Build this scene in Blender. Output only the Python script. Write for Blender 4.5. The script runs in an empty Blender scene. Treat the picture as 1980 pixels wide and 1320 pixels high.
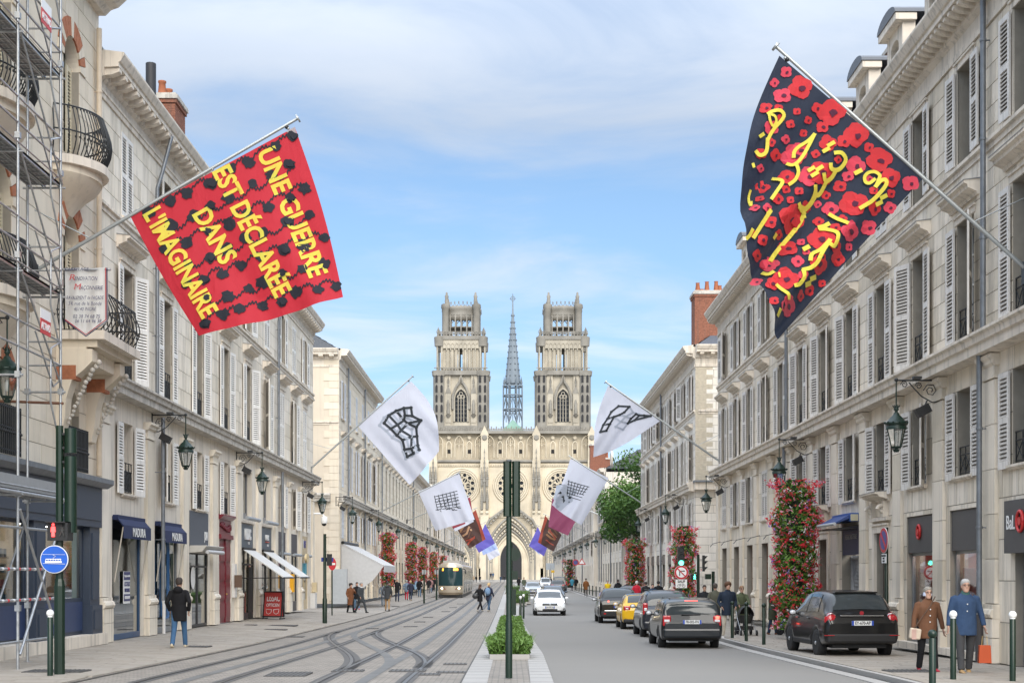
import bpy, bmesh, math, random
from math import sin, cos, pi, sqrt, radians, atan2, exp
from mathutils import Vector, Matrix
R = random.Random(7)
S = bpy.context.scene
COL = S.collection
# ---------------------------------------------------------------- camera, sky, sun, exposure
EYE, F, CX, CY = 1.83, 2750.0, 988.0, 1112.0      # eye height (m); lens in px of a 1980 px wide frame; vanishing point
cam_d = bpy.data.cameras.new('camera'); cam = bpy.data.objects.new('camera', cam_d); COL.objects.link(cam)
cam.location = (0, 0, EYE); cam.rotation_euler = (radians(90), 0, 0)
cam_d.sensor_width = 36; cam_d.lens = F/1980*36; cam_d.shift_x = (990-CX)/1980; cam_d.shift_y = (CY-660)/1980
cam_d.clip_start = .5; cam_d.clip_end = 4000
S.camera = cam
SUN_DIR = Vector((.16, -1, .62)).normalized()     # towards the sun: behind the viewer, a little to the right
W = bpy.data.worlds.new('World'); S.world = W; W.use_nodes = True
def world():
    nt = W.node_tree; nt.nodes.clear(); N = nt.nodes.new; L = nt.links.new
    def math_(op, a, b=None, c=None):
        n = N('ShaderNodeMath'); n.operation = op
        for i, v in enumerate((a, b, c)):
            if v is None: continue
            if isinstance(v, (int, float)): n.inputs[i].default_value = v
            else: L(v, n.inputs[i])
        return n.outputs[0]
    sky = N('ShaderNodeTexSky'); sky.sky_type = 'NISHITA'; sky.sun_disc = False
    sky.sun_elevation = math.asin(SUN_DIR.z); sky.sun_rotation = atan2(SUN_DIR.x, SUN_DIR.y)
    sky.air_density = 1.0; sky.dust_density = .1; sky.ozone_density = 4.0
    tc = N('ShaderNodeTexCoord'); sp = N('ShaderNodeSeparateXYZ'); L(tc.outputs['Generated'], sp.inputs[0])
    zz = math_('MAXIMUM', sp.outputs[2], .004); den = math_('ADD', zz, .10)
    cb = N('ShaderNodeCombineXYZ'); L(math_('DIVIDE', sp.outputs[0], den), cb.inputs[0]); L(math_('DIVIDE', sp.outputs[1], den), cb.inputs[1])
    mp = N('ShaderNodeMapping'); mp.inputs['Location'].default_value = (7.7, 2.9, 0); mp.inputs['Scale'].default_value = (.85, 1.25, 1); L(cb.outputs[0], mp.inputs[0])
    n1 = N('ShaderNodeTexNoise'); n1.inputs['Scale'].default_value = 1.5; n1.inputs['Detail'].default_value = 9; n1.inputs['Roughness'].default_value = .56; n1.inputs['Distortion'].default_value = .45
    L(mp.outputs[0], n1.inputs[0])
    # the open band of blue lies low over the street; higher up the layer closes
    up = N('ShaderNodeMapRange'); up.interpolation_type = 'SMOOTHSTEP'; L(zz, up.inputs[0])
    for i, v in enumerate((.23, .34, 0, .34)): up.inputs[i+1].default_value = v
    lo = N('ShaderNodeMapRange'); lo.interpolation_type = 'SMOOTHSTEP'; L(zz, lo.inputs[0])
    for i, v in enumerate((.13, .235, .125, -.04)): lo.inputs[i+1].default_value = v
    cov = math_('ADD', math_('ADD', n1.outputs[0], up.outputs[0]), lo.outputs[0])
    rp = N('ShaderNodeMapRange'); rp.interpolation_type = 'SMOOTHSTEP'; L(cov, rp.inputs[0])
    for i, v in enumerate((.46, .86, 0, .9)): rp.inputs[i+1].default_value = v
    n2 = N('ShaderNodeTexNoise'); n2.inputs['Scale'].default_value = 2.3; n2.inputs['Detail'].default_value = 4; L(mp.outputs[0], n2.inputs[0])
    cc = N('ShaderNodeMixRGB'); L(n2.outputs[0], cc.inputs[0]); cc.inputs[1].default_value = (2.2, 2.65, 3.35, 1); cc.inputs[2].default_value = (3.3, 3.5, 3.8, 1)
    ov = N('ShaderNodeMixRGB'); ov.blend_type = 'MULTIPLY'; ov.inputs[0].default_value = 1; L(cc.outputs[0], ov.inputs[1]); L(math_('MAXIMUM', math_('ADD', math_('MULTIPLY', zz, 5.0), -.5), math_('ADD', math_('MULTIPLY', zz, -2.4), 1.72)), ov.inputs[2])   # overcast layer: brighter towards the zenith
    # sky radiance lifted a little and cooled, as the thin veil of cloud does
    hz = N('ShaderNodeMapRange'); hz.interpolation_type = 'SMOOTHSTEP'; L(zz, hz.inputs[0]); hz.inputs[1].default_value = -.02; hz.inputs[2].default_value = .26
    hc = N('ShaderNodeMixRGB'); L(hz.outputs[0], hc.inputs[0]); hc.inputs[1].default_value = (.33, .37, .48, 1); hc.inputs[2].default_value = (.73, .70, .66, 1)   # the bright rim of the clear-sky model is toned down by the veil
    hs = N('ShaderNodeMixRGB'); hs.blend_type = 'MULTIPLY'; hs.inputs[0].default_value = 1; L(sky.outputs[0], hs.inputs[1]); L(hc.outputs[0], hs.inputs[2])
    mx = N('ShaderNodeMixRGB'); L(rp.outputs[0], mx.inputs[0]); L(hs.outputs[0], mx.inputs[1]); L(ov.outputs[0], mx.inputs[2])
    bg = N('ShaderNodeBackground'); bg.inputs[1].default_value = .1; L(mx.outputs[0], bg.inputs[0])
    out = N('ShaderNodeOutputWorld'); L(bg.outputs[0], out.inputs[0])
world()
sun_d = bpy.data.lights.new('sun', 'SUN'); sun_d.energy = 1.6; sun_d.angle = radians(48); sun_d.color = (1, .93, .82)
sun = bpy.data.objects.new('sun', sun_d); COL.objects.link(sun); sun.location = (0, -30, 60)
sun.rotation_euler = SUN_DIR.to_track_quat('Z', 'Y').to_euler()
S.view_settings.view_transform = 'Standard'; S.view_settings.look = 'None'; S.view_settings.exposure = 1.22; S.view_settings.gamma = 1
S.cycles.use_denoising = True; S.cycles.max_bounces = 6; S.cycles.transparent_max_bounces = 12
S.cycles.caustics_reflective = False; S.cycles.caustics_refractive = False

# ---------------------------------------------------------------- materials
MATS = {}
def mat(name, col, rough=.7, var=.12, scale=3., bump=0., bscale=60., metal=0., spec=.5, island=0., streak=0., emit=None, estr=1., coat=0., alpha=None, dirt=None, trans=0.):
    """Procedural surface: base colour broken up by noise, optional per-piece tint, rain streaks, fine relief."""
    if name in MATS: return MATS[name]
    m = bpy.data.materials.new(name); m.use_nodes = True; MATS[name] = m
    nt = m.node_tree; b = nt.nodes['Principled BSDF']; N = nt.nodes.new; L = nt.links.new
    b.inputs['Roughness'].default_value = rough; b.inputs['Metallic'].default_value = metal
    b.inputs['Specular IOR Level'].default_value = spec
    if coat: b.inputs['Coat Weight'].default_value = coat; b.inputs['Coat Roughness'].default_value = .04
    if trans: b.inputs['Transmission Weight'].default_value = trans
    col4 = (*col, 1)
    tc = N('ShaderNodeTexCoord'); geo = None
    cur = None
    if var:
        no = N('ShaderNodeTexNoise'); no.inputs['Scale'].default_value = scale; no.inputs['Detail'].default_value = 5; L(tc.outputs['Object'], no.inputs[0])
        mr = N('ShaderNodeMapRange'); L(no.outputs[0], mr.inputs[0])
        for i, v in enumerate((.25, .75, 1-var, 1+var)): mr.inputs[i+1].default_value = v
        mu = N('ShaderNodeMixRGB'); mu.blend_type = 'MULTIPLY'; mu.inputs[0].default_value = 1; mu.inputs[1].default_value = col4; L(mr.outputs[0], mu.inputs[2]); cur = mu.outputs[0]
    if island:
        geo = N('ShaderNodeNewGeometry'); oi = N('ShaderNodeObjectInfo')
        ad = N('ShaderNodeMath'); ad.operation = 'ADD'; L(geo.outputs['Random Per Island'], ad.inputs[0]); L(oi.outputs['Random'], ad.inputs[1])
        fr = N('ShaderNodeMath'); fr.operation = 'FRACT'; L(ad.outputs[0], fr.inputs[0])
        rp = N('ShaderNodeValToRGB'); L(fr.outputs[0], rp.inputs[0])
        e = rp.color_ramp.elements; e[0].color = (1-island, 1-island*1.1, 1-island*1.35, 1); e[1].color = (1+island*.45, 1+island*.45, 1+island*.5, 1)
        k = rp.color_ramp.elements.new(.35); k.color = (1, .99, .97, 1)
        mu = N('ShaderNodeMixRGB'); mu.blend_type = 'MULTIPLY'; mu.inputs[0].default_value = 1
        if cur: L(cur, mu.inputs[1])
        else: mu.inputs[1].default_value = col4
        L(rp.outputs[0], mu.inputs[2]); cur = mu.outputs[0]
    if streak:
        mp = N('ShaderNodeMapping'); mp.inputs['Scale'].default_value = (3.2, 3.2, .16); L(tc.outputs['Object'], mp.inputs[0])
        no = N('ShaderNodeTexNoise'); no.inputs['Scale'].default_value = 1.6; no.inputs['Detail'].default_value = 6; no.inputs['Roughness'].default_value = .65; L(mp.outputs[0], no.inputs[0])
        mr = N('ShaderNodeMapRange'); L(no.outputs[0], mr.inputs[0])
        for i, v in enumerate((.50, .74, 0, streak)): mr.inputs[i+1].default_value = v
        mu = N('ShaderNodeMixRGB'); L(mr.outputs[0], mu.inputs[0]); L(cur, mu.inputs[1]); d = dirt or (.10, .092, .08); mu.inputs[2].default_value = (*d, 1); cur = mu.outputs[0]
    if cur: L(cur, b.inputs['Base Color'])
    else: b.inputs['Base Color'].default_value = col4
    if bump:
        no = N('ShaderNodeTexNoise'); no.inputs['Scale'].default_value = bscale; no.inputs['Detail'].default_value = 4; L(tc.outputs['Object'], no.inputs[0])
        bp = N('ShaderNodeBump'); bp.inputs['Strength'].default_value = bump; bp.inputs['Distance'].default_value = .02; L(no.outputs[0], bp.inputs['Height']); L(bp.outputs[0], b.inputs['Normal'])
    if emit: b.inputs['Emission Color'].default_value = (*emit, 1); b.inputs['Emission Strength'].default_value = estr
    return m
def glassy(name, tint, clear=.6, rough=.02):
    """Window pane: part see-through, part mirror (fresnel)."""
    if name in MATS: return MATS[name]
    m = bpy.data.materials.new(name); m.use_nodes = True; MATS[name] = m
    nt = m.node_tree; nt.nodes.clear(); N = nt.nodes.new; L = nt.links.new
    t = N('ShaderNodeBsdfTransparent'); t.inputs[0].default_value = (*tint, 1)
    g = N('ShaderNodeBsdfGlossy'); g.inputs['Roughness'].default_value = rough; g.inputs[0].default_value = (.9, .93, .95, 1)
    fr = N('ShaderNodeFresnel'); fr.inputs[0].default_value = 1.5
    ad = N('ShaderNodeMath'); ad.operation = 'ADD'; L(fr.outputs[0], ad.inputs[0]); ad.inputs[1].default_value = 1-clear; ad.use_clamp = True
    mx = N('ShaderNodeMixShader'); L(ad.outputs[0], mx.inputs[0]); L(t.outputs[0], mx.inputs[1]); L(g.outputs[0], mx.inputs[2])
    o = N('ShaderNodeOutputMaterial'); L(mx.outputs[0], o.inputs[0]); return m
STONE = mat('limestone_block', (.75, .675, .565), .86, .16, .8, .15, 90, island=.17, streak=.6, dirt=(.20, .18, .15))
STONE_L = mat('limestone_block_left', (.76, .695, .59), .86, .13, .7, .14, 90, island=.13, streak=.6, dirt=(.20, .18, .15))
STONE_W = mat('pale_stone', (.79, .74, .66), .86, .07, 1.2, .1, 80, island=.08, streak=.25)
MORTAR = mat('mortar', (.30, .27, .225), .95, .1, 5)
TRIM = mat('limestone_trim', (.72, .645, .545), .86, .13, 1.6, .1, 80, streak=.6)
TRIM_D = mat('weathered_cornice', (.52, .485, .43), .9, .25, 2.2, .15, 60, streak=.7)
PILE = mat('rendered_wall', (.74, .67, .57), .92, .14, .6, .14, 50, streak=.6, dirt=(.2, .18, .15))
CREAM = mat('cream_stone', (.72, .64, .52), .86, .07, 1.2, .1, 80, island=.10, streak=.2)
SHUT = mat('shutter_paint', (.73, .69, .64), .55, .10, 4, streak=.5, dirt=(.3, .29, .27))
SHUT_W = mat('shutter_white_paint', (.82, .79, .74), .5, .06, 5, streak=.35, dirt=(.34, .33, .31))
FRAME_W = mat('window_frame_paint', (.66, .65, .62), .5, .05, 8)
GLASS = mat('window_glass', (.05, .058, .06), .05, .5, 1.2, spec=.9)
IRON = mat('wrought_iron', (.022, .024, .026), .5, .2, 20)
ZINC = mat('zinc_pipe', (.20, .215, .235), .45, .2, 5, metal=.5)
SLATE = mat('roof_slate', (.085, .095, .112), .6, .25, 9, island=.2)
BRICK = mat('chimney_brick', (.26, .105, .065), .9, .35, 14, .3, 40, streak=.5)
TERRA = mat('terracotta', (.40, .135, .065), .8, .15, 6)
GREEN = mat('dark_green_paint', (.005, .020, .010), .36, .1, 8, spec=.5)
LAMPG = mat('lamp_green_paint', (.006, .024, .016), .45, .2, 10)
BLACK = mat('black_plastic', (.012, .012, .013), .45, .1, 10)
WHITEP = mat('white_paint', (.80, .80, .79), .4, .04, 8)
STEEL = mat('galvanised_steel', (.42, .43, .44), .42, .2, 7, metal=.75)
RUST = mat('rusty_steel', (.16, .075, .045), .8, .3, 12)
POLE = mat('aluminium_pole', (.40, .42, .42), .35, .06, 4, metal=.6)
RUBBER = mat('tyre_rubber', (.016, .016, .017), .85, .1, 20)
def plain(name, col, rough=.6, **k): return mat(name, col, rough, k.pop('var', .06), k.pop('scale', 6), **k)

# ---------------------------------------------------------------- object helpers
def tag(o, label=None, cat=None, group=None, kind=None):
    for k, v in (('label', label), ('category', cat), ('group', group), ('kind', kind)):
        if v: o[k] = v
    return o
def empty(name, loc=(0, 0, 0), rz=0, label=None, cat=None, group=None):
    o = bpy.data.objects.new(name, None); COL.objects.link(o); o.location = loc; o.rotation_euler = (0, 0, rz); o.empty_display_size = .2
    return tag(o, label, cat, group)
def put(name, me, parent=None, loc=(0, 0, 0), rot=(0, 0, 0), sc=None):
    o = bpy.data.objects.new(name, me); COL.objects.link(o); o.location = loc; o.rotation_euler = rot
    if sc: o.scale = sc
    if parent: o.parent = parent
    return o
def copy_tree(o, parent=None):
    c = o.copy(); COL.objects.link(c); c.parent = parent
    for ch in o.children: copy_tree(ch, c)
    return c
class MB:
    """Collects vertices and faces; build() links them as one mesh object."""
    def __init__(s): s.v = []; s.f = []; s.m = []; s.mats = []; s.smooth = []
    def mi(s, m):
        if m not in s.mats: s.mats.append(m)
        return s.mats.index(m)
    def add(s, vs, fs, m, smooth=False):
        n = len(s.v); s.v += [tuple(v) for v in vs]; k = s.mi(m)
        for f in fs: s.f.append([i+n for i in f]); s.m.append(k); s.smooth.append(smooth)
        return s
    def box(s, x0, x1, y0, y1, z0, z1, m, M=None):
        vs = [Vector(v) for v in ((x0, y0, z0), (x1, y0, z0), (x1, y1, z0), (x0, y1, z0), (x0, y0, z1), (x1, y0, z1), (x1, y1, z1), (x0, y1, z1))]
        if M: vs = [M @ v for v in vs]
        return s.add(vs, [(0, 3, 2, 1), (4, 5, 6, 7), (0, 1, 5, 4), (1, 2, 6, 5), (2, 3, 7, 6), (3, 0, 4, 7)], m)
    def cbox(s, cx, cy, cz, sx, sy, sz, m, M=None): return s.box(cx-sx/2, cx+sx/2, cy-sy/2, cy+sy/2, cz-sz/2, cz+sz/2, m, M)
    def quad(s, a, b, c, d, m): return s.add([a, b, c, d], [(0, 1, 2, 3)], m)
    def prism(s, poly, a0, a1, m, axis='x', M=None, smooth=False):
        """poly: 2-D outline (ccw); swept along axis from a0 to a1. x: (y,z), y: (x,z), z: (x,y)."""
        n = len(poly)
        def P(p, a): return {'x': (a, p[0], p[1]), 'y': (p[0], a, p[1]), 'z': (p[0], p[1], a)}[axis]
        vs = [Vector(P(p, a0)) for p in poly]+[Vector(P(p, a1)) for p in poly]
        if M: vs = [M @ v for v in vs]
        fs = [tuple(range(n))[::-1], tuple(range(n, 2*n))]+[(i, (i+1) % n, n+(i+1) % n, n+i) for i in range(n)]
        if axis == 'y': fs = [f[::-1] for f in fs]
        n0 = len(s.f); s.add(vs, fs, m)
        if smooth:
            for i in range(n0+2, len(s.f)): s.smooth[i] = True
        return s
    def tube(s, pts, r, m, n=6, caps=True, smooth=True):
        pts = [Vector(p) for p in pts]; rs = r if isinstance(r, (list, tuple)) else [r]*len(pts)
        rings = []; up = None
        for i, p in enumerate(pts):
            d = (pts[min(i+1, len(pts)-1)]-pts[max(i-1, 0)])
            if d.length < 1e-9: d = Vector((0, 0, 1))
            d.normalize()
            if up is None: up = Vector((0, 0, 1)) if abs(d.z) < .9 else Vector((1, 0, 0))
            a = d.cross(up)
            if a.length < 1e-4: a = d.cross(Vector((1, 0, 0)))
            a.normalize(); b = a.cross(d).normalized(); up = b
            rings.append([p+(a*cos(2*pi*k/n)+b*sin(2*pi*k/n))*rs[i] for k in range(n)])
        return s.loft(rings, m, caps, smooth)
    def loft(s, rings, m, caps=True, smooth=True, closed=True):
        n = len(rings[0]); vs = [p for r in rings for p in r]; fs = []
        for i in range(len(rings)-1):
            for k in range(n if closed else n-1):
                fs.append((i*n+k, (i+1)*n+k, (i+1)*n+(k+1) % n, i*n+(k+1) % n))
        s.add(vs, fs, m, smooth)
        if caps: s.add(rings[0], [tuple(range(n))], m); s.add(rings[-1], [tuple(range(n))[::-1]], m)
        return s
    def lathe(s, prof, m, n=12, c=(0, 0, 0), smooth=True, M=None):
        """prof: (r, z) from bottom to top."""
        rings = [[Vector((c[0]+r*cos(2*pi*k/n), c[1]+r*sin(2*pi*k/n), c[2]+z)) for k in range(n)] for r, z in prof]
        if M: rings = [[M @ v for v in r] for r in rings]
        return s.loft([r[::-1] for r in rings], m, True, smooth)
    def ball(s, c, r, m, n=10, k=6, sc=(1, 1, 1), M=None):
        rings = []
        for i in range(k+1):
            t = pi*i/k; rr = max(sin(t), 1e-3)
            rings.append([Vector((c[0]+r*sc[0]*rr*cos(2*pi*j/n), c[1]+r*sc[1]*rr*sin(2*pi*j/n), c[2]-r*sc[2]*cos(t))) for j in range(n)][::-1])
        if M: rings = [[M @ v for v in q] for q in rings]
        return s.loft(rings, m, True, True)
    def mesh(s, name='part'):
        me = bpy.data.meshes.new(name); me.from_pydata(s.v, [], s.f)
        for m in s.mats: me.materials.append(m)
        if me.polygons:
            me.polygons.foreach_set('material_index', s.m); me.polygons.foreach_set('use_smooth', s.smooth)
        me.update(); return me
    def build(s, name, parent=None, loc=(0, 0, 0), rot=(0, 0, 0), fix=False):
        me = s.mesh(name)
        if fix:
            bm = bmesh.new(); bm.from_mesh(me); bmesh.ops.recalc_face_normals(bm, faces=bm.faces); bm.to_mesh(me); bm.free()
        return put(name, me, parent, loc, rot)
TMP = bpy.data.scenes.new('workshop')
def solid(me, mods, name='part'):
    """A mesh after modifiers, worked out in a scratch scene."""
    o = bpy.data.objects.new(name, me); TMP.collection.objects.link(o); extra = []
    for kind, kw in mods:
        md = o.modifiers.new(kind, kind)
        for k, v in kw.items():
            if k == 'object':
                c = bpy.data.objects.new('cutter', v); TMP.collection.objects.link(c); extra.append(c); v = c
            setattr(md, k, v)
    vl = TMP.view_layers[0]; vl.update(); out = bpy.data.meshes.new_from_object(o.evaluated_get(vl.depsgraph)); out.name = name
    for q in extra+[o]: bpy.data.objects.remove(q)
    return out
def text_mesh(txt, size, m, bold=0., sx=1., align='CENTER', ext=.004, shear=0., space=1.):
    cu = bpy.data.curves.new('lettering', 'FONT'); cu.body = txt; cu.size = size; cu.align_x = align; cu.align_y = 'CENTER'; cu.extrude = ext; cu.offset = bold; cu.shear = shear; cu.space_character = space; cu.resolution_u = 3
    o = bpy.data.objects.new('lettering', cu); me = bpy.data.meshes.new_from_object(o); bpy.data.objects.remove(o); bpy.data.curves.remove(cu)
    me.materials.clear(); me.materials.append(m)
    for v in me.vertices: v.co.x *= sx
    return me
def lerp_table(T, y):
    if y <= T[0][0]: return T[0][1]
    for (a, va), (b, vb) in zip(T, T[1:]):
        if y <= b: return va+(vb-va)*(y-a)/(b-a)
    return T[-1][1]
GZ = [(0, .06), (25, 0), (33, -.10), (41, -.19), (60, -.28), (80, -.33), (130, -.24), (200, -.10), (330, .08), (385, .15), (600, .3)]
def gz(y): return lerp_table(GZ, y)           # the street falls gently and rises again towards the cathedral
def at(px, Y, py):                              # the point seen at (px, py) that lies Y metres up the street
    return Vector(((px-CX)*Y/F, Y, EYE+(CY-py)*Y/F))
ZF = [(0, .06), (25, 0), (38, -.05), (71, -.11), (84, -.28), (100, -.32)]
def gx(x, y):                                   # the left pavement rises from the kerb to the house fronts
    t = min(1, max(0, (-7.45-x)/3.75)); return gz(y) if y > 100 or t <= 0 else gz(y)+(lerp_table(ZF, y)-gz(y))*t
def ground_at(px, py):                          # the ground point seen at (px, py)
    Y = 40.
    for _ in range(40): Y = .5*Y+.5*F*(EYE-gx((px-CX)*Y/F, Y))/(py-CY)
    return Vector(((px-CX)*Y/F, Y, gx((px-CX)*Y/F, Y)))
# ---------------------------------------------------------------- ground, carriageway, tramway, pavements
def mat_paving(name, col, bw, bh, joint, jcol, rough=.75, swap=False, var=.16, bump=.25, wet=0.):
    m = bpy.data.materials.new(name); m.use_nodes = True; MATS[name] = m
    nt = m.node_tree; b = nt.nodes['Principled BSDF']; N = nt.nodes.new; L = nt.links.new
    tc = N('ShaderNodeTexCoord'); mp = N('ShaderNodeMapping'); L(tc.outputs['Object'], mp.inputs[0])
    if swap: mp.inputs['Rotation'].default_value = (0, 0, pi/2)
    br = N('ShaderNodeTexBrick'); L(mp.outputs[0], br.inputs[0]); br.inputs['Scale'].default_value = 1
    br.inputs['Brick Width'].default_value = bw; br.inputs['Row Height'].default_value = bh; br.inputs['Mortar Size'].default_value = joint; br.inputs['Mortar Smooth'].default_value = .3; br.inputs['Bias'].default_value = -.1
    br.inputs['Color1'].default_value = (*[c*(1-var) for c in col], 1); br.inputs['Color2'].default_value = (*[c*(1+var) for c in col], 1); br.inputs['Mortar'].default_value = (*jcol, 1)
    no = N('ShaderNodeTexNoise'); no.inputs['Scale'].default_value = .7; no.inputs['Detail'].default_value = 8; no.inputs['Roughness'].default_value = .7; L(tc.outputs['Object'], no.inputs[0])
    mr = N('ShaderNodeMapRange'); L(no.outputs[0], mr.inputs[0])
    for i, v in enumerate((.3, .75, .80, 1.13)): mr.inputs[i+1].default_value = v
    mu = N('ShaderNodeMixRGB'); mu.blend_type = 'MULTIPLY'; mu.inputs[0].default_value = 1; L(br.outputs[0], mu.inputs[1]); L(mr.outputs[0], mu.inputs[2])
    L(mu.outputs[0], b.inputs['Base Color']); b.inputs['Roughness'].default_value = rough
    bp = N('ShaderNodeBump'); bp.invert = True; bp.inputs['Strength'].default_value = bump; bp.inputs['Distance'].default_value = .012; L(br.outputs['Fac'], bp.inputs['Height']); L(bp.outputs[0], b.inputs['Normal'])
    return m
SETT = mat_paving('granite_setts', (.275, .242, .205), .22, .14, .014, (.14, .128, .112), .72)
SETT2 = mat_paving('gutter_setts', (.28, .268, .252), .30, .155, .016, (.15, .145, .135), .7, swap=True)
SLABBED = mat_paving('limestone_paving', (.315, .28, .24), .75, .30, .008, (.16, .143, .122), .68)
SLAB = mat('paving_slab', (.315, .28, .238), .66, .15, .9, .12, 30, island=.12)
KERB = mat('kerb_granite', (.36, .345, .325), .75, .06, .6, .15, 60)
ASPH = mat('asphalt', (.060, .057, .053), .88, .12, .55, .5, 130)
def wear():
    nt = ASPH.node_tree; b = nt.nodes['Principled BSDF']; N = nt.nodes.new; L = nt.links.new; src = b.inputs['Base Color'].links[0].from_socket; tc = N('ShaderNodeTexCoord')
    for sc, lo, hi in (((1.1, .02, 1), .62, 1.38), ((3.5, 1.2, 3), .80, 1.2), ((26, 26, 26), .72, 1.32)):
        mp = N('ShaderNodeMapping'); mp.inputs['Scale'].default_value = sc; L(tc.outputs['Object'], mp.inputs[0]); no = N('ShaderNodeTexNoise'); no.inputs['Scale'].default_value = 1; no.inputs['Detail'].default_value = 7; no.inputs['Roughness'].default_value = .7; L(mp.outputs[0], no.inputs[0])
        mr = N('ShaderNodeMapRange'); L(no.outputs[0], mr.inputs[0])
        for i, v in enumerate((.3, .7, lo, hi)): mr.inputs[i+1].default_value = v
        mu = N('ShaderNodeMixRGB'); mu.blend_type = 'MULTIPLY'; mu.inputs[0].default_value = 1; L(src, mu.inputs[1]); L(mr.outputs[0], mu.inputs[2]); src = mu.outputs[0]
    L(src, b.inputs['Base Color'])
wear()
JOINT = mat('dark_joint', (.07, .067, .062), .8, .2, 8)
RAILM = mat('rail_steel', (.18, .168, .155), .38, .15, 3, metal=.9)
GROOVE = mat('rail_groove', (.03, .028, .026), .7, .2, 8)
APS = mat('ground_power_strip', (.13, .127, .12), .6, .2, 1.5)
MARK = mat('road_paint', (.62, .61, .585), .7, .18, 4)
CASTI = mat('cast_iron', (.085, .082, .08), .55, .25, 20, .5, 90)
YS = sorted(set([-40, 0, 15] + [20+2*i for i in range(61)] + [140+5*i for i in range(50)] + [400, 600, 1000, 1500]))
def edge(v): return v if callable(v) else (lambda y: v)
def poly_edge(T): return lambda y: lerp_table(T, y)
def strip(name, xl, xr, dz, m, y0, y1, parent=None, nx=1, side=0., kind='structure', step=None):
    xl, xr = edge(xl), edge(xr); b = MB(); ys = [y0]+[y for y in YS if y0 < y < y1]+[y1]
    if step: ys = [y0+(y1-y0)*i/max(1, round((y1-y0)/step)) for i in range(max(1, round((y1-y0)/step))+1)]
    vs = []; fs = []
    for y in ys:
        for k in range(nx+1): x = xl(y)+(xr(y)-xl(y))*k/nx; vs.append((x, y, gx(x, y)+dz))
    for i in range(len(ys)-1):
        for k in range(nx): a = i*(nx+1)+k; fs.append((a, a+1, a+nx+2, a+nx+1))
    b.add(vs, fs, m)
    if side:
        for e in (xl, xr):
            vs = [];
            for y in ys: vs += [(e(y), y, gz(y)+dz), (e(y), y, gz(y)+dz-side)]
            b.add(vs, [(2*i, 2*i+2, 2*i+3, 2*i+1) for i in range(len(ys)-1)], m)
    o = b.build(name, parent)
    if not parent: tag(o, kind=kind)
    return o
XL, XR = -11.2, 10.2
KL = -7.45
road_l = poly_edge([(20, 1.05), (35, 1.15), (60, .92), (78, .78), (95, .9), (106, 1.35), (130, 1.5), (400, 1.6)])
road_r = poly_edge([(20, 6.35), (58, 6.35), (75, 6.9), (95, 7.3), (200, 7.7), (400, 7.8)])
EARTH = mat('town_ground', (.2, .19, .175), .9, .15, .05, .2, 20)
o = strip('ground', lambda y: -700, lambda y: 700, -.06, EARTH, -40, 1500, nx=2)
tram_bed = strip('tramway_paving', KL, -.83, 0, SETT, -20, 372)
pave_l = strip('pavement_left', lambda y: -40 if y > 79 and y < 93 else XL-.6, KL-.01, .028, SLABBED, -20, 372, side=.05, nx=12)
road = strip('road', road_l, road_r, -.09, ASPH, -20, 388, nx=3)
pave_r = strip('pavement_right', lambda y: road_r(y)+.55, lambda y: 30 if 69.5 < y < 79 else XR+.6, .022, SLABBED, -20, 372)
median = strip('median', -.40, lambda y: road_l(y)-.75, .02, SETT, -20, 300)
strip('kerb_left_of_median', -.83, -.40, .03, KERB, -20, 300, side=.04)
strip('kerb_right_of_median', lambda y: road_l(y)-.75, lambda y: road_l(y)-.36, .035, KERB, -20, 300, side=.14)
gut = strip('gutter_setts', lambda y: road_l(y)-.36, lambda y: road_l(y)+.02, -.075, SETT2, -20, 300)
strip('kerb_right', lambda y: road_r(y)+.02, lambda y: road_r(y)+.30, -.045, KERB, -20, 372, side=.06)
strip('gutter_right', lambda y: road_r(y)+.30, lambda y: road_r(y)+.43, -.06, JOINT, -20, 372)
strip('kerb_right_upper', lambda y: road_r(y)+.43, lambda y: road_r(y)+.56, .03, KERB, -20, 372, side=.10)
strip('pavement_joint_left', KL-.012, KL+.022, .012, JOINT, -20, 372)
strip('tramway_edge_joint', -.87, -.825, .006, JOINT, -20, 300)
strip('parvis', -40, 40, .0, SLABBED, 372, 392, nx=4)
for x, dz in ((-30, .02),): strip('side_street_left', -60, XL-.6, .0, ASPH, 80.6, 92.3)
strip('side_street_right', XR+.6, 60, -.01, ASPH, 70.3, 78.4)
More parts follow.
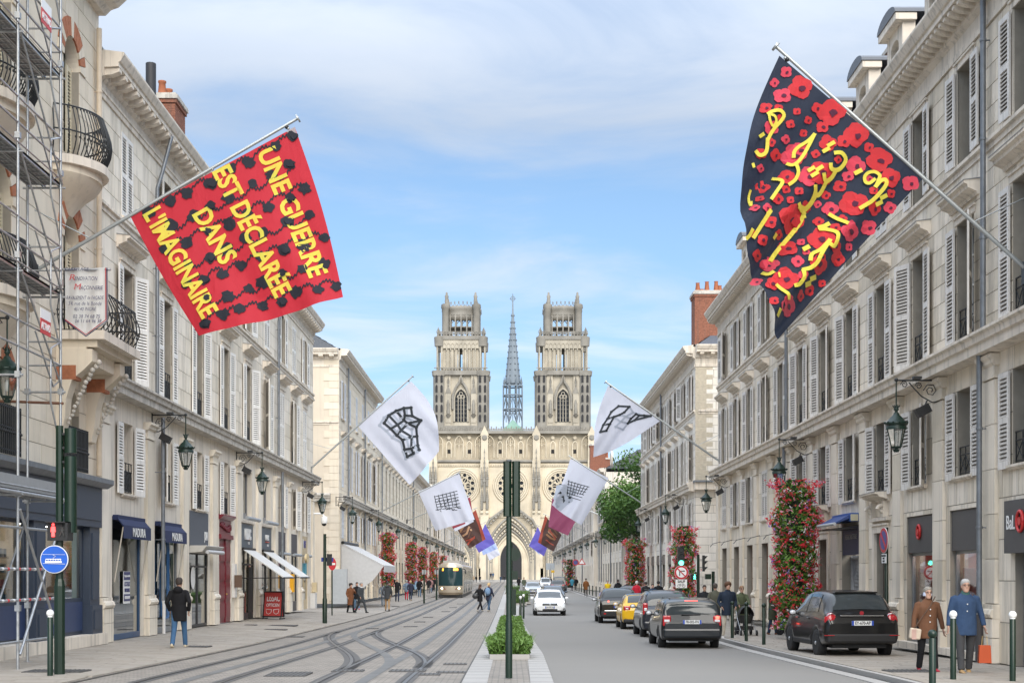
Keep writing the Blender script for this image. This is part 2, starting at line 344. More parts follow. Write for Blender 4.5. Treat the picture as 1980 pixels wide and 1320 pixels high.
# paving slabs: laid in courses across the pavement; nearest ones singly, the rest as one part
def slabs(parent, x0, x1, y0, y1, dz, seed, n_single=300):
    rr = random.Random(seed); u = MB().box(-.5, .5, -.5, .5, -1, 0, SLAB).mesh('paving_slab'); rest = MB(); L = []; y = y0
    while y < y1:
        d = rr.choice((.26, .30, .30, .36)); x = x0-rr.random()*.4
        while x < x1:
            w = rr.choice((.45, .6, .75, .9)); a, b = max(x, x0), min(x+w, x1)
            if b-a > .08: L.append((a, b, y, y+d))
            x += w
        y += d
    L.sort(key=lambda q: -((q[1]-q[0])*(q[3]-q[2])/q[2]**3))
    for i, (a, b, c, d) in enumerate(L):
        g = gx((a+b)/2, (c+d)/2)+dz+.006+rr.uniform(0, .003)
        sx_ = (gx(b, (c+d)/2)-gx(a, (c+d)/2))/(b-a); sy_ = (gx((a+b)/2, d)-gx((a+b)/2, c))/(d-c)
        if i < n_single: put('paving_slab', u, parent, ((a+b)/2, (c+d)/2, g), (atan2(sy_, 1), -atan2(sx_, 1), 0), (b-a-.012, d-c-.012, .03))
        else:
            q4 = [(x, y, g+(x-(a+b)/2)*sx_+(y-(c+d)/2)*sy_-k) for k in (.03, 0) for x, y in ((a+.006, c+.006), (b-.006, c+.006), (b-.006, d-.006), (a+.006, d-.006))]; rest.add(q4, [(4, 5, 6, 7), (0, 1, 5, 4), (1, 2, 6, 5), (2, 3, 7, 6), (3, 0, 4, 7)], SLAB)
    tag(rest.build('paving_slabs', parent), kind='stuff')
slabs(pave_l, XL-.25, KL-.03, 23, 62, .036, 3); slabs(pave_r, road_r(30)+.58, XR+.3, 23, 56, .030, 5)
# kerb stones in the median kerbs get visible joints
def kerb_joints(e0, e1, dz, step, name):
    y = 23.
    while y < 90:
        MB().box(e0(y), e1(y), y-.003, y+.003, gz(y)+dz, gz(y)+dz+.002, JOINT).build('kerb_joint', name); y += step
kerb_joints(edge(-.83), edge(-.40), .031, 1.0, median); kerb_joints(lambda y: road_l(y)-.75, lambda y: road_l(y)-.36, .036, 1.0, median)
# tram rails
tracks = MB().box(-6.6, -6.5, -19, -18.9, -.05, 0, JOINT).build('tram_tracks'); tag(tracks, kind='structure')
def rail(fx, y0, y1, flip=1, seal=.15):
    fx = edge(fx); st = .8
    strip('rail_seal', lambda y: fx(y)-seal, lambda y: fx(y)+seal, .004, plain('rail_seal_resin', (.095, .09, .086), .75), y0, y1, tracks, step=st)
    strip('rail_groove', lambda y: fx(y)-.055, lambda y: fx(y)+.055, .008, GROOVE, y0, y1, tracks, step=st)
    strip('rail', lambda y: fx(y)-.052*flip-(0 if flip > 0 else .068)+.0, lambda y: fx(y)-.052*flip+(.068 if flip > 0 else 0), .013, RAILM, y0, y1, tracks, step=st)
def ss(a, b, t): t = min(max((t-a)/(b-a), 0), 1); return t*t*(3-2*t)
for x, fl in ((-6.40, 1), (-4.965, -1), (-3.30, 1), (-1.83, -1)): rail(x, 18, 372, fl)
rail(lambda y: -6.40+3.10*ss(52.5, 27.5, y), 27.5, 52.5, 1, .19); rail(lambda y: -4.965+3.135*ss(54, 29, y), 29, 54, -1, .19)
for c in (-5.68, -2.565): strip('power_strip', c-.11, c+.11, .006, APS, 18, 372, tracks)
strip('power_strip', lambda y: -5.68+3.115*ss(53.5, 28.5, y)-.11, lambda y: -5.68+3.115*ss(53.5, 28.5, y)+.11, .0095, APS, 28.5, 53.5, tracks, step=.8)
# covers and grates let into the ground
def cover(parent, x, y, w, d, dz=.0, ribs=True):
    b = MB(); g = gx(x, y)+dz+.012; b.box(x-w/2, x+w/2, y-d/2, y+d/2, g-.02, g+.012, CASTI)
    if ribs:
        n = max(3, int(w/.08))
        for i in range(n): xx = x-w/2+w*(i+.5)/n; b.box(xx-.012, xx+.012, y-d/2+.03, y+d/2-.03, g+.012, g+.018, JOINT)
    b.build('drain_cover', parent)
for px, py, w, d, p, dz in ((383, 1253, .62, .7, pave_l, .04), (558, 1304, .75, 1.1, tram_bed, .0), (545, 1211, 1.15, 1.0, pave_l, .04), (533, 1219, .8, .5, pave_l, .04), (485, 1210, .45, .4, pave_l, .04), (570, 1231, .6, .5, tram_bed, 0), (1757, 1301, .85, .7, pave_r, .03), (110, 1302, 1.1, .7, pave_l, .04),
                          (794, 1211, .55, .6, tram_bed, 0), (812, 1202, .5, .6, tram_bed, 0), (828, 1193, .5, .6, tram_bed, 0), (862, 1182, .5, .8, tram_bed, 0), (876, 1174, .5, .8, tram_bed, 0), (890, 1167, .5, .8, tram_bed, 0), (880, 1284, .5, .35, tram_bed, 0), (872, 1300, .55, .35, tram_bed, 0), (830, 1304, .4, .4, tram_bed, 0), (720, 1215, .5, .4, tram_bed, 0), (680, 1185, .5, .7, pave_l, .04), (765, 1173, .5, .7, pave_l, .04), (673, 1297, .6, .5, tram_bed, 0), (788, 1297, .7, .5, tram_bed, 0)):
    q = ground_at(px, py); cover(p, q.x, q.y, w, d, dz)
q = ground_at(1335, 1316); cover(road, q.x, q.y, 1.25, .55, -.09)
# crossing studs, broken lines
for y in (63.5, 66.0, 71.6, 75.0):
    for i in range(12):
        x = 1.35+i*.48+(.2 if y in (66.0, 75.0) else 0)
        if x < road_r(y)-.1: MB().box(x-.10, x+.10, y-.42, y+.42, gz(y)-.088, gz(y)-.083, MARK).build('crossing_stud', road)
for x in (2.2, 3.5, 4.8, 6.0): MB().box(x-.33, x+.33, 122.6, 123.6, gz(123)-.088, gz(123)-.083, MARK).build('stop_line_dash', road)
for i in range(14): y = 150+i*13; MB().box(4.6, 4.72, y, y+3, gz(y+1.5)-.088, gz(y+1.5)-.080, MARK).build('lane_dash', road)
# patched asphalt and seams
for (x0, x1, y0, y1, q) in ((2.6, 4.4, 40.5, 44.0, .8), (4.9, 6.0, 33.0, 35.2, 1.2), (1.6, 2.4, 52, 58, .82), (3.0, 4.2, 27, 28.6, .78)): strip('asphalt_patch', x0, x1, -.086, plain('asphalt_patch_%d' % (q*100), (.06*q, .057*q, .053*q), .9, bump=.5, bscale=120), y0, y1, road)
for (x0, x1, y, w) in ((1.3, 6.2, 47.2, .05), (1.4, 3.4, 38.5, .04), (2.0, 6.2, 58.0, .05)): MB().box(x0, x1, y, y+w, gz(y)-.089, gz(y)-.085, plain('asphalt_seam', (.05, .047, .044), .9)).build('asphalt_seam', road)

# ---------------------------------------------------------------- foliage helpers
def leaf(mb, p, s, m, rr, up=.35, n=None):
    d = Vector((rr.uniform(-1, 1), rr.uniform(-1, 1), rr.uniform(-1, 1)+up)).normalized()
    e = (n or Vector((rr.uniform(-1, 1), rr.uniform(-1, 1), rr.uniform(-1, 1)))).cross(d)
    if e.length < .05: e = d.orthogonal()
    e.normalize(); a = d*s; b = e*s*rr.uniform(.35, .55)
    mb.add([p-a*.5, p+b*.5-a*.05, p+a*.5, p-b*.5-a*.05], [(0, 1, 2, 3)], m)
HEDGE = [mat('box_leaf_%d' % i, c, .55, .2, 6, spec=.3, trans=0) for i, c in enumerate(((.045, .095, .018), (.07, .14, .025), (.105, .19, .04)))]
def hedge(cx, y0, y1, w, h, label, tall=False, seed=1, n=1500, group=None):
    rr = random.Random(seed); g = gz((y0+y1)/2); t = empty('box_hedge', (cx, (y0+y1)/2, g), 0, label, 'hedge', group)
    d = y1-y0; b = MB(); b.box(-w/2-.06, w/2+.06, -d/2-.08, d/2+.08, 0, .15, KERB); b.box(-w/2+.04, w/2-.04, -d/2+.02, d/2-.02, .15, .17, plain('planter_soil', (.05, .035, .022), .95)); b.build('planter_edging', t)
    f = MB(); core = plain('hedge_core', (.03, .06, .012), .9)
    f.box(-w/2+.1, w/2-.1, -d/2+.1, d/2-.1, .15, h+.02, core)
    for i in range(n):
        k = rr.random(); x, y, z = rr.uniform(-w/2, w/2), rr.uniform(-d/2, d/2), .16+rr.random()*(h-.02)
        if k < .3: y = -d/2+rr.uniform(-.03, .08)
        elif k < .45: x = w/2*rr.choice((-1, 1))+rr.uniform(-.05, .05)
        else: z = h+.12+rr.uniform(-.07, .05)
        if tall:
            r = sqrt((2*x/w)**2+(2*y/d)**2); z = .16+(z-.16)*(1.12-.28*r*r) ; x *= 1.05+.28*min(1, (z-.16)/h)
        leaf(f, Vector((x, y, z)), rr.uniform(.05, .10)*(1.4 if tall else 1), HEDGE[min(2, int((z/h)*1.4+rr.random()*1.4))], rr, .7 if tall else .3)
    if tall:
        for i in range(520):
            a = rr.uniform(-w/2, w/2)*1.2; yy = rr.uniform(-d/2, d/2)*1.1; z0 = h*rr.uniform(.55, .98); q = rr.uniform(.12, .26); lean = Vector((a*.35+rr.uniform(-.05, .05), rr.uniform(-.1, .1), q)); p = Vector((a, yy, z0)); s = Vector((.009, 0, 0)); f.add([p-s, p+s, p+lean], [(0, 1, 2)], HEDGE[2])
    f.build('foliage', t); return t
hedge(-.03, 32.3, 34.5, .78, .40, 'bushy untrimmed box hedge nearest the signal pole on the median', True, 1, 2600)
tops = [37.6, 40.8, 44.4, 48.2, 52.6, 57.6]
for i, y in enumerate(tops): hedge(.0, y-1.2, y+1.2, .80, .30, 'low clipped box hedge, %s in the row behind the bushy one' % ('first second third fourth fifth sixth'.split()[i]), False, 10+i, 1100, 'clipped hedges on the median')
for i, (x, y) in enumerate(((.62, 102.5), (.95, 107.5), (1.0, 113))): hedge(x-.2, y-1.6, y+1.6, 1.3, .75, 'low clipped hedge %s of the white car on the widened median' % ('left and just behind', 'further behind', 'farthest behind')[i], False, 30+i, 500, 'clipped hedges by the white car')
hedge(.15, 150, 154, 1.6, .8, 'small clipped hedge on the median beside the man in black', False, 40, 400)
# ---------------------------------------------------------------- facade kit
# facade-local axes: x along the wall, y into the building (street is -y), z up
class Facade:
    def __init__(s, name, label, side, X, Y0, Y1, group=None):
        s.side, s.X, s.Y0, s.Y1 = side, X, Y0, Y1
        s.t = empty(name, (X, Y0 if side == 'L' else Y1, 0), pi/2 if side == 'L' else -pi/2, label, 'building' if label else None, group)
        s.len = Y1-Y0
    def u(s, Y): return Y-s.Y0 if s.side == 'L' else s.Y1-Y
    def Y(s, u): return u+s.Y0 if s.side == 'L' else s.Y1-u
def cut(rects, op):
    out = []
    for (a, b, c, d) in rects:
        e, f, g, h = op
        if f <= a or e >= b or h <= c or g >= d: out.append((a, b, c, d)); continue
        if e > a: out.append((a, e, c, d))
        if f < b: out.append((f, b, c, d))
        m0, m1 = max(a, e), min(b, f)
        if g > c: out.append((m0, m1, c, g))
        if h < d: out.append((m0, m1, h, d))
    return out
UNIT = {}
def unit_box(m):
    if m not in UNIT: UNIT[m] = MB().box(-.5, .5, -.5, .5, -.5, .5, m).mesh('stone')
    return UNIT[m]
def wall(B, openings, m, z0, z1, course=.43, stone=1.0, single=300, seed=0, depth=.42, mortar=MORTAR, blocks=True, u0=0, u1=None, back=None, gap=.019, near=None):
    """Backing wall with openings, and in front of it ashlar stones with recessed joints."""
    rr = random.Random(seed); u1 = B.len if u1 is None else u1
    zs = sorted(set([z0, z1]+[z for o in openings for z in o[2:] if z0 < z < z1])); b = MB()
    for za, zb in zip(zs, zs[1:]):
        iv = [(u0, u1)]
        for o in openings:
            if o[2] < zb-1e-6 and o[3] > za+1e-6:
                iv = [q for (a, c) in iv for q in ((a, min(c, o[0])), (max(a, o[1]), c)) if q[1]-q[0] > 1e-4]
        for a, c in iv: b.box(a, c, 0 if blocks else -.01, depth, za, zb, mortar if blocks else m)
    if back: b.box(u0, u1, depth+1.2, depth+1.3, z0, z1, back)
    w = b.build('wall', B.t)
    if not blocks: return w
    L = []; z = z0; k = 0
    while z < z1-.02:
        zb = min(z+course, z1); u = u0-stone*(.5 if k % 2 else 0)*rr.uniform(.8, 1.2)
        while u < u1:
            l = stone*rr.uniform(.7, 1.3); a, c = max(u, u0), min(u+l, u1)
            if c-a > .05:
                rs = [(a, c, z, zb)]
                for o in openings: rs = cut(rs, o)
                L += [r for r in rs if r[1]-r[0] > .05 and r[3]-r[2] > .05]
            u += l
        z = zb; k += 1
    def shown(r):
        Y = B.Y((r[0]+r[1])/2); X = abs(B.X)
        if Y*988/F < X-.3 or (EYE+CY*Y/F) < r[2]: return 0
        return (r[1]-r[0])*(r[3]-r[2])/Y**3
    L.sort(key=lambda r: -shown(r)); rest = MB(); me = unit_box(m)
    for i, (a, c, zz, zt) in enumerate(L):
        p = rr.uniform(0, .004)
        if i < single: put('stone', me, w, ((a+c)/2, .018-p, (zz+zt)/2), (0, 0, 0), (c-a-gap, .06, zt-zz-gap))
        else: rest.box(a+gap/2, c-gap/2, -.012-p, .048, zz+gap/2, zt-gap/2, m)
    if rest.v: tag(rest.build('stones', w), kind='stuff')
    return w
CACHE = {}
def window_meshes(w, h, panes=(2, 3), fm=None):
    key = ('win', round(w, 2), round(h, 2), panes, fm)
    if key not in CACHE:
        fm = fm or FRAME_W; f = MB(); t = .07
        f.box(-w/2, -w/2+t, 0, .07, 0, h, fm); f.box(w/2-t, w/2, 0, .07, 0, h, fm); f.box(-w/2+t, w/2-t, 0, .07, h-t, h, fm); f.box(-w/2+t, w/2-t, 0, .07, 0, t, fm)
        for i in range(1, panes[0]): x = -w/2+w*i/panes[0]; f.box(x-.045, x+.045, -.012, .06, t, h-t, fm)
        for j in range(1, panes[1]): z = h*j/panes[1]; f.box(-w/2+t, w/2-t, .008, .05, z-.025, z+.025, fm)
        cells = []
        for i in range(panes[0]):
            for j in range(panes[1]):
                a, c, z0, z1 = -w/2+w*i/panes[0]+.02, -w/2+w*(i+1)/panes[0]-.02, h*j/panes[1]+.02, h*(j+1)/panes[1]-.02
                e = ((i*7+j*5) % 5-2)*.004
                cells.append((a, c, z0, z1, e))
        pane = MB()
        a, c, z0, z1, e = cells[0]
        pane.add([(-(c-a)/2, .001, 0), ((c-a)/2, -.001, 0), ((c-a)/2, .002, z1-z0), (-(c-a)/2, -.002, z1-z0)], [(0, 1, 2, 3)], GLASS)
        CACHE[key] = (f.mesh('window'), pane.mesh('pane'), cells)
    return CACHE[key]
def window(B, u, z, w, h, y=.28, panes=(2, 3), fm=None, dark=True, name='window'):
    me, pm, cells = window_meshes(w, h, panes, fm); o = put(name, me, B.t, (u, y, z))
    for (a, c, z0, z1, e) in cells: put('pane', pm, o, ((a+c)/2, .035, z0), (0, 0, e))
    return o
def curtain(B, u, z, w, h, y):
    m = plain('net_curtain', (.50, .50, .48), .9); b = MB(); n = 14
    b.add([(-w/2+w*i/n, .03*sin(i*2.4), zz) for i in range(n+1) for zz in (0, h)], [(2*i, 2*i+2, 2*i+3, 2*i+1) for i in range(n)], m); b.build('curtain', B.t, (u, y, z))
SLATM = {}
def shutter_mesh(w, h, m):
    key = ('sh', round(w, 2), round(h, 2), m)
    if key not in CACHE:
        b = MB(); t = .085; b.box(0, t, -.022, .022, 0, h, m); b.box(w-t, w, -.022, .022, 0, h, m)
        rails = [(0, .16), (h*.5-.06, h*.5+.06), (h-.12, h)]
        for a, c in rails: b.box(t, w-t, -.021, .021, a, c, m)
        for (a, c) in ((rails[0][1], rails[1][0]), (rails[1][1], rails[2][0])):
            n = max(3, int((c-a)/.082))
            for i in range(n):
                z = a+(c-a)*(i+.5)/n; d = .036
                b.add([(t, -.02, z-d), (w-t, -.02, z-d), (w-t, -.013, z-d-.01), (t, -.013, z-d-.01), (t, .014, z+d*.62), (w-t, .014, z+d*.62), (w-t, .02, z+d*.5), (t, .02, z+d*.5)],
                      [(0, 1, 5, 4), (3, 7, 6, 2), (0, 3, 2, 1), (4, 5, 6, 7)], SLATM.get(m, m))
            b.add([(t, .0205, a), (w-t, .0205, a), (w-t, .0205, c), (t, .0205, c)], [(0, 1, 2, 3)], plain('shutter_gap_shade', (.20, .19, .18), .9))  # dark sheet behind the slats: shade of the gaps put in as colour
        CACHE[key] = b.mesh('shutter')
    return CACHE[key]
def shutters(B, u, z, w, h, m, state, rr):
    """state: open, closed, half, left, right."""
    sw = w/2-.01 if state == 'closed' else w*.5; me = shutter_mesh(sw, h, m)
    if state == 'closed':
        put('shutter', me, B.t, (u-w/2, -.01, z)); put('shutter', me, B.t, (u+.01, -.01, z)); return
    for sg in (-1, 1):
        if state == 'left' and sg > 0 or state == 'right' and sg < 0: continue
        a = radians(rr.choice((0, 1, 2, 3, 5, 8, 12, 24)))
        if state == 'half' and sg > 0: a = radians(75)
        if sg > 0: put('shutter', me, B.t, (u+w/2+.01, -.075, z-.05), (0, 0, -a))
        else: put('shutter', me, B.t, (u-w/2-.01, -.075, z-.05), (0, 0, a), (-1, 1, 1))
def guard(B, u, z, w, h=.62, y=.02, fancy=1):
    key = ('gd', round(w, 2), h, fancy)
    if key not in CACHE:
        b = MB()
        for zz in (.03, h*.72, h): b.box(-w/2, w/2, -.015, .015, zz-.013, zz+.013, IRON)
        n = max(3, int(w/.3)); e = w/n
        for i in range(n+1): x = -w/2+e*i; b.box(x-.011, x+.011, -.011, .011, 0, h, IRON)
        for i in range(n):
            x = -w/2+e*i
            b.tube([(x, 0, .05), (x+e, 0, h*.7)], .011, IRON, 4); b.tube([(x+e, 0, .05), (x, 0, h*.7)], .011, IRON, 4)
            if fancy == 2:
                b.tube([(x+e/2+.11*cos(k), 0, h*.37+.13*sin(k)) for k in [j*pi/4 for j in range(9)]], .012, IRON, 4)
                for k in range(1, 4): b.box(x+e*k/4-.008, x+e*k/4+.008, -.008, .008, .03, h*.72, IRON)
        CACHE[key] = b.mesh('balcony_rail')
    return put('balcony_rail', CACHE[key], B.t, (u, y, z))
def hood(B, u, z, w, m=None, proj=.34, h=.34, con=False):
    m = m or TRIM; key = ('hd', round(w, 2), proj, h, m)
    if key not in CACHE:
        b = MB(); p = [(.06, 0), (-.06, 0), (-.09, h*.2), (-proj*.75, h*.42), (-proj*.78, h*.62), (-proj, h*.72), (-proj, h*.88), (.06, h)]
        b.prism(p[::-1], -w/2, w/2, m, 'x')
        b.prism([(.05, h), (-proj-.012, h*.88), (-proj-.012, h*.92), (.05, h+.03)][::-1], -w/2-.015, w/2+.015, plain('zinc_flashing', (.26, .255, .25), .6))
        CACHE[key] = b.mesh('window_hood')
    o = put('window_hood', CACHE[key], B.t, (u, 0, z)); return o
def architrave(B, u, z, w, h, m, proj=.05, t=.16):
    key = ('ar', round(w, 2), round(h, 2), m, t)
    if key not in CACHE:
        b = MB(); b.box(-w/2-t, -w/2, -proj, .02, 0, h, m); b.box(w/2, w/2+t, -proj, .02, 0, h, m); b.box(-w/2-t, w/2+t, -proj-.004, .02, h, h+t, m); b.box(-w/2-t-.03, w/2+t+.03, -proj-.04, .02, h+t, h+t+.05, m); CACHE[key] = b.mesh('architrave')
    return put('architrave', CACHE[key], B.t, (u, 0, z))
def sill(B, u, z, w, m=None):
    m = m or TRIM; key = ('sl', round(w, 2), m)
    if key not in CACHE: CACHE[key] = MB().prism([(.2, -.11), (-.07, -.11), (-.12, -.06), (-.12, -.01), (.2, .0)][::-1], -w/2-.1, w/2+.1, m).mesh('window_sill')
    return put('window_sill', CACHE[key], B.t, (u, 0, z))
def band(B, z, prof, name, m, u0=None, u1=None):
    a = -.0 if u0 is None else u0; c = B.len if u1 is None else u1
    return MB().prism(prof, a, c, m, 'x').build(name, B.t, (0, 0, z), fix=True)
STRING = [(.1, 0), (-.10, 0), (-.36, .03), (-.36, .22), (-.42, .24), (-.44, .36), (-.50, .40), (-.50, .46), (-.1, .58), (.1, .58)]
CORN = [(.1, -.75), (-.06, -.75), (-.06, -.62), (-.03, -.60), (-.03, -.30), (-.14, -.22), (-.16, 0), (-.55, .02), (-.55, .14), (-.60, .16), (-.68, .30), (-.70, .34), (-.70, .40), (.1, .50)]
SILLB = [(.1, 0), (-.05, 0), (-.05, .12), (-.12, .14), (-.12, .22), (.1, .26)]
def modillions(B, z, step=.46, w=.2, proj=.34, h=.17, m=TRIM, u0=.2, u1=None, name='modillion'):
    me = MB().prism([(.02, 0), (-proj*.5, .02), (-proj, h*.5), (-proj, h), (.02, h)][::-1], -w/2, w/2, m).mesh(name); u = u0
    while u < (u1 or B.len)-.1: put(name, me, B.t, (u, -.15, z)); u += step
def pilaster(B, u, z0, z1, w, m, base=1.0, proj=.10, torus=True, cap=True, blocks=.86):
    key = ('pl', round(w, 2), round(z1-z0, 2), round(base, 2), m, proj, torus, cap)
    if key not in CACHE:
        H = z1-z0; b = MB(); z = base; rr = random.Random(3)
        b.box(-w/2-.05, w/2+.05, -proj-.07, .05, 0, base*.55-.006, m); b.box(-w/2-.05, w/2+.05, -proj-.07, .05, base*.55+.006, base-.03, m)
        if torus:
            b.prism([(-proj-.02, 0), (-proj-.09, .03), (-proj-.12, .10), (-proj-.09, .18), (-proj-.04, .21), (-proj-.04, .30), (.05, .32), (.05, 0)], -w/2-.06, w/2+.06, m, 'x', Matrix.Translation((0, 0, base-.03))); z = base+.29
        top = H-(.52 if cap else 0)
        n = max(1, round((top-z)/blocks)); e = (top-z)/n
        for i in range(n): b.box(-w/2, w/2, -proj, .05, z+e*i+.006, z+e*(i+1)-.006, m)
        if cap:
            b.box(-w/2-.03, w/2+.03, -proj-.03, .05, top+.02, top+.08, m); b.box(-w/2+.01, w/2-.01, -proj, .05, top+.08, top+.28, m)
            b.prism([(.05, 0), (-proj, 0), (-proj-.06, .06), (-proj-.07, .12), (-proj-.13, .17), (-proj-.13, .24), (.05, .24)][::-1], -w/2-.10, w/2+.10, m, 'x', Matrix.Translation((0, 0, top+.28)))
        CACHE[key] = b.mesh('pilaster')
    return put('pilaster', CACHE[key], B.t, (u, 0, z0))
def downpipe(B, u, z0, z1, m=None, y=-.16, top=None, r=.062, hopper=None):
    m = m or ZINC; b = MB(); pts = [(u, y, z0), (u, y, z1)]
    if top: pts += top
    b.tube(pts, r, m, 8)
    z = z0+1.9
    while z < z1: b.lathe([(r+.012, -.03), (r+.018, 0), (r+.012, .03)], m, 8, (u, y, z)); b.box(u-.012, u+.012, y, .02, z-.012, z+.012, m); z += 2.1
    return b.build('downpipe', B.t)
def chimney(B, u, y, z0, z1, w, d, pots=2, m=None, pot=TERRA, seed=0):
    rr = random.Random(seed); m = m or BRICK; b = MB(); b.box(-w/2, w/2, -d/2, d/2, 0, z1-z0-.35, m)
    H = z1-z0
    b.box(-w/2-.06, w/2+.06, -d/2-.06, d/2+.06, H-.35, H-.22, m); b.box(-w/2-.11, w/2+.11, -d/2-.11, d/2+.11, H-.22, H-.08, TRIM_D); b.box(-w/2-.03, w/2+.03, -d/2-.03, d/2+.03, H-.08, H, TRIM_D)
    o = b.build('chimney', B.t, (u, y, z0))
    # brick courses stand a few millimetres proud
    bc = MB(); z = .05
    while z < H-.4:
        bc.box(-w/2-.008, w/2+.008, -d/2-.008, d/2+.008, z, z+.062, m); z += .085
    tag(bc.build('brick_courses', o), kind='stuff')
    for i in range(pots):
        x = -w/2+w*(i+.5)/pots; hh = rr.uniform(.45, .8); rad = min(.15, w/pots*.36)
        MB().lathe([(rad*.95, 0), (rad, .05), (rad*.78, hh-.08), (rad*.95, hh-.06), (rad*.95, hh)], pot, 10, (x, rr.uniform(-.1, .1), H)).build('chimney_pot', o)
    return o
def roof(B, z, rise, back, y0=-.55, m=SLATE, hip0=0, hip1=0, u0=0, u1=None):
    c = B.len if u1 is None else u1; b = MB()
    b.add([(u0, y0, z), (c, y0, z), (c-hip1, back, z+rise), (u0+hip0, back, z+rise), (u0, back*2, z), (c, back*2, z)], [(0, 1, 2, 3), (4, 3, 2, 5), (0, 3, 4), (1, 5, 2)], m)
    b.tube([(u0, y0-.06, z+.02), (c, y0-.06, z+.02)], .07, ZINC, 8)
    # slate courses
    n = int(rise/.22)
    for i in range(n):
        t = i/n; a = Vector((u0+hip0*t, y0+(back-y0)*t, z+rise*t)); e = Vector((c-hip1*t, a.y, a.z)); t2 = (i+1.08)/n; a2 = Vector((u0+hip0*t2, y0+(back-y0)*t2, z+rise*t2)); e2 = Vector((c-hip1*t2, a2.y, a2.z)); up = Vector((0, -.02, .03))
        b.add([a+up*1.4, e+up*1.4, e2+up*.3, a2+up*.3], [(0, 1, 2, 3)], m)
    return b.build('roof', B.t)
def dormer(B, u, z, w=1.5, h=2.3, y=.1, d=1.9):
    b = MB(); s = TRIM; ow = w*.52; n = 10; oh = h*.62
    # front with an arched opening, then an arched pediment
    b.box(-w/2, -ow/2, 0, .35, 0, h*.82, s); b.box(ow/2, w/2, 0, .35, 0, h*.82, s); b.box(-ow/2, ow/2, 0, .35, 0, .35, s)
    arc = [(ow/2*cos(pi*i/n), oh+ow/2*sin(pi*i/n)*.55) for i in range(n+1)]
    b.prism([(ow/2, h*.82)]+[(-ow/2, h*.82)]+arc[::-1], 0, .35, s, 'y')
    top = [(w/2+.14, h*.82), (w/2+.14, h*.88)]+[((w/2+.14)*cos(pi*i/n), h*.88+.30*sin(pi*i/n)) for i in range(n+1)]+[(-w/2-.14, h*.88), (-w/2-.14, h*.82)]
    b.prism([(x, zz) for x, zz in top][::1], -.22, .35, s, 'y')
    b.prism([((w/2+.17)*cos(pi*i/n), h*.90+.32*sin(pi*i/n)) for i in range(n+1)], -.25, d, plain('zinc_roofing', (.10, .105, .115), .5), 'y')
    o = b.build('dormer', B.t, (u, y, z), fix=True)
    c = MB()
    for sx in (-1, 1):
        for j in range(6):
            for k in range(7):
                c.box(sx*(w/2-.03)-.02, sx*(w/2-.03)+.02+.004*(k % 2), .36+j*.25+(.12 if k % 2 else 0), .36+j*.25+.24+(.12 if k % 2 else 0), k*.27, k*.27+.265, SLATE)
    c.build('slate_cheek', o)
    put('pane', MB().add([(-ow/2, .2, .3), (ow/2, .2, .3), (ow/2, .2, oh+.3), (-ow/2, .2, oh+.3)], [(0, 1, 2, 3)], GLASS).mesh('pane'), o)
    return o
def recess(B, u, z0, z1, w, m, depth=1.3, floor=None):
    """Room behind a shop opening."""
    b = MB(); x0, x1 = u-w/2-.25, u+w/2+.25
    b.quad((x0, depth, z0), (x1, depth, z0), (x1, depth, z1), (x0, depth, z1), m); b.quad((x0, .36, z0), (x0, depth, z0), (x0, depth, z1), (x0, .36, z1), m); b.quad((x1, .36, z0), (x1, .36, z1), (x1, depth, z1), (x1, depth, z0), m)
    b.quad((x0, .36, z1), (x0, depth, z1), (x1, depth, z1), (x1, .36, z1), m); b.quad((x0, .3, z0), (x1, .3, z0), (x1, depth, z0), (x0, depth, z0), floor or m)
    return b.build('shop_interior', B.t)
CLEAR = glassy('shop_glass', (.90, .94, .92), .86)
SLIT = mat('shop_fill_glow', (.9, .88, .8), .5, 0, emit=(1, .9, .75), estr=5)  # emission for the fill strips added in some shop rooms
def shop_fill(B, u, z, w, y=.6): return MB().box(u-w/2, u+w/2, y, y+.12, z-.03, z, SLIT).build('fill_strip', B.t)  # glowing strip added under the ceiling to brighten a dark shop interior
CLEARG = glassy('shop_glass_greenish', (.78, .85, .81), .76)
def shopfront(B, u, z0, z1, w, fm, parts=1, glass=None, door=None, y=.22, transom=None, bottom=.12, name='shop_window'):
    """Framed glazing with panes as sub-parts."""
    f = MB(); t = .07; H = z1-z0
    f.box(-w/2, -w/2+t, 0, .08, 0, H, fm); f.box(w/2-t, w/2, 0, .08, 0, H, fm); f.box(-w/2+t, w/2-t, 0, .08, H-t, H, fm); f.box(-w/2+t, w/2-t, 0, .08, 0, bottom, fm)
    xs = [-w/2+t/2+(w-t)*i/parts for i in range(parts+1)]
    for x in xs[1:-1]: f.box(x-t/2, x+t/2, .002, .078, bottom, H-t, fm)
    if transom: f.box(-w/2+t, w/2-t, .003, .077, transom-.04, transom+.04, fm)
    o = f.build(name, B.t, (u, y, z0))
    for a, c in zip(xs, xs[1:]): MB().add([(a, .04, bottom-.01), (c, .04, bottom-.01), (c, .04, H-.03), (a, .04, H-.03)], [(0, 1, 2, 3)], glass or CLEAR).build('pane', o)
    return o
def letters(parent, txt, loc, size, m, rot=(pi/2, 0, 0), bold=0., sx=1., name='lettering', **k):
    return put(name, text_mesh(txt, size, m, bold, sx, **k), parent, loc, rot)
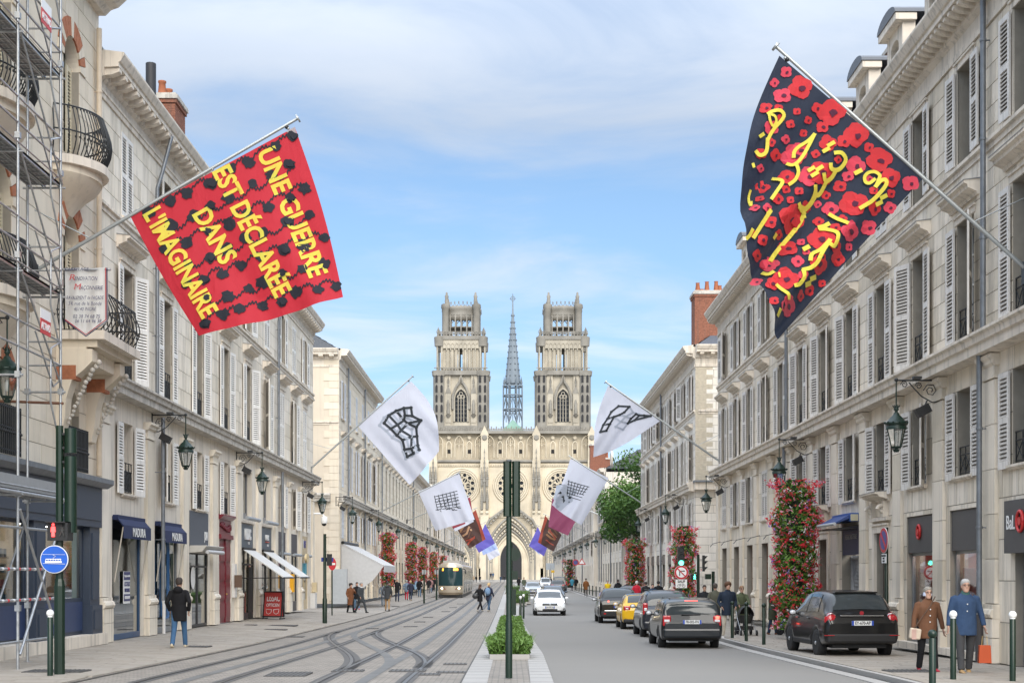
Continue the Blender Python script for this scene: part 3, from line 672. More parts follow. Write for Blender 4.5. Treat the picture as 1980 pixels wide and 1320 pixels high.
# ---------------------------------------------------------------- right-hand terrace (nearest building)
rr = random.Random(11)
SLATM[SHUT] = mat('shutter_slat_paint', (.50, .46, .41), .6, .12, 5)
WOOD = mat('varnished_wood', (.21, .095, .045), .5, .25, 9)
DGREY = plain('shop_panel_grey', (.075, .072, .072), .55)
NAVY = plain('navy_panel', (.03, .035, .085), .45)
INRED = mat('shop_interior_red', (.42, .12, .09), .7, .3, 1.2)
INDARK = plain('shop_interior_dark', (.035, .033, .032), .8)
INBEIGE = mat('shop_interior_beige', (.30, .26, .20), .8, .3, 1.5)
B1 = Facade('stone_terrace_house', 'long pale limestone terrace with grey shutters and dormers, nearest on the right', 'R', XR, 22, 70)
bayY = [28.3+3.6*k for k in range(-1, 12)]
ops = []
W0 = 1.18
for i, Yb in enumerate(bayY):
    u = B1.u(Yb); k = i-1
    ops += [(u-W0/2, u+W0/2, 4.08, 6.02), (u-W0/2, u+W0/2, 7.08, 9.80), (u-W0/2+.03, u+W0/2-.03, 11.18, 13.32)]
    if k in (0,): ops.append((u-.45, u+1.6, 0, 2.75))
    elif k in (1, 2, 4): ops.append((u-1.12, u+1.12, .16, 3.32))
    elif k in (3, 5): ops.append((u-.62, u+.62, 0, 3.0))
    else: ops.append((u-.72, u+.72, .1, 3.12))
wall(B1, ops, STONE, 0, 6.5, .86, 1.25, 190, 1, near=True); wall(B1, ops, STONE, 6.5, 14.3, .44, 1.05, 110, 2)
band(B1, 6.48, STRING, 'string_course', TRIM); band(B1, 10.86, SILLB, 'sill_band', TRIM); band(B1, 14.30, CORN, 'cornice', TRIM)
modillions(B1, 14.14, .33, .15, .36, .16)
for i, Yb in enumerate(bayY):
    u = B1.u(Yb); k = i-1; st = 'open' if k not in (7, 8, 11) else 'closed'
    window(B1, u, 4.08, W0, 1.94, .30, (2, 3)); sill(B1, u, 4.08, W0)
    if k in (3, 5): hood(B1, u, 3.85, 1.75, TRIM, .42, .26)
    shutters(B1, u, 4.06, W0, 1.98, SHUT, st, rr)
    if st == 'open': guard(B1, u, 4.12, W0, .62, .06)
    if rr.random() < .5: curtain(B1, u, 4.2, W0-.2, rr.choice((.9, 1.3, 1.75)), .42)
    window(B1, u, 7.08, W0, 2.72, .30, (2, 4)); shutters(B1, u, 7.10, W0, 2.70, SHUT, 'open', rr); guard(B1, u, 7.1, W0, .75, .06)
    if rr.random() < .55: curtain(B1, u, 7.2, W0-.2, rr.choice((1.2, 2.0, 2.45)), .42)
    hood(B1, u, 10.12, 1.98, TRIM, .36, .34); architrave(B1, u, 9.8, W0, .01, TRIM, .03, .14)
    window(B1, u, 11.18, W0-.06, 2.14, .30, (2, 3)); architrave(B1, u, 11.12, W0-.06, 2.2, TRIM, .03, .14)
    shutters(B1, u, 11.2, W0-.06, 2.12, SHUT, 'closed' if k in (3, 7) else 'open', rr)
    if k < 11: dormer(B1, u, 14.75, 1.55, 2.45, .35)
    pilaster(B1, B1.u(Yb+1.8), 0, 6.46, .78, STONE, .95, .10, blocks=.86)
pilaster(B1, B1.u(28.3-1.8-3.6), 0, 6.46, .78, STONE, .95, .10)
downpipe(B1, B1.u(30.25), .95, 6.5, y=-.24); downpipe(B1, B1.u(30.25), 7.1, 14.2); downpipe(B1, B1.u(51.9), .95, 6.5, y=-.24); downpipe(B1, B1.u(51.9), 7.1, 14.2)
MB().tube([(0, -.24, 0), (0, -.24, 1.0)], .085, plain('cast_iron_shoe', (.05, .045, .045), .6), 8).build('downpipe_shoe', B1.t, (B1.u(30.25), 0, 0))
roof(B1, 14.72, 2.6, 3.6, .1)
chimney(B1, B1.u(45.6), 2.2, 15.5, 18.6, 1.6, .8, 2, seed=1); chimney(B1, B1.u(56), 3.0, 15.5, 17.6, 1.2, .8, 2, seed=3)
# plinth
pl = MB()
for a, c in ((1, 2),): pl.box(B1.u(37.4), B1.u(30.6), -.22, .05, 0, .16, TRIM)
pl.build('plinth', B1.t)
# --- shops at street level
u0 = B1.u(28.3)
s0 = MB(); s0.box(u0-.66, u0+2.0, -.16, .10, 2.28, 3.34, DGREY); s0.box(u0-.45, u0+1.6, .16, .22, 0, 2.6, plain('grey_sliding_door', (.17, .17, .18), .5)); s0 = s0.build('shop_fascia', B1.t)
letters(s0, 'BaL', (u0-.25, -.175, 2.88), .40, WHITEP, bold=.004, sx=.85)
MB().tube([(u0+.32+.17*cos(a), -.19, 2.9+.20*sin(a)) for a in [i*pi/8 for i in range(17)]], .035, plain('logo_red', (.55, .03, .03), .4), 6).build('logo_ring', s0)
MB().lathe([(.085, -.02), (.085, .02)], MATS['logo_red'], 14, M=Matrix.Translation((u0+.32, -.19, 2.9)) @ Matrix.Rotation(pi/2, 4, 'X')).build('logo_dot', s0)
letters(s0, 'O', (u0+.80, -.175, 2.88), .40, WHITEP, bold=.004, sx=.85); letters(s0, 'OPTI', (u0+.75, -.175, 2.48), .22, WHITEP, sx=.85)
for k, Yb in ((1, 31.9), (2, 35.5)):
    u = B1.u(Yb); p = MB().box(u-1.11, u+1.11, .03, .14, 2.40, 3.31, DGREY).build('shop_fascia', B1.t)
    shopfront(B1, u, .16, 2.40, 2.22, plain('anodised_frame', (.28, .29, .30), .4, metal=.5), 1, glassy('shop_glass_red', (.92, .86, .84), .86), y=.12, bottom=.26); recess(B1, u, .16, 2.6, 2.3, INRED, .75); shop_fill(B1, u, 2.38, 1.8, .3)
    MB().box(u-1.0, u+1.0, .26, .28, .5, 2.0, plain('red_poster', (.50, .13, .10), .6, var=.35, scale=2)).build('poster', B1.t)
    it = MB()
    for j in range(7):
        a = u-1+rr.random()*1.7; h = rr.uniform(.5, 1.7); it.box(a, a+rr.uniform(.2, .5), .45+rr.random()*.2, .72, .2, .2+h, (WHITEP, INRED, plain('shop_goods_red', (.5, .03, .03), .5))[j % 3])
    it.build('shop_goods', B1.t)
    if k == 2:
        MB().tube([(u-.1+.14*cos(a), .0, 2.92+.17*sin(a)) for a in [i*pi/8 for i in range(17)]], .032, MATS['logo_red'], 6).build('logo_ring', p)
        MB().lathe([(.075, -.03), (.075, .03)], MATS['logo_red'], 14, M=Matrix.Translation((u-.1, .0, 2.92)) @ Matrix.Rotation(pi/2, 4, 'X')).build('logo_dot', p)
def wood_door(B, u, w, h, m, y=.2, leaves=2, rows=4, knob=True):
    b = MB(); b.box(-w/2, w/2, 0, .06, 0, h, m); o = b.build('door', B.t, (u, y, 0))
    lw = w/leaves
    for l in range(leaves):
        for r in range(rows):
            z0 = .15+(h-.3)*r/rows; z1 = .15+(h-.3)*(r+1)/rows-.1; x0 = -w/2+lw*l+.09; x1 = -w/2+lw*(l+1)-.09
            p = MB(); p.box(x0, x1, -.022, .0, z0, z1, m); p.box(x0+.05, x1-.05, -.04, -.022, z0+.05, z1-.05, m); p.build('door_panel', o)
        if l: MB().box(-w/2+lw*l-.02, -w/2+lw*l+.02, -.05, 0, 0, h, m).build('door_astragal', o)
    if knob: MB().ball((.09, -.07, 1.1), .035, plain('brass', (.55, .38, .12), .3, metal=.9)).build('handle', o)
    return o
for k in (3, 5):
    u = B1.u(bayY[k+1]); wood_door(B1, u, 1.24, 2.95, plain('dark_oak', (.055, .036, .027), .5, var=.2) if k == 3 else WOOD)
    architrave(B1, u, 0, 1.24, 3.0, TRIM, .07, .2)
    cs = MB(); cs.box(u-.95, u+.95, -.14, .05, 3.32, 3.42, TRIM)
    for sx in (-1, 1):
        cs.tube([(u+sx*.62, -.16-.13*cos(a)*(1-a/9), 3.62+.13*sin(a)*(1-a/9)) for a in [i*.5 for i in range(13)]], .055, TRIM, 6)
        cs.box(u+sx*.62-.09, u+sx*.62+.09, -.16, .05, 3.42, 3.85, TRIM)
    cs.build('door_console', B1.t)
u = B1.u(bayY[5])
MB().box(u-1.1, u+1.1, .02, .14, 2.45, 3.3, NAVY).build('shop_fascia', B1.t)
letters(B1.t, 'HERBORISTERIE', (u, .005, 2.98), .22, plain('grey_lettering', (.25, .24, .24), .4), sx=.95)
gr = MB(); gr.box(u-1.1, u+1.1, .34, .37, .1, 2.45, INDARK)
for i in range(26):
    x = u-1.1+2.2*i/25
    for sg in (-1, 1): gr.tube([(x, .27, .12), (min(u+1.1, max(u-1.1, x+sg*.9)), .27, 2.43)], .009, STEEL, 4)
gr.build('security_grille', B1.t)
aw = MB(); aw.box(u-1.15, u+1.15, -.30, .02, 3.42, 3.66, plain('awning_box_blue', (.03, .10, .34), .45)); aw.prism([(-.30, 3.60), (-.72, 3.38), (-.72, 3.34), (-.30, 3.50)][::-1], u-1.1, u+1.1, plain('awning_cloth_navy', (.04, .07, .20), .8)); aw.tube([(u-1.12, -.74, 3.34), (u+1.12, -.74, 3.34)], .045, plain('awning_bar', (.5, .52, .54), .4), 8)
aw.box(u-1.05, u+1.05, -.62, -.05, 3.2, 3.23, BLACK); aw.build('awning', B1.t); MB().box(u+1.15, u+1.17, -.28, -.06, 3.43, 3.62, plain('awning_motor_cream', (.5, .46, .32), .5)).build('awning_motor', B1.t)
for k in (-1, 6, 7, 8, 9, 10, 11):
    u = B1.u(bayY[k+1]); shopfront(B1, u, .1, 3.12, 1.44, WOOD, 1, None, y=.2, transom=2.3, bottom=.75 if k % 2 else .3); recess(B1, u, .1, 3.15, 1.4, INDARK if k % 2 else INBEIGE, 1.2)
    MB().tube([(u-.5, -.12, 3.45), (u-.5, -.5, 3.35), (u-.5, -.62, 3.2)], .015, IRON, 5).build('spot_arm', B1.t)
lv = MB(); u = B1.u(bayY[8])
bx = MB(); uu = B1.u(47.9); bx.box(uu-.16, uu+.16, -.16, -.1, 1.15, 1.55, plain('intercom_grey', (.33, .33, .34), .4)); bx.build('letter_box', B1.t)
# end wall towards the gap (faces away up the street) and party walls
MB().box(-.02, 0, .0, 11, 0, 14.3, PILE).build('gable_wall', B1.t)

# ---------------------------------------------------------------- second building on the right
B2 = Facade('white_corner_house', 'white stone corner house with brick chimney behind the first right-hand terrace', 'R', XR, 78.6, 111.5)
bayY2 = [80.6+3.55*k for k in range(9)]; ops = []
for Yb in bayY2:
    u = B2.u(Yb); ops += [(u-.55, u+.55, 4.05, 5.95), (u-.55, u+.55, 7.1, 9.75), (u-.55, u+.55, 11.1, 13.1), (u-.8, u+.8, .1, 3.2)]
wall(B2, ops, STONE_W, 0, 14.1, .44, 1.05, 200, 4)
band(B2, 6.48, STRING, 'string_course', TRIM); band(B2, 10.75, SILLB, 'sill_band', TRIM); band(B2, 14.1, CORN, 'cornice', TRIM); modillions(B2, 13.94, .5, .2, .36, .16)
for i, Yb in enumerate(bayY2):
    u = B2.u(Yb); window(B2, u, 4.05, 1.1, 1.9); window(B2, u, 7.1, 1.1, 2.65, panes=(2, 4)); window(B2, u, 11.1, 1.1, 2.0)
    shutters(B2, u, 4.05, 1.1, 1.9, SHUT, 'open', rr); shutters(B2, u, 7.1, 1.1, 2.65, SHUT, 'open', rr); shutters(B2, u, 11.1, 1.1, 2.0, SHUT, 'open', rr)
    hood(B2, u, 10.05, 1.8, TRIM, .32, .3); architrave(B2, u, 11.05, 1.1, 2.05, TRIM, .03, .13)
    pilaster(B2, B2.u(Yb+1.77), 0, 6.46, .7, STONE_W, .9, .09)
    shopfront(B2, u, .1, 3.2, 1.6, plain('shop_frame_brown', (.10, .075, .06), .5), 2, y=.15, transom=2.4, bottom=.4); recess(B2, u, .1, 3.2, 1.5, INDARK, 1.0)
    if i > 1: MB().box(u-.8, u+.8, -.05, .1, 2.55, 3.15, plain('shop_sign_taupe', (.20, .17, .145), .6)).build('shop_fascia', B2.t)
downpipe(B2, B2.u(95.3), .9, 14.0)
# gable towards the viewer: ashlar with quoins, chimney stack on top
G2 = Facade('gable', None, 'R', XR, 0, 1)
for k in ('label', 'category', 'group'):
    if k in G2.t: del G2.t[k]
G2.t.parent = B2.t; G2.t.location = (B2.len, .0, 0); G2.t.rotation_euler = (0, 0, pi/2); G2.t.name = 'side_wall'
G2.len = 16; G2.Y0 = 78.6; G2.Y = lambda u: 78.6
wall(G2, [], STONE_W, 0, 14.1, .44, 1.0, 60, 5, depth=.3)
band(G2, 6.48, STRING, 'string_course', TRIM, .51); band(G2, 10.75, SILLB, 'sill_band', TRIM, .15); band(G2, 14.1, CORN, 'cornice', TRIM); modillions(G2, 13.94, .6, .22, .36, .16, u0=.3)
q = MB()
for i in range(26): q.box(-.012, (.95 if i % 2 else .6), -.026, .01, 7.1+i*.265, 7.1+i*.265+.25, plain('quoin_stone', (.50, .44, .34), .9, var=.15))
q.build('quoins', G2.t)
put('shutter', shutter_mesh(.7, 2.7, SHUT_W), G2.t, (2.9, -.05, 10.9)); put('shutter', shutter_mesh(.7, 2.7, SHUT_W), G2.t, (3.62, -.05, 10.9))
lg = MB(); lg.box(-.1, 6, -.6, -.05, 6.55, 6.95, TRIM); lg.box(-.15, 6, -.72, -.02, 6.95, 7.05, ZINC); lg.build('lead_roof_ledge', G2.t)
roof(B2, 14.5, 3.4, 4.5, .0, hip1=4.0)
chimney(B2, B2.len-1.6, .95, 14.55, 17.75, 1.5, 1.75, 0, seed=5)
co = [o for o in B2.t.children if o.name.startswith('chimney')][-1]
for y_, h_ in ((-.62, .55), (-.38, .2), (-.1, .62), (.42, .64), (.62, .4)): MB().lathe([(.14, 0), (.16, .04), (.10, h_-.05), (.13, h_)], TERRA, 10, (0, y_, 3.2)).build('chimney_pot', co)
# ---------------------------------------------------------------- left-hand terrace with the shops
rr = random.Random(21)
L2 = Facade('shop_terrace_house', 'long cream terrace with white louvred shutters over a row of shops on the left', 'L', XL, 38.6, 80.4)
bayL = [41.45, 46.2, 50.95, 55.7, 60.45, 65.2, 69.5, 73.3, 77.1]; ops = []
for k, Yb in enumerate(bayL):
    u = L2.u(Yb); w = 1.25
    if k in (4, 5): ops.append((u-1.0, u+1.0, 4.2, 6.25))
    else: ops.append((u-w/2, u+w/2, 4.2, 6.25))
    ops += [(u-w/2, u+w/2, 7.5, 10.7), (u-w/2, u+w/2, 12.15, 14.55)]
    if k in (0, 1, 2, 4, 5): ops.append((u-1.55, u+1.55, .0, 4.05 if k in (2, 4, 5) else 3.5))
    elif k == 3: ops.append((u-1.15, u+1.15, 0, 4.15))
    else: ops.append((u-1.2, u+1.2, 0, 3.95))
wall(L2, ops, PILE, 0, 6.9, blocks=False); wall(L2, ops, STONE_L, 6.9, 15.2, .62, 1.5, 160, 6)
band(L2, 6.88, STRING, 'string_course', TRIM_D); band(L2, 11.82, SILLB, 'sill_band', TRIM); band(L2, 15.62, CORN, 'cornice', TRIM); modillions(L2, 15.42, .62, .26, .40, .2)
band(L2, 14.95, [(.1, 0), (-.05, 0), (-.05, .05), (-.09, .07), (-.09, .13), (.1, .15)], 'frieze_moulding', TRIM)
for k, Yb in enumerate(bayL):
    u = L2.u(Yb); w = 1.25
    if k in (4, 5):
        shopfront(L2, u, 4.2, 6.25, 2.0, plain('grey_frame', (.24, .24, .245), .5), 2, y=.2, bottom=.3); recess(L2, u, 4.2, 6.3, 2.0, mat('shop_interior_mauve', (.30, .25, .27), .8, .4, 1), .8)
    else:
        window(L2, u, 4.2, w, 2.05, .3, (2, 3)); shutters(L2, u, 4.22, w, 2.03, SHUT_W, 'open', rr)
        if k < 4: guard(L2, u, 4.25, w, .85, .03, 2); sill(L2, u, 4.2, w)
        if rr.random() < .55: curtain(L2, u, 4.3, w-.2, rr.choice((.9, 1.4, 1.85)), .44)
    window(L2, u, 7.5, w, 3.2, .3, (2, 4)); shutters(L2, u, 7.52, w, 3.2, SHUT_W, 'closed' if k in (6, 8) else 'open', rr)
    if k not in (6, 8): guard(L2, u, 7.5, w, .9, .03, 2)
    hood(L2, u, 11.15, 2.25, TRIM, .40, .36); architrave(L2, u, 10.7, w, .01, TRIM, .04, .15)
    if rr.random() < .55: curtain(L2, u, 7.6, w-.2, rr.choice((1.4, 2.4, 2.9)), .44)
    window(L2, u, 12.15, w, 2.4, .3, (2, 3)); shutters(L2, u, 12.15, w, 2.42, SHUT_W, 'closed' if k in (0, 5, 7) else 'open', rr); sill(L2, u, 12.15, w)
edges = [38.95]+[(a+b)/2 for a, b in zip(bayL, bayL[1:])]+[79.9]
for k, Yb in enumerate(edges): pilaster(L2, L2.u(Yb), 0, 6.5, .82 if k < 7 else .62, STONE_L, .95, .12, blocks=5.2)
for Yb, m in ((44.4, ZINC), (67.6, ZINC)):
    downpipe(L2, L2.u(Yb), 1.05, 6.75, y=-.34); downpipe(L2, L2.u(Yb), 7.4, 13.9, top=[(L2.u(Yb)+.05, -.3, 14.4), (L2.u(Yb)+.25, -.55, 15.6)])
MB().tube([(0, -.34, 1.1), (.02, -.36, .95), (.02, -.36, .02)], .05, plain('pvc_white', (.62, .61, .60), .5), 8).build('downpipe_shoe', L2.t, (L2.u(44.4), 0, 0))
roof(L2, 16.1, 2.9, 3.8, .0)
chimney(L2, L2.u(50.5), 1.0, 16.4, 18.7, 1.5, .9, 2, seed=8); chimney(L2, L2.u(39.8), 1.4, 16.4, 20.6, 1.6, .9, 1, seed=9)
MB().lathe([(.17, 0), (.17, 1.9)], plain('stove_pipe', (.03, .03, .033), .6), 10, (L2.u(47.2), .75, 16.9)).build('stove_pipe', L2.t)
chimney(L2, L2.u(58), 1.6, 16.6, 18.1, 1.2, .8, 2, seed=12)
MB().box(L2.len, L2.len+.02, 0, 11, 0, 16, PILE).build('gable_wall', L2.t)
# --- MADURA
def awning(B, u, w, z, proj, drop, m, name='awning', valance=.32, arms=True):
    b = MB(); b.box(u-w/2, u+w/2, -.16, .04, z-.02, z+.12, m)
    b.prism([(-.12, z+.06), (-.14, z), (-proj, z-drop), (-proj, z-drop+.05)], u-w/2, u+w/2, m)
    if valance: b.prism([(-proj-.012, z-drop-valance), (-proj+.005, z-drop-valance), (-proj+.005, z-drop+.05), (-proj-.012, z-drop+.05)], u-w/2, u+w/2, m)
    o = b.build(name, B.t, fix=True)
    if arms:
        for sx in (-1, 1): MB().tube([(u+sx*(w/2-.03), -proj+.02, z-drop), (u+sx*(w/2-.03), -.05, z-drop-1.55)], .02, plain('awning_arm_cream', (.55, .50, .42), .5), 6).build('awning_arm', o)
    return o
MNAVY = plain('madura_navy', (.018, .028, .085), .8)
BLUEF = plain('blue_steel_frame', (.02, .065, .15), .4)
for k in (0, 1):
    u = L2.u(bayL[k]); o = awning(L2, u, 3.0, 3.42, .32, .22, MNAVY); letters(o, 'MADURA', (u+.1, -.345, 3.06), .36, WHITEP, bold=.004, sx=.95)
    shopfront(L2, u, 0, 3.5, 3.1, BLUEF if k == 0 else plain('grey_steel', (.2, .21, .22), .4), 1, CLEARG, y=.02, bottom=.16)
    recess(L2, u, 0, 3.5, 3.0, mat('shop_interior_grey_green', (.26, .30, .26), .8, .35, .9), 1.5, mat('pale_shop_floor', (.4, .4, .37), .5))
    it = MB(); it.box(u-.9, u-.2, .9, 1.45, .02, 3.2, INBEIGE); it.box(u+.5, u+1.2, 1.1, 1.45, .02, 3.3, plain('shop_column_pale', (.45, .47, .42), .7)); it.build('shop_fittings', L2.t)
u = L2.u(bayL[0]); po = MB().box(u-.35, u+.33, -.01, .01, 1.02, 1.95, WHITEP).build('poster', L2.t)
PNAVY = plain('poster_navy', (.05, .055, .15), .5); MB().box(u-.34, u+.32, .0-.018, .0-.01, 1.70, 1.94, PNAVY).build('poster_band', po); MB().box(u-.34, u+.32, .0-.018, .0-.01, 1.09, 1.29, PNAVY).build('poster_band', po)
letters(po, 'Bergerimmobilier', (u, -.022, 1.82), .10, WHITEP, sx=.85); letters(po, 'LOCAUX', (u, -.014, 1.58), .19, PNAVY, sx=.75, bold=.003); letters(po, 'DISPONIBLES', (u, -.014, 1.40), .15, PNAVY, sx=.62, bold=.003); letters(po, '05 53 56 10 10', (u, -.022, 1.19), .12, WHITEP, sx=.75, bold=.003)
u = L2.u(bayL[1]); dh = MB()
for r_, e in ((.045, .42), (.03, .26)):
    dh.tube([(u-.35-e, -.05, .55), (u-.35-e, -.05, 2.85), (u-.35-e+.1, -.05, 2.95), (u-.35+e-.1, -.05, 2.95), (u-.35+e, -.05, 2.85), (u-.35+e, -.05, .55), (u-.35+e-.1, -.05, .45), (u-.35-e+.1, -.05, .45), (u-.35-e, -.05, .55)], r_, plain('door_handle_blue', (.02, .09, .22), .35), 6)
dh.build('door_handle', L2.t)
# --- grey shop with canopy
u = L2.u(bayL[2]); GREYF = plain('shop_fascia_slate', (.085, .095, .115), .6)
o = MB().box(u-1.5, u+1.5, -.04, .14, 2.85, 4.1, GREYF).build('shop_fascia', L2.t); letters(o, 'JOAN', (u+1.05, -.055, 3.25), .42, WHITEP, bold=.01, sx=.5)
cn = MB(); cn.prism([(.05, 2.62), (-.45, 2.66), (-.62, 2.86), (-.6, 2.88), (.05, 2.88)][::-1], u-1.5, u+1.5, plain('canopy_cream', (.48, .46, .42), .6)); cn.tube([(u-1.2, -.58, 2.66), (u+1.5, -.58, 2.66)], .07, plain('canopy_tube', (.55, .55, .56), .4), 8); cn.build('canopy', L2.t)
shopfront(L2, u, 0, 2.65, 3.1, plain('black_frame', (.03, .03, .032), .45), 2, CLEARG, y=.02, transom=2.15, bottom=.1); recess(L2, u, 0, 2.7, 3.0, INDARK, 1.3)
MB().lathe([(.32, 0), (.32, .01)], WHITEP, 20, M=Matrix.Translation((u-.75, .03, 1.75)) @ Matrix.Scale(1.25, 4, (0, 0, 1)) @ Matrix.Rotation(pi/2, 4, 'X')).build('round_decal', L2.t)
# --- dark red carved door
u = L2.u(bayL[3]); CRIM = plain('crimson_paint', (.16, .012, .022), .35, var=.1)
d = wood_door(L2, u, 2.26, 3.25, CRIM, .02, 2, 4); lt = MB(); lt.box(u-1.2, u+1.2, -.10, .2, 3.25, 3.42, CRIM); lt.box(u-1.14, u+1.14, .0, .2, 3.42, 4.02, CRIM); lt.prism([(.2, 4.0), (-.05, 4.0), (-.2, 4.12), (-.2, 4.18), (.2, 4.22)][::-1], u-1.25, u+1.25, CRIM)
for i in range(9):
    a = i*.7; lt.tube([(u-.92+i*.23+.09*cos(t+a), -.03, 3.72+.17*sin(t+a)*cos(t*.5)) for t in [j*.6 for j in range(9)]], .035, CRIM, 5)
lt.build('carved_lintel', L2.t)
MB().box(u+1.35, u+1.7, -.14, .02, .95, 2.3, plain('display_case_white', (.60, .59, .57), .5)).build('display_case', L2.t)
MB().box(u+1.27, u+1.35, -.42, -.12, 1.35, 1.85, plain('brown_letter_box', (.12, .075, .05), .6)).build('letter_box', L2.t)
# --- LISSAC
PET = plain('lissac_petrol_panel', (.105, .125, .145), .55)
for k in (4, 5):
    u = L2.u(bayL[k]); o = MB().box(u-1.4, u+1.4, .02, .14, 3.0, 4.0, PET).build('shop_fascia', L2.t)
    MB().tube([(u-1.45, -.25, 4.22), (u+1.45, -.25, 4.22)], .085, plain('roller_blind_grey', (.30, .32, .34), .4), 8).build('blind_box', L2.t)
    letters(o, 'LISSAC', (u+.0, -.02, 3.55), .62 if k == 4 else .3, WHITEP, bold=.02, sx=.62, ext=.04); letters(o, 'OPTIC', (u+.35, -.0, 3.2), .16, WHITEP)
    MB().box(u-.3, u+.55, -.03, 0, 3.34, 3.38, plain('swoosh_red', (.5, .08, .05), .5), Matrix.Translation((0, 0, .0))).build('swoosh', o)
    cl = plain('awning_canvas_grey', (.58, .575, .56), .9); b = MB(); a0, a1 = u-1.35, u+1.35
    b.prism([(-.08, 2.93), (-.1, 2.88), (-1.75, 1.72), (-1.75, 1.78)], a0, a1, cl); b.tube([(a0, -1.76, 1.73), (a1, -1.76, 1.73)], .035, BLACK, 6)
    o = b.build('awning', L2.t, fix=True); MB().box(a0, a1, -.12, .0, 2.9, 3.0, BLACK).build('awning_cassette', o)
    for x in (a0+.06, a1-.06): MB().tube([(x, -1.72, 1.74), (x, -.05, 1.72)], .022, BLACK, 6).build('awning_arm', o)
    shopfront(L2, u, 0, 3.0, 3.0, plain('black_frame', (.03, .03, .032), .45), 3 if k == 4 else 2, CLEAR, y=.03, bottom=.25, transom=2.3); recess(L2, u, 0, 3.0, 3.0, mat('shop_interior_warm', (.40, .34, .28), .8, .35, 2), 1.3); shop_fill(L2, u, 2.95, 2.2, .7)
MB().box(L2.u(bayL[4])+.35, L2.u(bayL[4])+1.1, .0, .06, 0, 2.2, plain('dark_doorway', (.02, .018, .016), .7)).build('door', L2.t)
# --- last three small shops
for k, (pm, fm, im) in zip((6, 7, 8), ((plain('charcoal_panel', (.085, .08, .085), .7), plain('charcoal_frame', (.06, .06, .065), .5), INDARK), (plain('charcoal_panel', (.1, .1, .1), .7), plain('charcoal_frame', (.1, .1, .1), .5), INDARK), (plain('sand_panel', (.52, .42, .27), .6), plain('sand_frame', (.55, .44, .28), .5), INBEIGE))):
    u = L2.u(bayL[k]); o = MB().box(u-1.15, u+1.15, .0, .14, 2.95, 3.95, pm).build('shop_fascia', L2.t)
    MB().tube([(u-1.2, -.2, 2.88), (u+1.2, -.2, 2.88)], .075, MATS['roller_blind_grey'], 8).build('blind_box', L2.t)
    shopfront(L2, u, 0, 2.85, 2.4, fm, 2, CLEAR, y=.03, bottom=.5); recess(L2, u, 0, 2.9, 2.3, im, 1.0)
    if k == 8:
        letters(o, "R'NET", (u+.1, -.015, 3.5), .5, plain('sign_blue', (.08, .08, .25), .5), bold=.015, sx=.7); letters(o, 'R', (u-.62, -.03, 3.5), .75, WHITEP, bold=.01, sx=.6)
        MB().box(u-.9, u-.1, .0, .04, 1.9, 2.5, plain('turquoise_sticker', (.05, .32, .42), .5)).build('window_sticker', L2.t); MB().box(u+.1, u+.9, .0, .04, 1.9, 2.5, MATS['turquoise_sticker']).build('window_sticker', L2.t)
        MB().lathe([(.5, 0), (.5, .12)], plain('sand_disc', (.6, .48, .28), .5), 18, M=Matrix.Translation((u-.9, -.2, 2.75)) @ Matrix.Rotation(pi/2, 4, 'X') @ Matrix.Scale(.5, 4, (0, 1, 0))).build('sign_disc', L2.t)
MB().box(L2.u(71.2), L2.u(71.55), -.32, -.1, 1.0, 1.9, plain('yellow_letter_box', (.72, .36, .01), .45)).build('letter_box', L2.t)
MB().box(L2.u(79.4), L2.u(79.75), -.35, -.1, .9, 1.45, plain('beige_box', (.55, .45, .28), .5)).build('letter_box', L2.t)
gb = MB(); gb.box(L2.u(79.2), L2.u(79.9), -.3, -.02, 0, .85, plain('white_cabinet', (.62, .61, .59), .5)); gb.build('meter_cabinet', L2.t)
# sandwich board
q = ground_at(529, 1198); sb = empty('sandwich_board', (q.x, q.y, q.z+.045), radians(-10), 'red LISSAC OPTICIEN sandwich board standing on the left pavement', 'sign')
BR = plain('board_red', (.50, .055, .05), .5); M1 = Matrix.Translation((0, -.18, .12)) @ Matrix.Rotation(radians(-12), 4, 'X')
for nm, M_ in (('front_board', M1), ('rear_board', Matrix.Scale(-1, 4, (0, 1, 0)) @ M1)):
    b = MB(); b.box(-.40, .40, -.015, .015, 0, 1.1, BR, M_); b.build(nm, sb)
    fr = MB()
    for a in ((-.44, -.39, 0, 1.12), (.39, .44, 0, 1.12), (-.44, .44, -.03, .02), (-.44, .44, 1.08, 1.13)): fr.box(a[0], a[1], -.03, .03, a[2], a[3], BLACK, M_)
    fr.build('frame', sb)
for sx in (-1, 1):
    MB().box(sx*.40-.02, sx*.40+.02, -.34, .34, 0, .05, BLACK).build('foot', sb); MB().tube([(sx*.40, -.2, .04), (sx*.40, -.17, .14)], .02, BLACK, 5).build('leg', sb)
def on_board(txt, z, size, sx, bold): o = put('lettering', text_mesh(txt, size, WHITEP, bold, sx, ext=.002), sb, M1 @ Vector((0, -.02, z)), (pi/2-radians(12), 0, 0)); return o
on_board('LISSAC', .80, .40, .50, .004); on_board('OPTICIEN', .50, .20, .68, .002)
gl = MB()
for sx in (-1, 1): gl.tube([M1 @ Vector(p) for p in ((sx*.04, -.022, .30), (sx*.30, -.022, .32), (sx*.27, -.022, .15), (sx*.17, -.022, .1), (sx*.07, -.022, .16), (sx*.04, -.022, .30))], .012, WHITEP, 4)
gl.build('spectacles_drawing', sb)

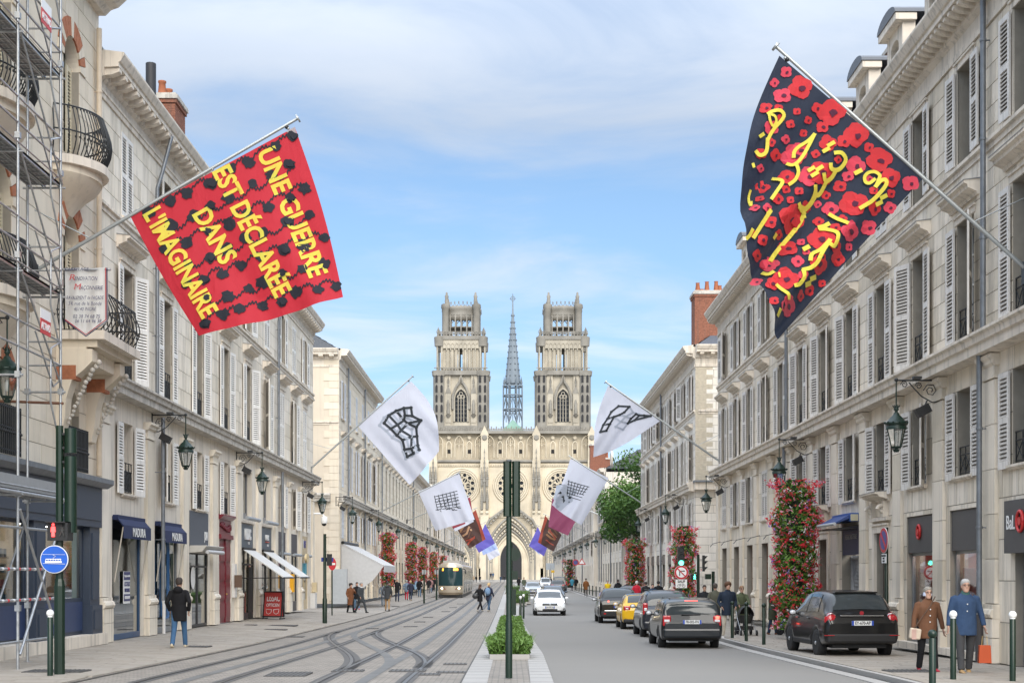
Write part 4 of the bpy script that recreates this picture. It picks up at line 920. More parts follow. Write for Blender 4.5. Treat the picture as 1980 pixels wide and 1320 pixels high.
# ---------------------------------------------------------------- corner building behind the scaffold
L1 = Facade('corner_mansion', 'cream corner mansion with brick arches, curved balconies and a navy shopfront behind the scaffold', 'L', XL, 20, 38.6)
RED = mat('red_brick_trim', (.40, .15, .075), .85, .2, 12, island=.12)
def U1(Y): return L1.u(Y)
ops = []
for Yc, w in ((36.2, 1.3), (31.0, 1.7), (26.5, 1.6)):
    u = U1(Yc); ops += [(u-w/2, u+w/2, 4.55, 6.6), (u-w/2, u+w/2, 8.0, 10.95), (u-w/2, u+w/2, 12.45, 15.5)]
    if w > 1.5: ops.append((u-w/2, u+w/2, 17.0, 19.2))
ops.append((U1(20.8), U1(38.05), .30, 4.05))
wall(L1, ops, CREAM, 0, 17.4, .55, 1.3, 220, 7)
for Yc, w in ((36.2, 1.3), (31.0, 1.7), (26.5, 1.6)):
    u = U1(Yc)
    for z, h in ((4.55, 2.05), (8.0, 2.95), (12.45, 3.05)):
        window(L1, u, z, w, h, .3, (2, 3), plain('cream_frame', (.66, .60, .46), .5))
        # arch head: stone spandrels filling the corners of the opening, brick voussoirs round it
        n = 9
        for sx in (-1, 1):
            arc = [(u+sx*w/2*cos(pi/2*i/n), z+h-w/2+w/2*sin(pi/2*i/n)) for i in range(n+1)]
            MB().prism([(u+sx*w/2, z+h)]+arc[::-1] if sx > 0 else ([(u+sx*w/2, z+h)]+arc[::-1])[::-1], .0, .3, CREAM, 'y').build('arch_spandrel', L1.t, fix=True)
        if z > 4.6 or w > 1.5:
            for i in range(13):
                a0, a1 = pi*i/13+.012, pi*(i+1)/13-.012; r0, r1 = w/2+.02, w/2+.48; c = (u, z+h-w/2)
                m = CREAM if i in (0, 12, 6) or i % 4 == 2 else RED
                MB().prism([(c[0]+r0*cos(a0), c[1]+r0*sin(a0)), (c[0]+r1*cos(a0), c[1]+r1*sin(a0)), (c[0]+r1*cos(a1), c[1]+r1*sin(a1)), (c[0]+r0*cos(a1), c[1]+r0*sin(a1))], -.05, .05, m, 'y').build('voussoir', L1.t, fix=True)
        put('shutter', shutter_mesh(w*.32, h-.6, plain('cream_shutter', (.64, .57, .42), .6)), L1.t, (u+w/2-w*.32, .2, z))
def curved_rail(pts, z, h, name, belly=.22, n=26):
    b = MB()
    for k in (0, .5, 1): b.tube([Vector((p[0], p[1]-belly*sin(pi*min(.5, .5-.5*k*.9))*0, z+h*k)) for p in pts], .022, IRON, 5)
    for i in range(n+1):
        t = i/n*(len(pts)-1); a = int(min(t, len(pts)-2)); f = t-a; p = Vector(pts[a]).lerp(Vector(pts[a+1]), f); d = Vector(pts[a+1])-Vector(pts[a]); nr = Vector((d.y, -d.x, 0)).normalized()
        if nr.y > 0: nr = -nr
        b.tube([p+nr*belly*sin(pi*q)*(1-.55*q)*1.3+Vector((0, 0, z+h*q)) for q in [j/7 for j in range(8)]], .017, IRON, 4)
        b.ball(tuple(p+nr*belly*.8+Vector((0, 0, z+h*.35))), .035, IRON, 5, 3); b.ball(tuple(p+Vector((0, 0, z+h*.97))), .03, IRON, 5, 3)
    return b.build(name, L1.t)
def balcony(u, w, d, z, curved, h=1.05, belly=.2, consoles=True):
    n = 14; pts = [(u-w/2+w*i/n, -(d*sin(pi*i/n)**.6 if curved else d)) for i in range(n+1)]
    if not curved: pts = [(u-w/2, 0)]+[(u-w/2, -d), (u+w/2, -d), (u+w/2, 0)]
    out = [(p[0]+(p[0]-u)*.06, p[1]-.12) for p in pts]
    b = MB(); poly = [(u-w/2-.1, .05)]+out+[(u+w/2+.1, .05)]
    b.prism(poly, z-.22, z, TRIM, 'z'); b.prism([(p[0]*.94+u*.06, p[1]*.85+.02) for p in poly], z-.40, z-.22, CREAM, 'z'); b.build('balcony_slab', L1.t, fix=True)
    curved_rail([(p[0], p[1], 0) for p in pts], z+.02, h, 'balcony_rail', belly, 30)
    if consoles:
        c = MB(); n2 = 12
        rings = [[Vector((u+w/2*k*cos(pi*i/n2), .05-(d*k2)*sin(pi*i/n2)**.8, z-.4-q)) for i in range(n2+1)] for q, k, k2 in ((0, .96, .95), (.18, .86, .8), (.36, .66, .55), (.6, .42, .3), (.85, .2, .14))]
        c.loft(rings, CREAM, True, True, closed=True); c.build('balcony_corbel', L1.t, fix=True)
balcony(U1(36.0), 2.5, .85, 12.15, True, 1.2); balcony(U1(31.0), 2.6, .6, 12.15, True, 1.1); balcony(U1(31.0), 2.6, .6, 8.0, True, 1.1)
# oriel corbels carrying the lower balcony at the party wall
balcony(U1(36.6), 3.2, 1.1, 7.85, False, 1.0, .22, False)
for Yq in (35.2, 37.7):
    c = MB(); x = U1(Yq); pts = [(-.9, 7.3), (-.9, 7.1), (-.7, 6.9), (-.4, 6.65), (-.26, 6.2), (-.22, 5.7), (-.14, 5.35), (.05, 5.3), (.05, 7.4), (-.9, 7.4)]
    c.prism(pts, x-.22, x+.22, CREAM, 'x'); o = c.build('corbel', L1.t, fix=True)
    g = MB(); 
    for i in range(16): t = i/15; g.ball((x+.05*sin(i*2.1), -1.0+.75*t**.8, 7.1-1.5*t), .075*(1-.4*t), TRIM_D, 6, 4)
    g.build('carved_garland', o); MB().box(x-.225, x+.225, -.5, .03, 6.65, 7.0, RED).build('brick_inset', o)
ob = MB(); ob.box(U1(35.0), U1(38.0), -.75, .02, 7.1, 7.45, CREAM); ob.build('oriel_base', L1.t)
for Yc in (36.3, 31.2): 
    b = MB(); a, c = U1(Yc)-.95, U1(Yc)+.95
    for z in (4.6, 5.1, 5.55): b.box(a, c, -.13, -.10, z-.015, z+.015, IRON)
    for i in range(17): x = a+(c-a)*i/16; b.box(x-.014, x+.014, -.13, -.10, 4.5, 5.6, IRON); b.ball((x, -.13, 5.0), .035, IRON, 5, 3)
    b.build('window_guard', L1.t)
band(L1, 17.0, [(.1, 0), (-.2, 0), (-.35, .15), (-.55, .22), (-.8, .45), (-.8, .6), (.1, .7)], 'cornice', TRIM)
roof(L1, 17.6, 3.5, 2.2, -.5)
downpipe(L1, U1(38.2), 4.5, 16.5, plain('cream_pipe', (.60, .50, .38), .6), y=-.14, r=.075)
chimney(L1, U1(37.7), .7, 17.6, 20.6, .9, 1.4, 1, seed=4)
# navy shopfront
NV = plain('shopfront_navy', (.032, .045, .072), .45); NVL = plain('shopfront_blue', (.03, .05, .12), .45)
sf = MB(); a, c = U1(20.8), U1(38.05)
sf.box(a, c, -.26, .1, 3.1, 4.15, NV); sf.box(a+.15, c-.15, -.285, -.26, 3.28, 3.98, NV); sf.prism([(.1, 4.15), (-.36, 4.15), (-.52, 4.26), (-.52, 4.38), (.1, 4.45)][::-1], a-.05, c+.22, ZINC); sf.build('shop_fascia', L1.t)
for Yq in (37.6, 33.2, 29): 
    p = MB(); x = U1(Yq); p.box(x-.42, x+.42, -.20, .1, .30, 3.1, NV); p.box(x-.28, x+.28, -.225, -.2, 1.2, 2.95, NV); p.box(x-.46, x+.46, -.27, .1, .30, 1.05, NV); p.box(x-.30, x+.30, -.295, -.27, .42, .92, NV); p.build('shop_pilaster', L1.t)
MB().box(a, c+.3, -.34, .1, 0, .30, TRIM).build('plinth', L1.t)
for Ya, Yb, n in ((33.62, 37.18, 2), (29.4, 32.8, 2)):
    u, w = (U1(Ya)+U1(Yb))/2, Yb-Ya; shopfront(L1, u, .3, 3.1, w, NV, n, CLEAR, y=.0, bottom=.95)
    MB().box(u-w/2+.1, u+w/2-.1, -.03, .0, .4, 1.15, NVL).build('stall_riser', L1.t)
    shop_fill(L1, u, 3.1, w-.3)
    recess(L1, u, .3, 3.15, w, mat('shop_interior_tan', (.50, .42, .31), .8, .4, 1.4), 1.1)
    for j, x in enumerate((u-w*.3, u+w*.28)):
        sh = MB()
        for z in (1.25, 1.55, 1.9, 2.25): sh.box(x-.55, x+.55, .3, .75, z-.03, z, plain('shelf_wood', (.42, .28, .15), .6))
        sh.box(x-.58, x-.54, .3, .76, .4, 2.4, MATS['shelf_wood']); sh.build('shelf_unit', L1.t)
        for z in (1.25, 1.55, 1.9, 2.25):
            for i in range(7):
                xx = x-.48+i*.15; hh = rr.uniform(.1, .24); MB().box(xx-.05, xx+.05, .34, .46, z, z+hh, [plain('goods_%d' % q, cq, .5) for q, cq in enumerate(((.6, .58, .52), (.1, .1, .11), (.35, .3, .25), (.15, .32, .45), (.4, .06, .06)))][rr.randrange(5)]).build('shop_goods', L1.t)
# ---------------------------------------------------------------- buildings further up the street
rr = random.Random(31)
def terrace(name, label, side, Y0, Y1, zs, bay, m, shut, roofrise=2.4, single=60, gf='arch', string=6.6, hoods=True, seed=1, X=None, lamps=None, flat=False, dorm=False, cornice=True):
    """zs: list of (sill, height) per upper floor, then the eaves height last."""
    B = Facade(name, label, side, (XL if side == 'L' else XR) if X is None else X, Y0, Y1)
    H = zs[-1]; n = max(1, int((Y1-Y0)/bay)); e = (Y1-Y0)/n; ops = []
    for i in range(n):
        u = e*(i+.5)
        for z, h in zs[:-1]: ops.append((u-.55, u+.55, z, z+h))
        ops.append((u-.75, u+.75, .1, 3.1))
    wall(B, ops, m, 0, H, .5, 1.3, single, seed, blocks=single > 0)
    band(B, string, STRING, 'string_course', TRIM_D)
    if cornice: band(B, H, CORN, 'cornice', TRIM)
    else: band(B, H, [(.1, 0), (-.15, 0), (-.3, .2), (-.3, .3), (.1, .35)], 'cornice', TRIM)
    for i in range(n):
        u = e*(i+.5)
        for j, (z, h) in enumerate(zs[:-1]):
            window(B, u, z, 1.1, h, .25, (2, 3)); 
            if shut: shutters(B, u, z, 1.1, h, shut, 'closed' if rr.random() < .25 else 'open', rr)
            if hoods and j == 1: hood(B, u, z+h+.25, 1.8, TRIM, .32, .3)
            elif z > 4.5: sill(B, u, z, 1.1)
        k = rr.random(); fm = plain('shop_frame_brown', (.10, .075, .06), .5) if k < .4 else plain('grey_frame', (.24, .24, .245), .5)
        shopfront(B, u, .1, 3.1, 1.5, fm, 1, CLEAR, y=.15, transom=2.3, bottom=.4); recess(B, u, .1, 3.1, 1.4, INDARK if k < .6 else INBEIGE, .8)
        pilaster(B, e*i+.3 if i == 0 else e*i, 0, string-.05, .55, m, .9, .08)
    if roofrise: roof(B, H+.4, roofrise, 4.0, .0)
    downpipe(B, min(B.len-.4, e), .8, H-.2); downpipe(B, B.len*.6, .8, H-.2)
    MB().box(-.02, 0, .05, 12, 0, H, PILE).build('gable_wall', B.t); MB().box(B.len, B.len+.02, .05, 12, 0, H, PILE).build('gable_wall', B.t)
    return B
L3 = terrace('beige_corner_house', 'beige corner house with quoins and pale closed shutters past the side street on the left', 'L', 92.4, 118, [(4.3, 1.9), (7.7, 3.1), (12.2, 2.5), 16.1], 4.2, CREAM, plain('pale_blue_shutter', (.62, .64, .68), .55), seed=11, single=80)
# its side wall towards the viewer
G3 = Facade('side_wall', None, 'L', XL, 92.4, 93); G3.t.parent = L3.t; G3.t.location = (-.03, 0, 0); G3.t.rotation_euler = (0, 0, -pi/2); G3.len = 9
G3.t.location = (-.03, 9, 0)
G3.Y = lambda u: 92.4
wall(G3, [], mat('buff_render', (.66, .575, .46), .92, .06, .8, .1, 50, streak=.15), 0, 16.1, blocks=False, depth=.05)
q = MB()
for i in range(34): q.box(9-(.95 if i % 2 else .6), 9.03, -.045, .0, .2+i*.46, .2+i*.46+.44, CREAM)
tag(q.build('quoins', G3.t), kind='stuff')
band(G3, 6.6, STRING, 'string_course', TRIM_D, 0, 8.5); band(G3, 11.6, SILLB, 'sill_band', TRIM); band(G3, 16.1, CORN, 'cornice', TRIM); modillions(G3, 15.92, .7, .3, .4, .18)
chimney(L3, 1.8, 3.0, 16.6, 20.4, 1.3, .9, 1, seed=14); MB().tube([(1.6, 2.2, 16.5), (1.6, 2.2, 21.6)], .12, plain('flue_grey', (.30, .31, .32), .5), 8).build('flue', L3.t)
chimney(L3, 5.0, 4.5, 16.6, 20.6, 1.5, 1.1, 0, plain('weathered_stack', (.16, .15, .135), .9, var=.3), seed=15)
# shop awning on the corner with canvas side
aw = MB(); cv = plain('awning_canvas_pale', (.52, .515, .51), .9); u0, u1 = .6, 9.5
aw.prism([(-.15, 3.95), (-.2, 3.82), (-2.9, 2.42), (-2.9, 2.5)], u0, u1, cv); aw.prism([(-2.905, 2.05), (-2.89, 2.05), (-2.89, 2.46), (-2.905, 2.46)], u0, u1, cv); aw.tube([(u0, -.2, 3.98), (u1, -.2, 3.98)], .12, BLACK, 6)
aw.add([(u0+.02, -.1, 3.85), (u0+.02, -2.88, 2.45), (u0+.02, -2.2, 1.55), (u0+.02, -1.2, .75), (u0+.02, -.1, .35)], [(0, 1, 2, 3, 4)], cv); aw.build('awning', L3.t, fix=True)
MB().box(-.6, -.1, -.6, .3, 0, 2.25, plain('grey_cabinet', (.42, .44, .45), .6)).build('utility_cabinet', L3.t)
L4 = terrace('tall_window_hall', 'long cream hall with tall narrow hooded windows behind the flower columns on the left', 'L', 118.2, 190, [(4.4, 1.6), (7.6, 3.6), 13.2], 3.6, CREAM, None, seed=12, single=30)
L5 = terrace('far_left_terrace', 'far cream terrace with shutters beyond the tram on the left', 'L', 190.2, 268, [(4.3, 1.8), (7.4, 2.6), (11, 2.0), 13.6], 3.7, CREAM, SHUT, seed=13, single=0)
L6 = terrace('farthest_left_terrace', 'farthest cream terrace on the left before the cathedral square', 'L', 268.2, 340, [(4.3, 1.8), (7.4, 2.6), (11, 2.0), 13.2], 3.7, CREAM, SHUT, seed=14, single=0)
chimney(L4, 20, 3, 13.6, 18.0, 1.4, .9, 2, seed=21); chimney(L4, 52, 3, 13.6, 18.4, 1.6, .9, 3, seed=22); chimney(L5, 20, 3, 14, 18, 1.4, .9, 3, seed=23)
R3 = terrace('low_garden_wing', 'low pale stone wing with a blank end wall beyond the tree on the right', 'R', 131, 162, [(4.2, 1.5), (5.9, .2), 7.4], 3.6, STONE_W, None, roofrise=1.2, seed=15, single=40, hoods=False, cornice=False, string=6.2)
R4 = terrace('far_right_terrace', 'far pale terrace with shutters and slate mansard behind the tree on the right', 'R', 176.2, 236, [(4.2, 1.8), (7.3, 2.6), (10.9, 2.0), 13.4], 3.6, STONE_W, SHUT, seed=16, single=0)
R5 = terrace('farthest_right_terrace', 'farthest pale terrace on the right before the cathedral square', 'R', 236.2, 340, [(4.2, 1.8), (7.3, 2.6), (10.9, 2.0), 13.2], 3.7, STONE_W, SHUT, seed=17, single=0)
chimney(R4, R4.len-1.5, .6, 13.6, 18.2, 1.6, 1.9, 4, seed=24); chimney(R4, 40, 3, 14, 18, 1.4, .9, 3, seed=25); chimney(R5, 60, 3, 14, 18, 1.4, .9, 3, seed=26)
# house set back behind the tree: only its cornice, dormer and chimney rise above the crown
R6 = terrace('set_back_house', 'white house set back above the tree, slate roof with round dormer window', 'R', 163, 176, [(4.2, 1.8), (8.0, 3.0), 13.7], 4.2, STONE_W, SHUT, seed=18, single=0, X=XR+.6, roofrise=2.2)
MB().lathe([(.9, 0), (.9, .2), (.62, .25), (.55, .1)], TRIM, 16, M=Matrix.Translation((15.2, .7, 15.0)) @ Matrix.Rotation(pi/2, 4, 'X')).build('round_dormer', R6.t)
# ---------------------------------------------------------------- cathedral closing the view, 400 m away
CS = .14545            # metres per photo pixel at that distance
CA_Y = 400.0
cath = empty('cathedral', (0, CA_Y, 0), 0, 'huge pale Gothic cathedral with twin towers and a slender spire closing the street', 'cathedral')
def cx(px): return (px-CX)*CS
def cz(py): return EYE+(CY-py)*CS
C_A = mat('cathedral_stone', (.60, .525, .40), .9, .22, .22, .3, 3, streak=.4, dirt=(.36, .32, .25))
C_G = mat('cathedral_stone_weathered', (.27, .25, .215), .92, .28, .35, .35, 3, streak=.5, dirt=(.2, .19, .165))
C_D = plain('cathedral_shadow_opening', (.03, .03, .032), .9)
C_L = mat('spire_lead', (.20, .235, .265), .6, .15, .3)
COPP = mat('copper_green', (.24, .40, .32), .7, .15, .5)
LEADG = mat('cathedral_leaded_glass', (.022, .025, .03), .5, .3, 1.5, spec=.08)
def pin(b, x, y, z, h, r, m, n=5):
    b.lathe([(r*.8, 0), (r*.8, h*.35), (r*1.15, h*.37), (r*.75, h*.42), (r*.08, h*.9), (r*.35, h*.93), (.02, h)], m, n, (x, y, z), smooth=False)
    for k in range(5):
        zz = z+h*(.46+.09*k); q = r*(.95-.19*k)
        for a in range(4): b.ball((x+q*cos(a*pi/2), y+q*sin(a*pi/2), zz), r*.22, m, 4, 3)
def gothic(w, h, n=8):
    """Pointed-arch outline, (x,z), from bottom left, clockwise top to bottom right."""
    s = h-w*.866; pts = [(-w/2, 0), (-w/2, s)]
    for i in range(1, n+1): a = pi-pi/3*i/n; pts.append((w/2+w*cos(a), s+w*sin(a)))
    for i in range(n-1, -1, -1): a = pi/3*i/n; pts.append((-w/2+w*cos(a), s+w*sin(a)))
    return pts+[(w/2, 0)]
def arch_panel(parent, name, x, y, z, w, h, m, depth=.6, rim=None, rw=.35, rm=None):
    b = MB(); o = gothic(w, h); b.prism(o[::-1], y, y+.05, m, 'y', Matrix.Translation((x, 0, z))); g = b.build(name, parent, fix=True)
    if rim:
        r = MB(); r.tube([Vector((x+p[0]*(1+rw/w), y-.05, z+p[1]*(1+rw/h*.5))) for p in o], rw*.5, rim, 5); r.build(name+'_moulding', g)
    return g
body = MB()
Z0 = cz(1120); 
# storeys of the west front: portals, roses, gallery
body.box(cx(838), cx(1144), 0, 14, -.5, cz(895), C_A); body.box(cx(838), cx(1144), 1.9, 14, cz(895), cz(838), C_A)
body.box(cx(836), cx(1146), -.5, 14, cz(893), cz(889), C_G); body.box(cx(836), cx(1146), -.6, 14, cz(838), cz(833), C_G); body.box(cx(838), cx(1144), -.3, 0, cz(1000), cz(996), C_A)
body.box(cx(838), cx(1144), 14, 60, -.5, cz(905), C_A)
b0 = body.build('west_front', cath)
# buttresses with pinnacles and gablets
for px in (838, 937, 1037, 1144):
    b = MB(); x = cx(px); b.box(x-1.15, x+1.15, -1.3, .8, -.5, cz(890), C_A); b.box(x-1.0, x+1.0, -.9, .8, cz(890), cz(842), C_A); b.prism([(x-1.25, cz(842)), (x+1.25, cz(842)), (x, cz(823))], -1.0, .8, C_A, 'y')
    b.lathe([(.75, 0), (.75, .2), (.5, .22)], C_G, 12, M=Matrix.Translation((x, -.92, cz(846))) @ Matrix.Rotation(pi/2, 4, 'X'))
    for dx in (-.75, 0, .75): pin(b, x+dx, -1.55, cz(985 if dx else 970), 6.5 if dx else 15, .5, C_G)
    for dx in (-.75, .75):
        b.box(x+dx-.4, x+dx+.4, -2.0, -1.2, cz(992), cz(988), C_A); pin(b, x+dx, -1.65, cz(940), 5.5, .42, C_G)
    b.build('buttress', cath, fix=True)
    for dx in (-.75, .75):
        MB().lathe([(.36, 0), (.42, .5), (.30, 1.6), (.36, 2.6), (.24, 3.1), (.2, 3.5), (.12, 3.9)], C_G, 7, (x+dx, -1.7, cz(985))).build('statue', cath)
# arcaded gallery: three traceried arches between buttresses
for a, c in ((838, 937), (937, 1037), (1037, 1144)):
    for i in range(5):
        x = cx(a)+(cx(c)-cx(a))*(i+.5)/5; big = i % 2 == 0; w = 2.35 if big else 1.35; zb = cz(884)
        r = MB(); o = gothic(w, cz(842)-zb-(0 if big else 1.5)); r.tube([Vector((x+p[0], .55, zb+p[1])) for p in o], .2, C_A, 5)
        if big:
            r.tube([(x, .6, zb), (x, .6, zb+4.6)], .11, C_A, 5); h = cz(842)-zb
            for q in range(4): r.tube([(x+.38*cos(t)+.42*cos(q*pi/2+pi/4), .6, zb+h-1.35+.38*sin(t)+.42*sin(q*pi/2+pi/4)) for t in [k*pi/3 for k in range(7)]], .09, C_A, 4)
            for sx in (-.5, .5): r.tube([Vector((x+sx*w/2+p[0], .6, zb+p[1])) for p in gothic(w/2, h-2.2, 4)], .09, C_A, 4)
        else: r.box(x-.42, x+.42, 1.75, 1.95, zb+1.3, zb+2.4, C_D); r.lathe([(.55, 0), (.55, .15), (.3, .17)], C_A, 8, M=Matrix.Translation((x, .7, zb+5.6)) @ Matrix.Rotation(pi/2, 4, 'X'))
        r.build('gallery_arch', cath)
cr = MB()
for i in range(64):
    x = cx(839)+(cx(1143)-cx(839))*i/63
    cr.box(x-.11, x+.11, -.45, -.2, cz(833), cz(828), C_G); cr.tube([(x-.33, -.3, cz(833)), (x, -.3, cz(827)), (x+.33, -.3, cz(833))], .09, C_G, 4)
    if i % 2: cr.lathe([(.1, 0), (.22, .3), (.05, .6)], C_G, 5, (x, -.3, cz(828)))
cr.box(cx(838), cx(1144), -.4, -.22, cz(829.5), cz(828.5), C_G); tag(cr.build('pierced_parapet', cath), kind='stuff')
cor = MB()
for i in range(90): x = cx(842)+(cx(1140)-cx(842))*i/89; cor.lathe([(.18, 0), (.26, .3), (.26, .6)], C_A, 5, (x, -.12, cz(902)))
tag(cor.build('corbel_frieze', cath), kind='stuff')
# rose windows
for px in (893, 988, 1084):
    x, z = cx(px), cz(939); b = MB(); Rr = 4.0; Mx = Matrix.Translation((x, 0, z)) @ Matrix.Rotation(pi/2, 4, 'X')
    for r_, t in ((Rr+.9, .28), (Rr+.35, .3), (Rr-.15, .2)): b.tube([(x+r_*cos(k*pi/16), -.1, z+r_*sin(k*pi/16)) for k in range(33)], t, C_A, 6)
    g = MB().lathe([(Rr, -.02), (Rr, .04)], LEADG, 28, M=Mx).build('rose_glass', cath)
    for ring, nn, rad in ((0, 1, .8), (1.75, 6, .78), (3.1, 12, .66)):
        for k in range(nn):
            a = 2*pi*k/nn+(.26 if nn == 12 else 0); c0, c1 = x+ring*cos(a), z+ring*sin(a); b.tube([(c0+rad*cos(t), -.12, c1+rad*sin(t)) for t in [j*pi/4 for j in range(9)]], .15, C_A, 4)
    for k in range(12): a = 2*pi*k/12; b.tube([(x+.8*cos(a), -.12, z+.8*sin(a)), (x+Rr*cos(a), -.12, z+Rr*sin(a))], .12, C_A, 4)
    b.build('rose_tracery', cath)
# portals
for px, w, top in ((988, 11.2, 1030), (884, 8, 1045), (1092, 8, 1045)):
    x = cx(px); h = cz(top)-0
    for k in range(6):
        q = MB(); ww = w+2.2-k*.62; hh = h+4.8-k*1.0; q.tube([Vector((x+p[0], -1.25+k*.22, p[1])) for p in gothic(ww, hh, 10)], .36, C_A if k % 2 else C_G, 5)
        if k in (1, 3):
            for i, p in enumerate(gothic(ww, hh, 14)): q.ball((x+p[0], -1.35+k*.2, p[1]), .34, C_G, 5, 3)
        q.build('portal_archivolt', cath)
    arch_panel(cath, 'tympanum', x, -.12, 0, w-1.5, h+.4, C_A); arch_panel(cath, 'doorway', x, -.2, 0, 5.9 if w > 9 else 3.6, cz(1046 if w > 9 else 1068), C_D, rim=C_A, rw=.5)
    for sx in (-1, 1):
        s = MB(); s.box(x+sx*(w/2+2.6)-.9, x+sx*(w/2+2.6)+.9, -.9, 0, 0, cz(1098), C_A); s.build('portal_pier', cath)
        MB().lathe([(.5, 0), (.62, .8), (.42, 2.2), (.52, 3.4), (.34, 4.0), (.3, 4.5), (.15, 5.0)], C_A, 8, (x+sx*(w/2+2.6), -.85, cz(1098))).build('statue', cath)
gm = MB(); x = cx(988); gm.tube([(x-8.6, -1.3, cz(1040)), (x-6, -1.4, cz(1005)), (x-2.6, -1.5, cz(988)), (x, -1.5, cz(975)), (x+2.6, -1.5, cz(988)), (x+6, -1.4, cz(1005)), (x+8.6, -1.3, cz(1040))], .42, C_G, 6)
for i in range(25): t = i/24*2-1; gm.ball((x+8.4*t, -1.6, cz(1038)+(cz(978)-cz(1038))*(1-abs(t)**1.4)), .42, C_G, 5, 3)
gm.build('portal_gable', cath)
st = MB()
for i in range(7): st.box(cx(838)-4, cx(1144)+4, -1.5-.45*(7-i), 0, i*.16-.6, i*.16-.44+.12, KERB)
st.build('steps', cath)
# --- towers
C_T = mat('cathedral_tower_stone', (.45, .405, .325), .9, .24, .3, .3, 3, streak=.4, dirt=(.2, .185, .155))
def tower(pc):
    t = MB(); X = cx(pc); k = CS
    def bx(px0, px1, y0, y1, pya, pyb, m): t.box(X+px0*k, X+px1*k, y0, y1, cz(pya), cz(pyb), m)
    D = 13.2
    # belfry storey: corners solid, window wall between
    for (a, c) in ((-52, -20), (20, 52)): bx(a, c, .9, D, 833, 724, C_T)
    bx(-20, 20, 1.6, D-.8, 833, 724, C_T); bx(-54, 54, .3, D+.5, 724, 716, C_G); bx(-50, 50, .6, D, 833, 822, C_G)
    o = t.build('tower', cath)
    for sx in (-1, 1):
        for sy in (1.6, D-1.6):
            q = MB(); q.lathe([(1.75, cz(833)), (1.75, cz(724))], C_G, 8, (X+sx*42*k, sy, 0), smooth=False); q.lathe([(2.0, cz(726)), (2.2, cz(716))], C_G, 8, (X+sx*42*k, sy, 0), smooth=False); q.build('stair_turret', o)
            if sy < 3:
                for j in range(5):
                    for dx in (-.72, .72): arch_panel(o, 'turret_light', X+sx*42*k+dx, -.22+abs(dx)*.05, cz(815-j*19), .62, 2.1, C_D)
    arch_panel(o, 'belfry_window', X, 1.45, cz(814), 22*k, (814-752)*k, LEADG, rim=C_T, rw=.7)
    tr = MB()
    for i in range(1, 4): tr.box(X+(-11+22*i/4)*k-.09, X+(-11+22*i/4)*k+.09, 1.3, 1.5, cz(814), cz(762), C_T)
    for j in range(6): tr.box(X-11*k, X+11*k, 1.36, 1.46, cz(806-j*8)-.035, cz(806-j*8)+.035, C_G)
    for dx, dz in ((-3.6, 0), (3.6, 0), (0, 6)): tr.tube([(X+dx*k+.5*cos(a), 1.35, cz(766-dz)+.5*sin(a)) for a in [q*pi/4 for q in range(9)]], .13, C_T, 4)
    tr.build('window_tracery', o)
    hm = MB(); hm.tube([(X-16*k, 1.1, cz(790)), (X-16*k, 1.1, cz(766)), (X-10*k, 1.0, cz(748)), (X-3*k, .9, cz(738)), (X, .8, cz(722)), (X+3*k, .9, cz(738)), (X+10*k, 1.0, cz(748)), (X+16*k, 1.1, cz(766)), (X+16*k, 1.1, cz(790))], .4, C_G, 6); hm.build('hood_moulding', o)
    for sx in (-1, 1):
        nb = MB(); x = X+sx*24.5*k; nb.box(x-.75, x+.75, .75, .95, cz(816), cz(760), C_T); nb.prism([(x-.9, cz(760)), (x+.9, cz(760)), (x, cz(743))], .7, .95, C_G, 'y'); pin(nb, x, .8, cz(746), 3.0, .35, C_G); nb.lathe([(.3, 0), (.75, .7)], C_G, 7, (x, .6, cz(806))); nb.build('niche', o)
        MB().lathe([(.4, 0), (.52, .8), (.36, 2.0), (.46, 2.9), (.28, 3.4), (.26, 3.8), (.1, 4.1)], C_G, 7, (x, .45, cz(800))).build('statue', o)
    # open lantern storey
    l = MB()
    for a in (-17, -9, 9, 17, -26, 26): l.box(X+a*k-.35, X+a*k+.35, 1.4, 2.2, cz(716), cz(665), C_T)
    for a, c in ((-37, -13), (13, 37)): l.box(X+a*k, X+c*k, 1.7, D-1, cz(716), cz(664), C_T)
    l.box(X-37*k, X+37*k, 1.0, D-.4, cz(672), cz(652), C_T); l.box(X-47*k, X+47*k, .7, D, cz(655), cz(648), C_G)
    l.box(X-13*k, X+13*k, D-1.6, D-1, cz(716), cz(664), C_T) if False else None
    for dx in (-4.4, 4.4): l.box(X+dx*k-.22, X+dx*k+.22, 1.5, 1.95, cz(716), cz(668), C_T); l.box(X+dx*k-.22, X+dx*k+.22, D-1.6, D-1.1, cz(716), cz(668), C_G)
    for i in range(9):
        x = X+(-32+8*i)*k; l.tube([Vector((x+p[0], .95, cz(676)+p[1])) for p in gothic(1.05, 2.1, 4)], .13, C_T, 4); l.box(x-.62, x-.45, 1.1, 1.5, cz(716), cz(672), C_T)
    for sx in (-1, 1):
        for sy in (1.6, D-1.6):
            for ang in range(4): l.tube([(X+sx*42*k+.85*cos(ang*pi/2+.8), sy+.85*sin(ang*pi/2+.8), cz(716)), (X+sx*42*k+.85*cos(ang*pi/2+.8), sy+.85*sin(ang*pi/2+.8), cz(662))], .24, C_T, 5)
            l.lathe([(1.35, cz(668)), (1.5, cz(650))], C_G, 8, (X+sx*42*k, sy, 0)); pin(l, X+sx*44*k, sy, cz(648), 2.6, .55, C_G)
    for i in range(17): x = X+(-44+5.5*i)*k; l.box(x-.12, x+.12, .6, .85, cz(716), cz(710), C_G); l.box(x-.12, x+.12, .75, 1.0, cz(648), cz(641), C_G); l.ball((x+.4, .85, cz(644)), .3, C_G, 5, 3)
